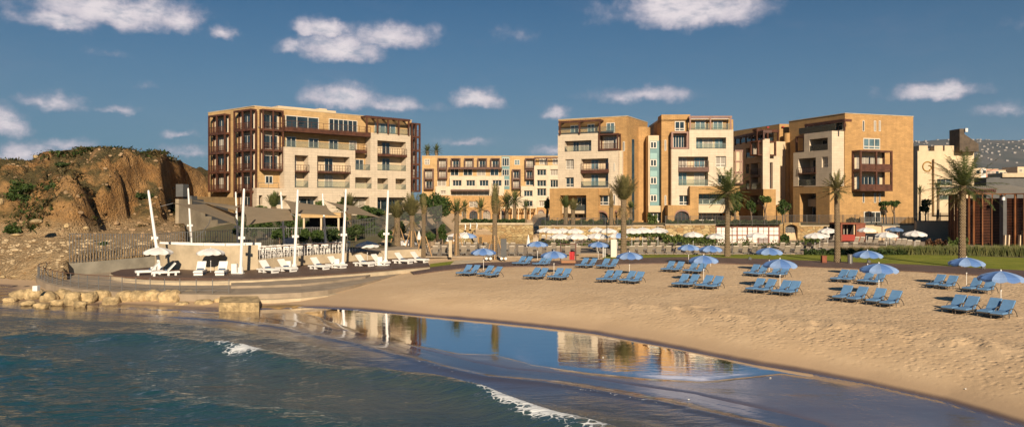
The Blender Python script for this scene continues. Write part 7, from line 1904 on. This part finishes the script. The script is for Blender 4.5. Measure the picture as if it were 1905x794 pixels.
# lamp posts (thin, dark)
for px, yb, yt, Y, lb in ((1362, 468, 424, 84, 'thin dark lamp post just right of the drooping palm'), (1129, 470, 416, 90, 'thin dark pole behind the blue parasol and white board'), (1655, 470, 430, 92, 'thin dark pole in front of the shaded white parasols')):
    m = MB(); cyl(m, 0, 0, 0, ZZ(yt, Y)-1.3, .05, 8); root = empty('lamp_post', (XY(px, Y), Y, 1.3), lb, 'lamp post'); m.build('pole', M['greywall'], root); m = MB(); m.box(-.12, .12, -.3, .05, ZZ(yt, Y)-1.3, ZZ(yt, Y)-1.2); m.build('lamp_head', M['greywall'], root)
# light frame structure over the seats in the right shade
root = empty('open_shelter', (0, 0, 0), 'flat white shade roof on thin posts behind the white parasols', 'shelter'); Yf = 117.
m = MB(); m.box(XY(1632, Yf), XY(1665, Yf), Yf-1.5, Yf+1, ZZ(420.5, Yf), ZZ(418.5, Yf)); m.build('roof', M['concgrey'], root)
for px in (1633, 1664): m = MB(); m.box(XY(px, Yf)-.05, XY(px, Yf)+.05, Yf-1.4, Yf-1.3, 1.27, ZZ(420.5, Yf)); m.build('post', M['brown'], root)
# dead wood at the foot of the stepped wall and the loose hose
rg = random.Random(2); m = MB()
for i in range(9):
    a = Vector((XY(rg.uniform(326, 348), 82), 82+rg.random(), gz(XY(337, 82), 82)+.2)); m.tube([tuple(a), tuple(a+Vector((rg.uniform(-.8, .8), 0, rg.uniform(.2, .9)))), tuple(a+Vector((rg.uniform(-1.2, 1.2), .2, rg.uniform(.1, 1.2))))], [.09, .06, .02], 5)
tag(m.build('driftwood_heap', mat('grey_dead_wood', (.26, .20, .14), .9)), 'heap of grey dead wood before the stepped wall', 'dead wood')
m = MB(); m.tube([PT(391, 408, 92), PT(388, 418, 91), PT(380, 427, 90), PT(372, 436, 89), PT(366, 441, 88)], .05, 6); tag(m.build('hanging_hose', M['greysteel']), 'dark hose hanging down the stepped wall', 'hose')
# people in the shade, seen very small
def person(px, Y, z, h, pose, cloth, lb, rz=0.):
    """one continuous skinned figure"""
    me = bpy.data.meshes.new('person'); s = h/1.75
    J = {'pelvis': (0, 0, .95), 'chest': (0, 0, 1.28), 'neck': (0, 0, 1.48), 'head0': (0, -.01, 1.56), 'head': (0, -.02, 1.66), 'headt': (0, -.01, 1.74)}
    pts = [(0, 0, .95), (0, .0, 1.12), (0, .0, 1.32), (0, 0, 1.45), (0, -.01, 1.53), (0, -.02, 1.63), (0, -.01, 1.72),
           (.10, 0, .88), (.11, -.02, .48), (.12, .02, .07), (.12, -.13, .03), (-.10, 0, .88), (-.11, .05, .48), (-.13, .12, .07), (-.13, -.02, .03),
           (.19, 0, 1.38), (.25, .02, 1.12), (.24, -.08, .88), (.24, -.11, .80), (-.19, 0, 1.38), (-.25, .02, 1.12), (-.22, -.14, .92), (-.22, -.18, .84)]
    rad = [.135, .12, .145, .065, .055, .095, .07, .095, .062, .042, .035, .095, .062, .042, .035, .055, .042, .032, .03, .055, .042, .032, .03]
    ed = [(0, 1), (1, 2), (2, 3), (3, 4), (4, 5), (5, 6), (0, 7), (7, 8), (8, 9), (9, 10), (0, 11), (11, 12), (12, 13), (13, 14), (2, 15), (15, 16), (16, 17), (17, 18), (2, 19), (19, 20), (20, 21), (21, 22)]
    me.from_pydata([tuple(c*s for c in p) for p in pts], ed, []); o = bpy.data.objects.new('person', me); COL.objects.link(o)
    sk = o.modifiers.new('skin', 'SKIN'); sv = me.skin_vertices[0].data if me.skin_vertices else None
    if sv is None:
        bm_ = __import__('bmesh').new(); bm_.from_mesh(me); bm_.verts.layers.skin.verify(); bm_.to_mesh(me); bm_.free(); sv = me.skin_vertices[0].data
    for v, r in zip(sv, rad): v.radius = (r*s, r*s*.8)
    sv[0].use_root = True
    su = o.modifiers.new('sub', 'SUBSURF'); su.levels = 1; su.render_levels = 2
    m = bpy.data.materials.new('person_skin_and_clothes'); m.use_nodes = True; t = NT(m.node_tree); b = t.n['Principled BSDF']
    tcn = t.n.new('ShaderNodeTexCoord'); z_ = t.sep(tcn.outputs['Object'])[2]
    c = t.ramp(t.m('DIVIDE', z_, 1.8*s), [(0, (.30, .17, .10)), (.27, (.30, .17, .10)), (.271, cloth[1]), (.54, cloth[1]), (.541, cloth[0]), (.82, cloth[0]), (.821, (.33, .19, .12)), (.93, (.33, .19, .12)), (.935, (.03, .02, .015))], 'CONSTANT')
    t.l.new(c, b.inputs['Base Color']); me.materials.append(m); o.location = (XY(px, Y), Y, z); o.rotation_euler = (0, 0, rz); tag(o, lb, 'person'); return o
person(1669, 109, 1.27, 1.72, 0, ((.30, .17, .11), (.32, .05, .03)), 'person in red shorts standing under the right edge of a white parasol', .5)
person(1632, 112, 1.27, 1.70, 0, ((.04, .04, .05), (.05, .05, .06)), 'person in dark clothes standing beside the white shade roof', -.4)
person(1066.5, 118, 1.27, 1.7, 0, ((.5, .45, .4), (.08, .08, .10)), 'person in a pale top standing by the stone wall between white parasols', 1.2)
for i in range(4):   # little white figures-like planters on the bridge parapet
    pass
for px, lb in ((865.5, 'leftmost small white statue on the bridge wall'), (875, 'middle small white statue on the bridge wall'), (887, 'rightmost small white statue on the bridge wall')):
    Yb = 135.6; m = MB(); m.tube([(0, 0, 0), (0, 0, .25), (.06, 0, .55), (.02, 0, .8), (-.05, 0, 1.0)], [.14, .10, .13, .07, .09], 8); o = m.build('statue', M['white'], smooth=True); o.location = (XY(px, Yb), Yb-.05, ZZ(427 if px < 870 else 425, Yb)); tag(o, lb, 'statue', 'small white statues on the bridge')
    m = MB(); m.box(-.2, .2, -.2, .25, -.12, -.002); m.build('ledge', M['conclight'], o)
# buoy / marker lying on the boulder tops, gulls on the wet sand
m = MB(); m.box(-.17, .17, -.17, .17, 0, .36); o = m.build('marker_box', M['white']); pz = W(67.5, 540.5, 1.0); o.location = (pz.x, pz.y, 1.0); tag(o, 'small white box on the boulders at the curve of the railing', 'box')
rg = random.Random(9)
for i, (px, py, lb) in enumerate(((1122, 662, 'white shell scrap on the bar beyond the tidal pool'), (1433, 701, 'white scrap on the shallow film right of the reflections'), (1281, 560+180, 'foam scrap near the lower shore'), (1796, 740, 'pale shell on the lower slope at the right'))):
    p = W(px, py, .06); g_ = max(gzl(p.x, p.y), 0.0); rbm = rock_mb(rg, .05, .04, .02, 1, .3); o = rbm.build('shell', M['white']); o.location = (p.x, p.y, g_+.02); tag(o, lb, 'shell')
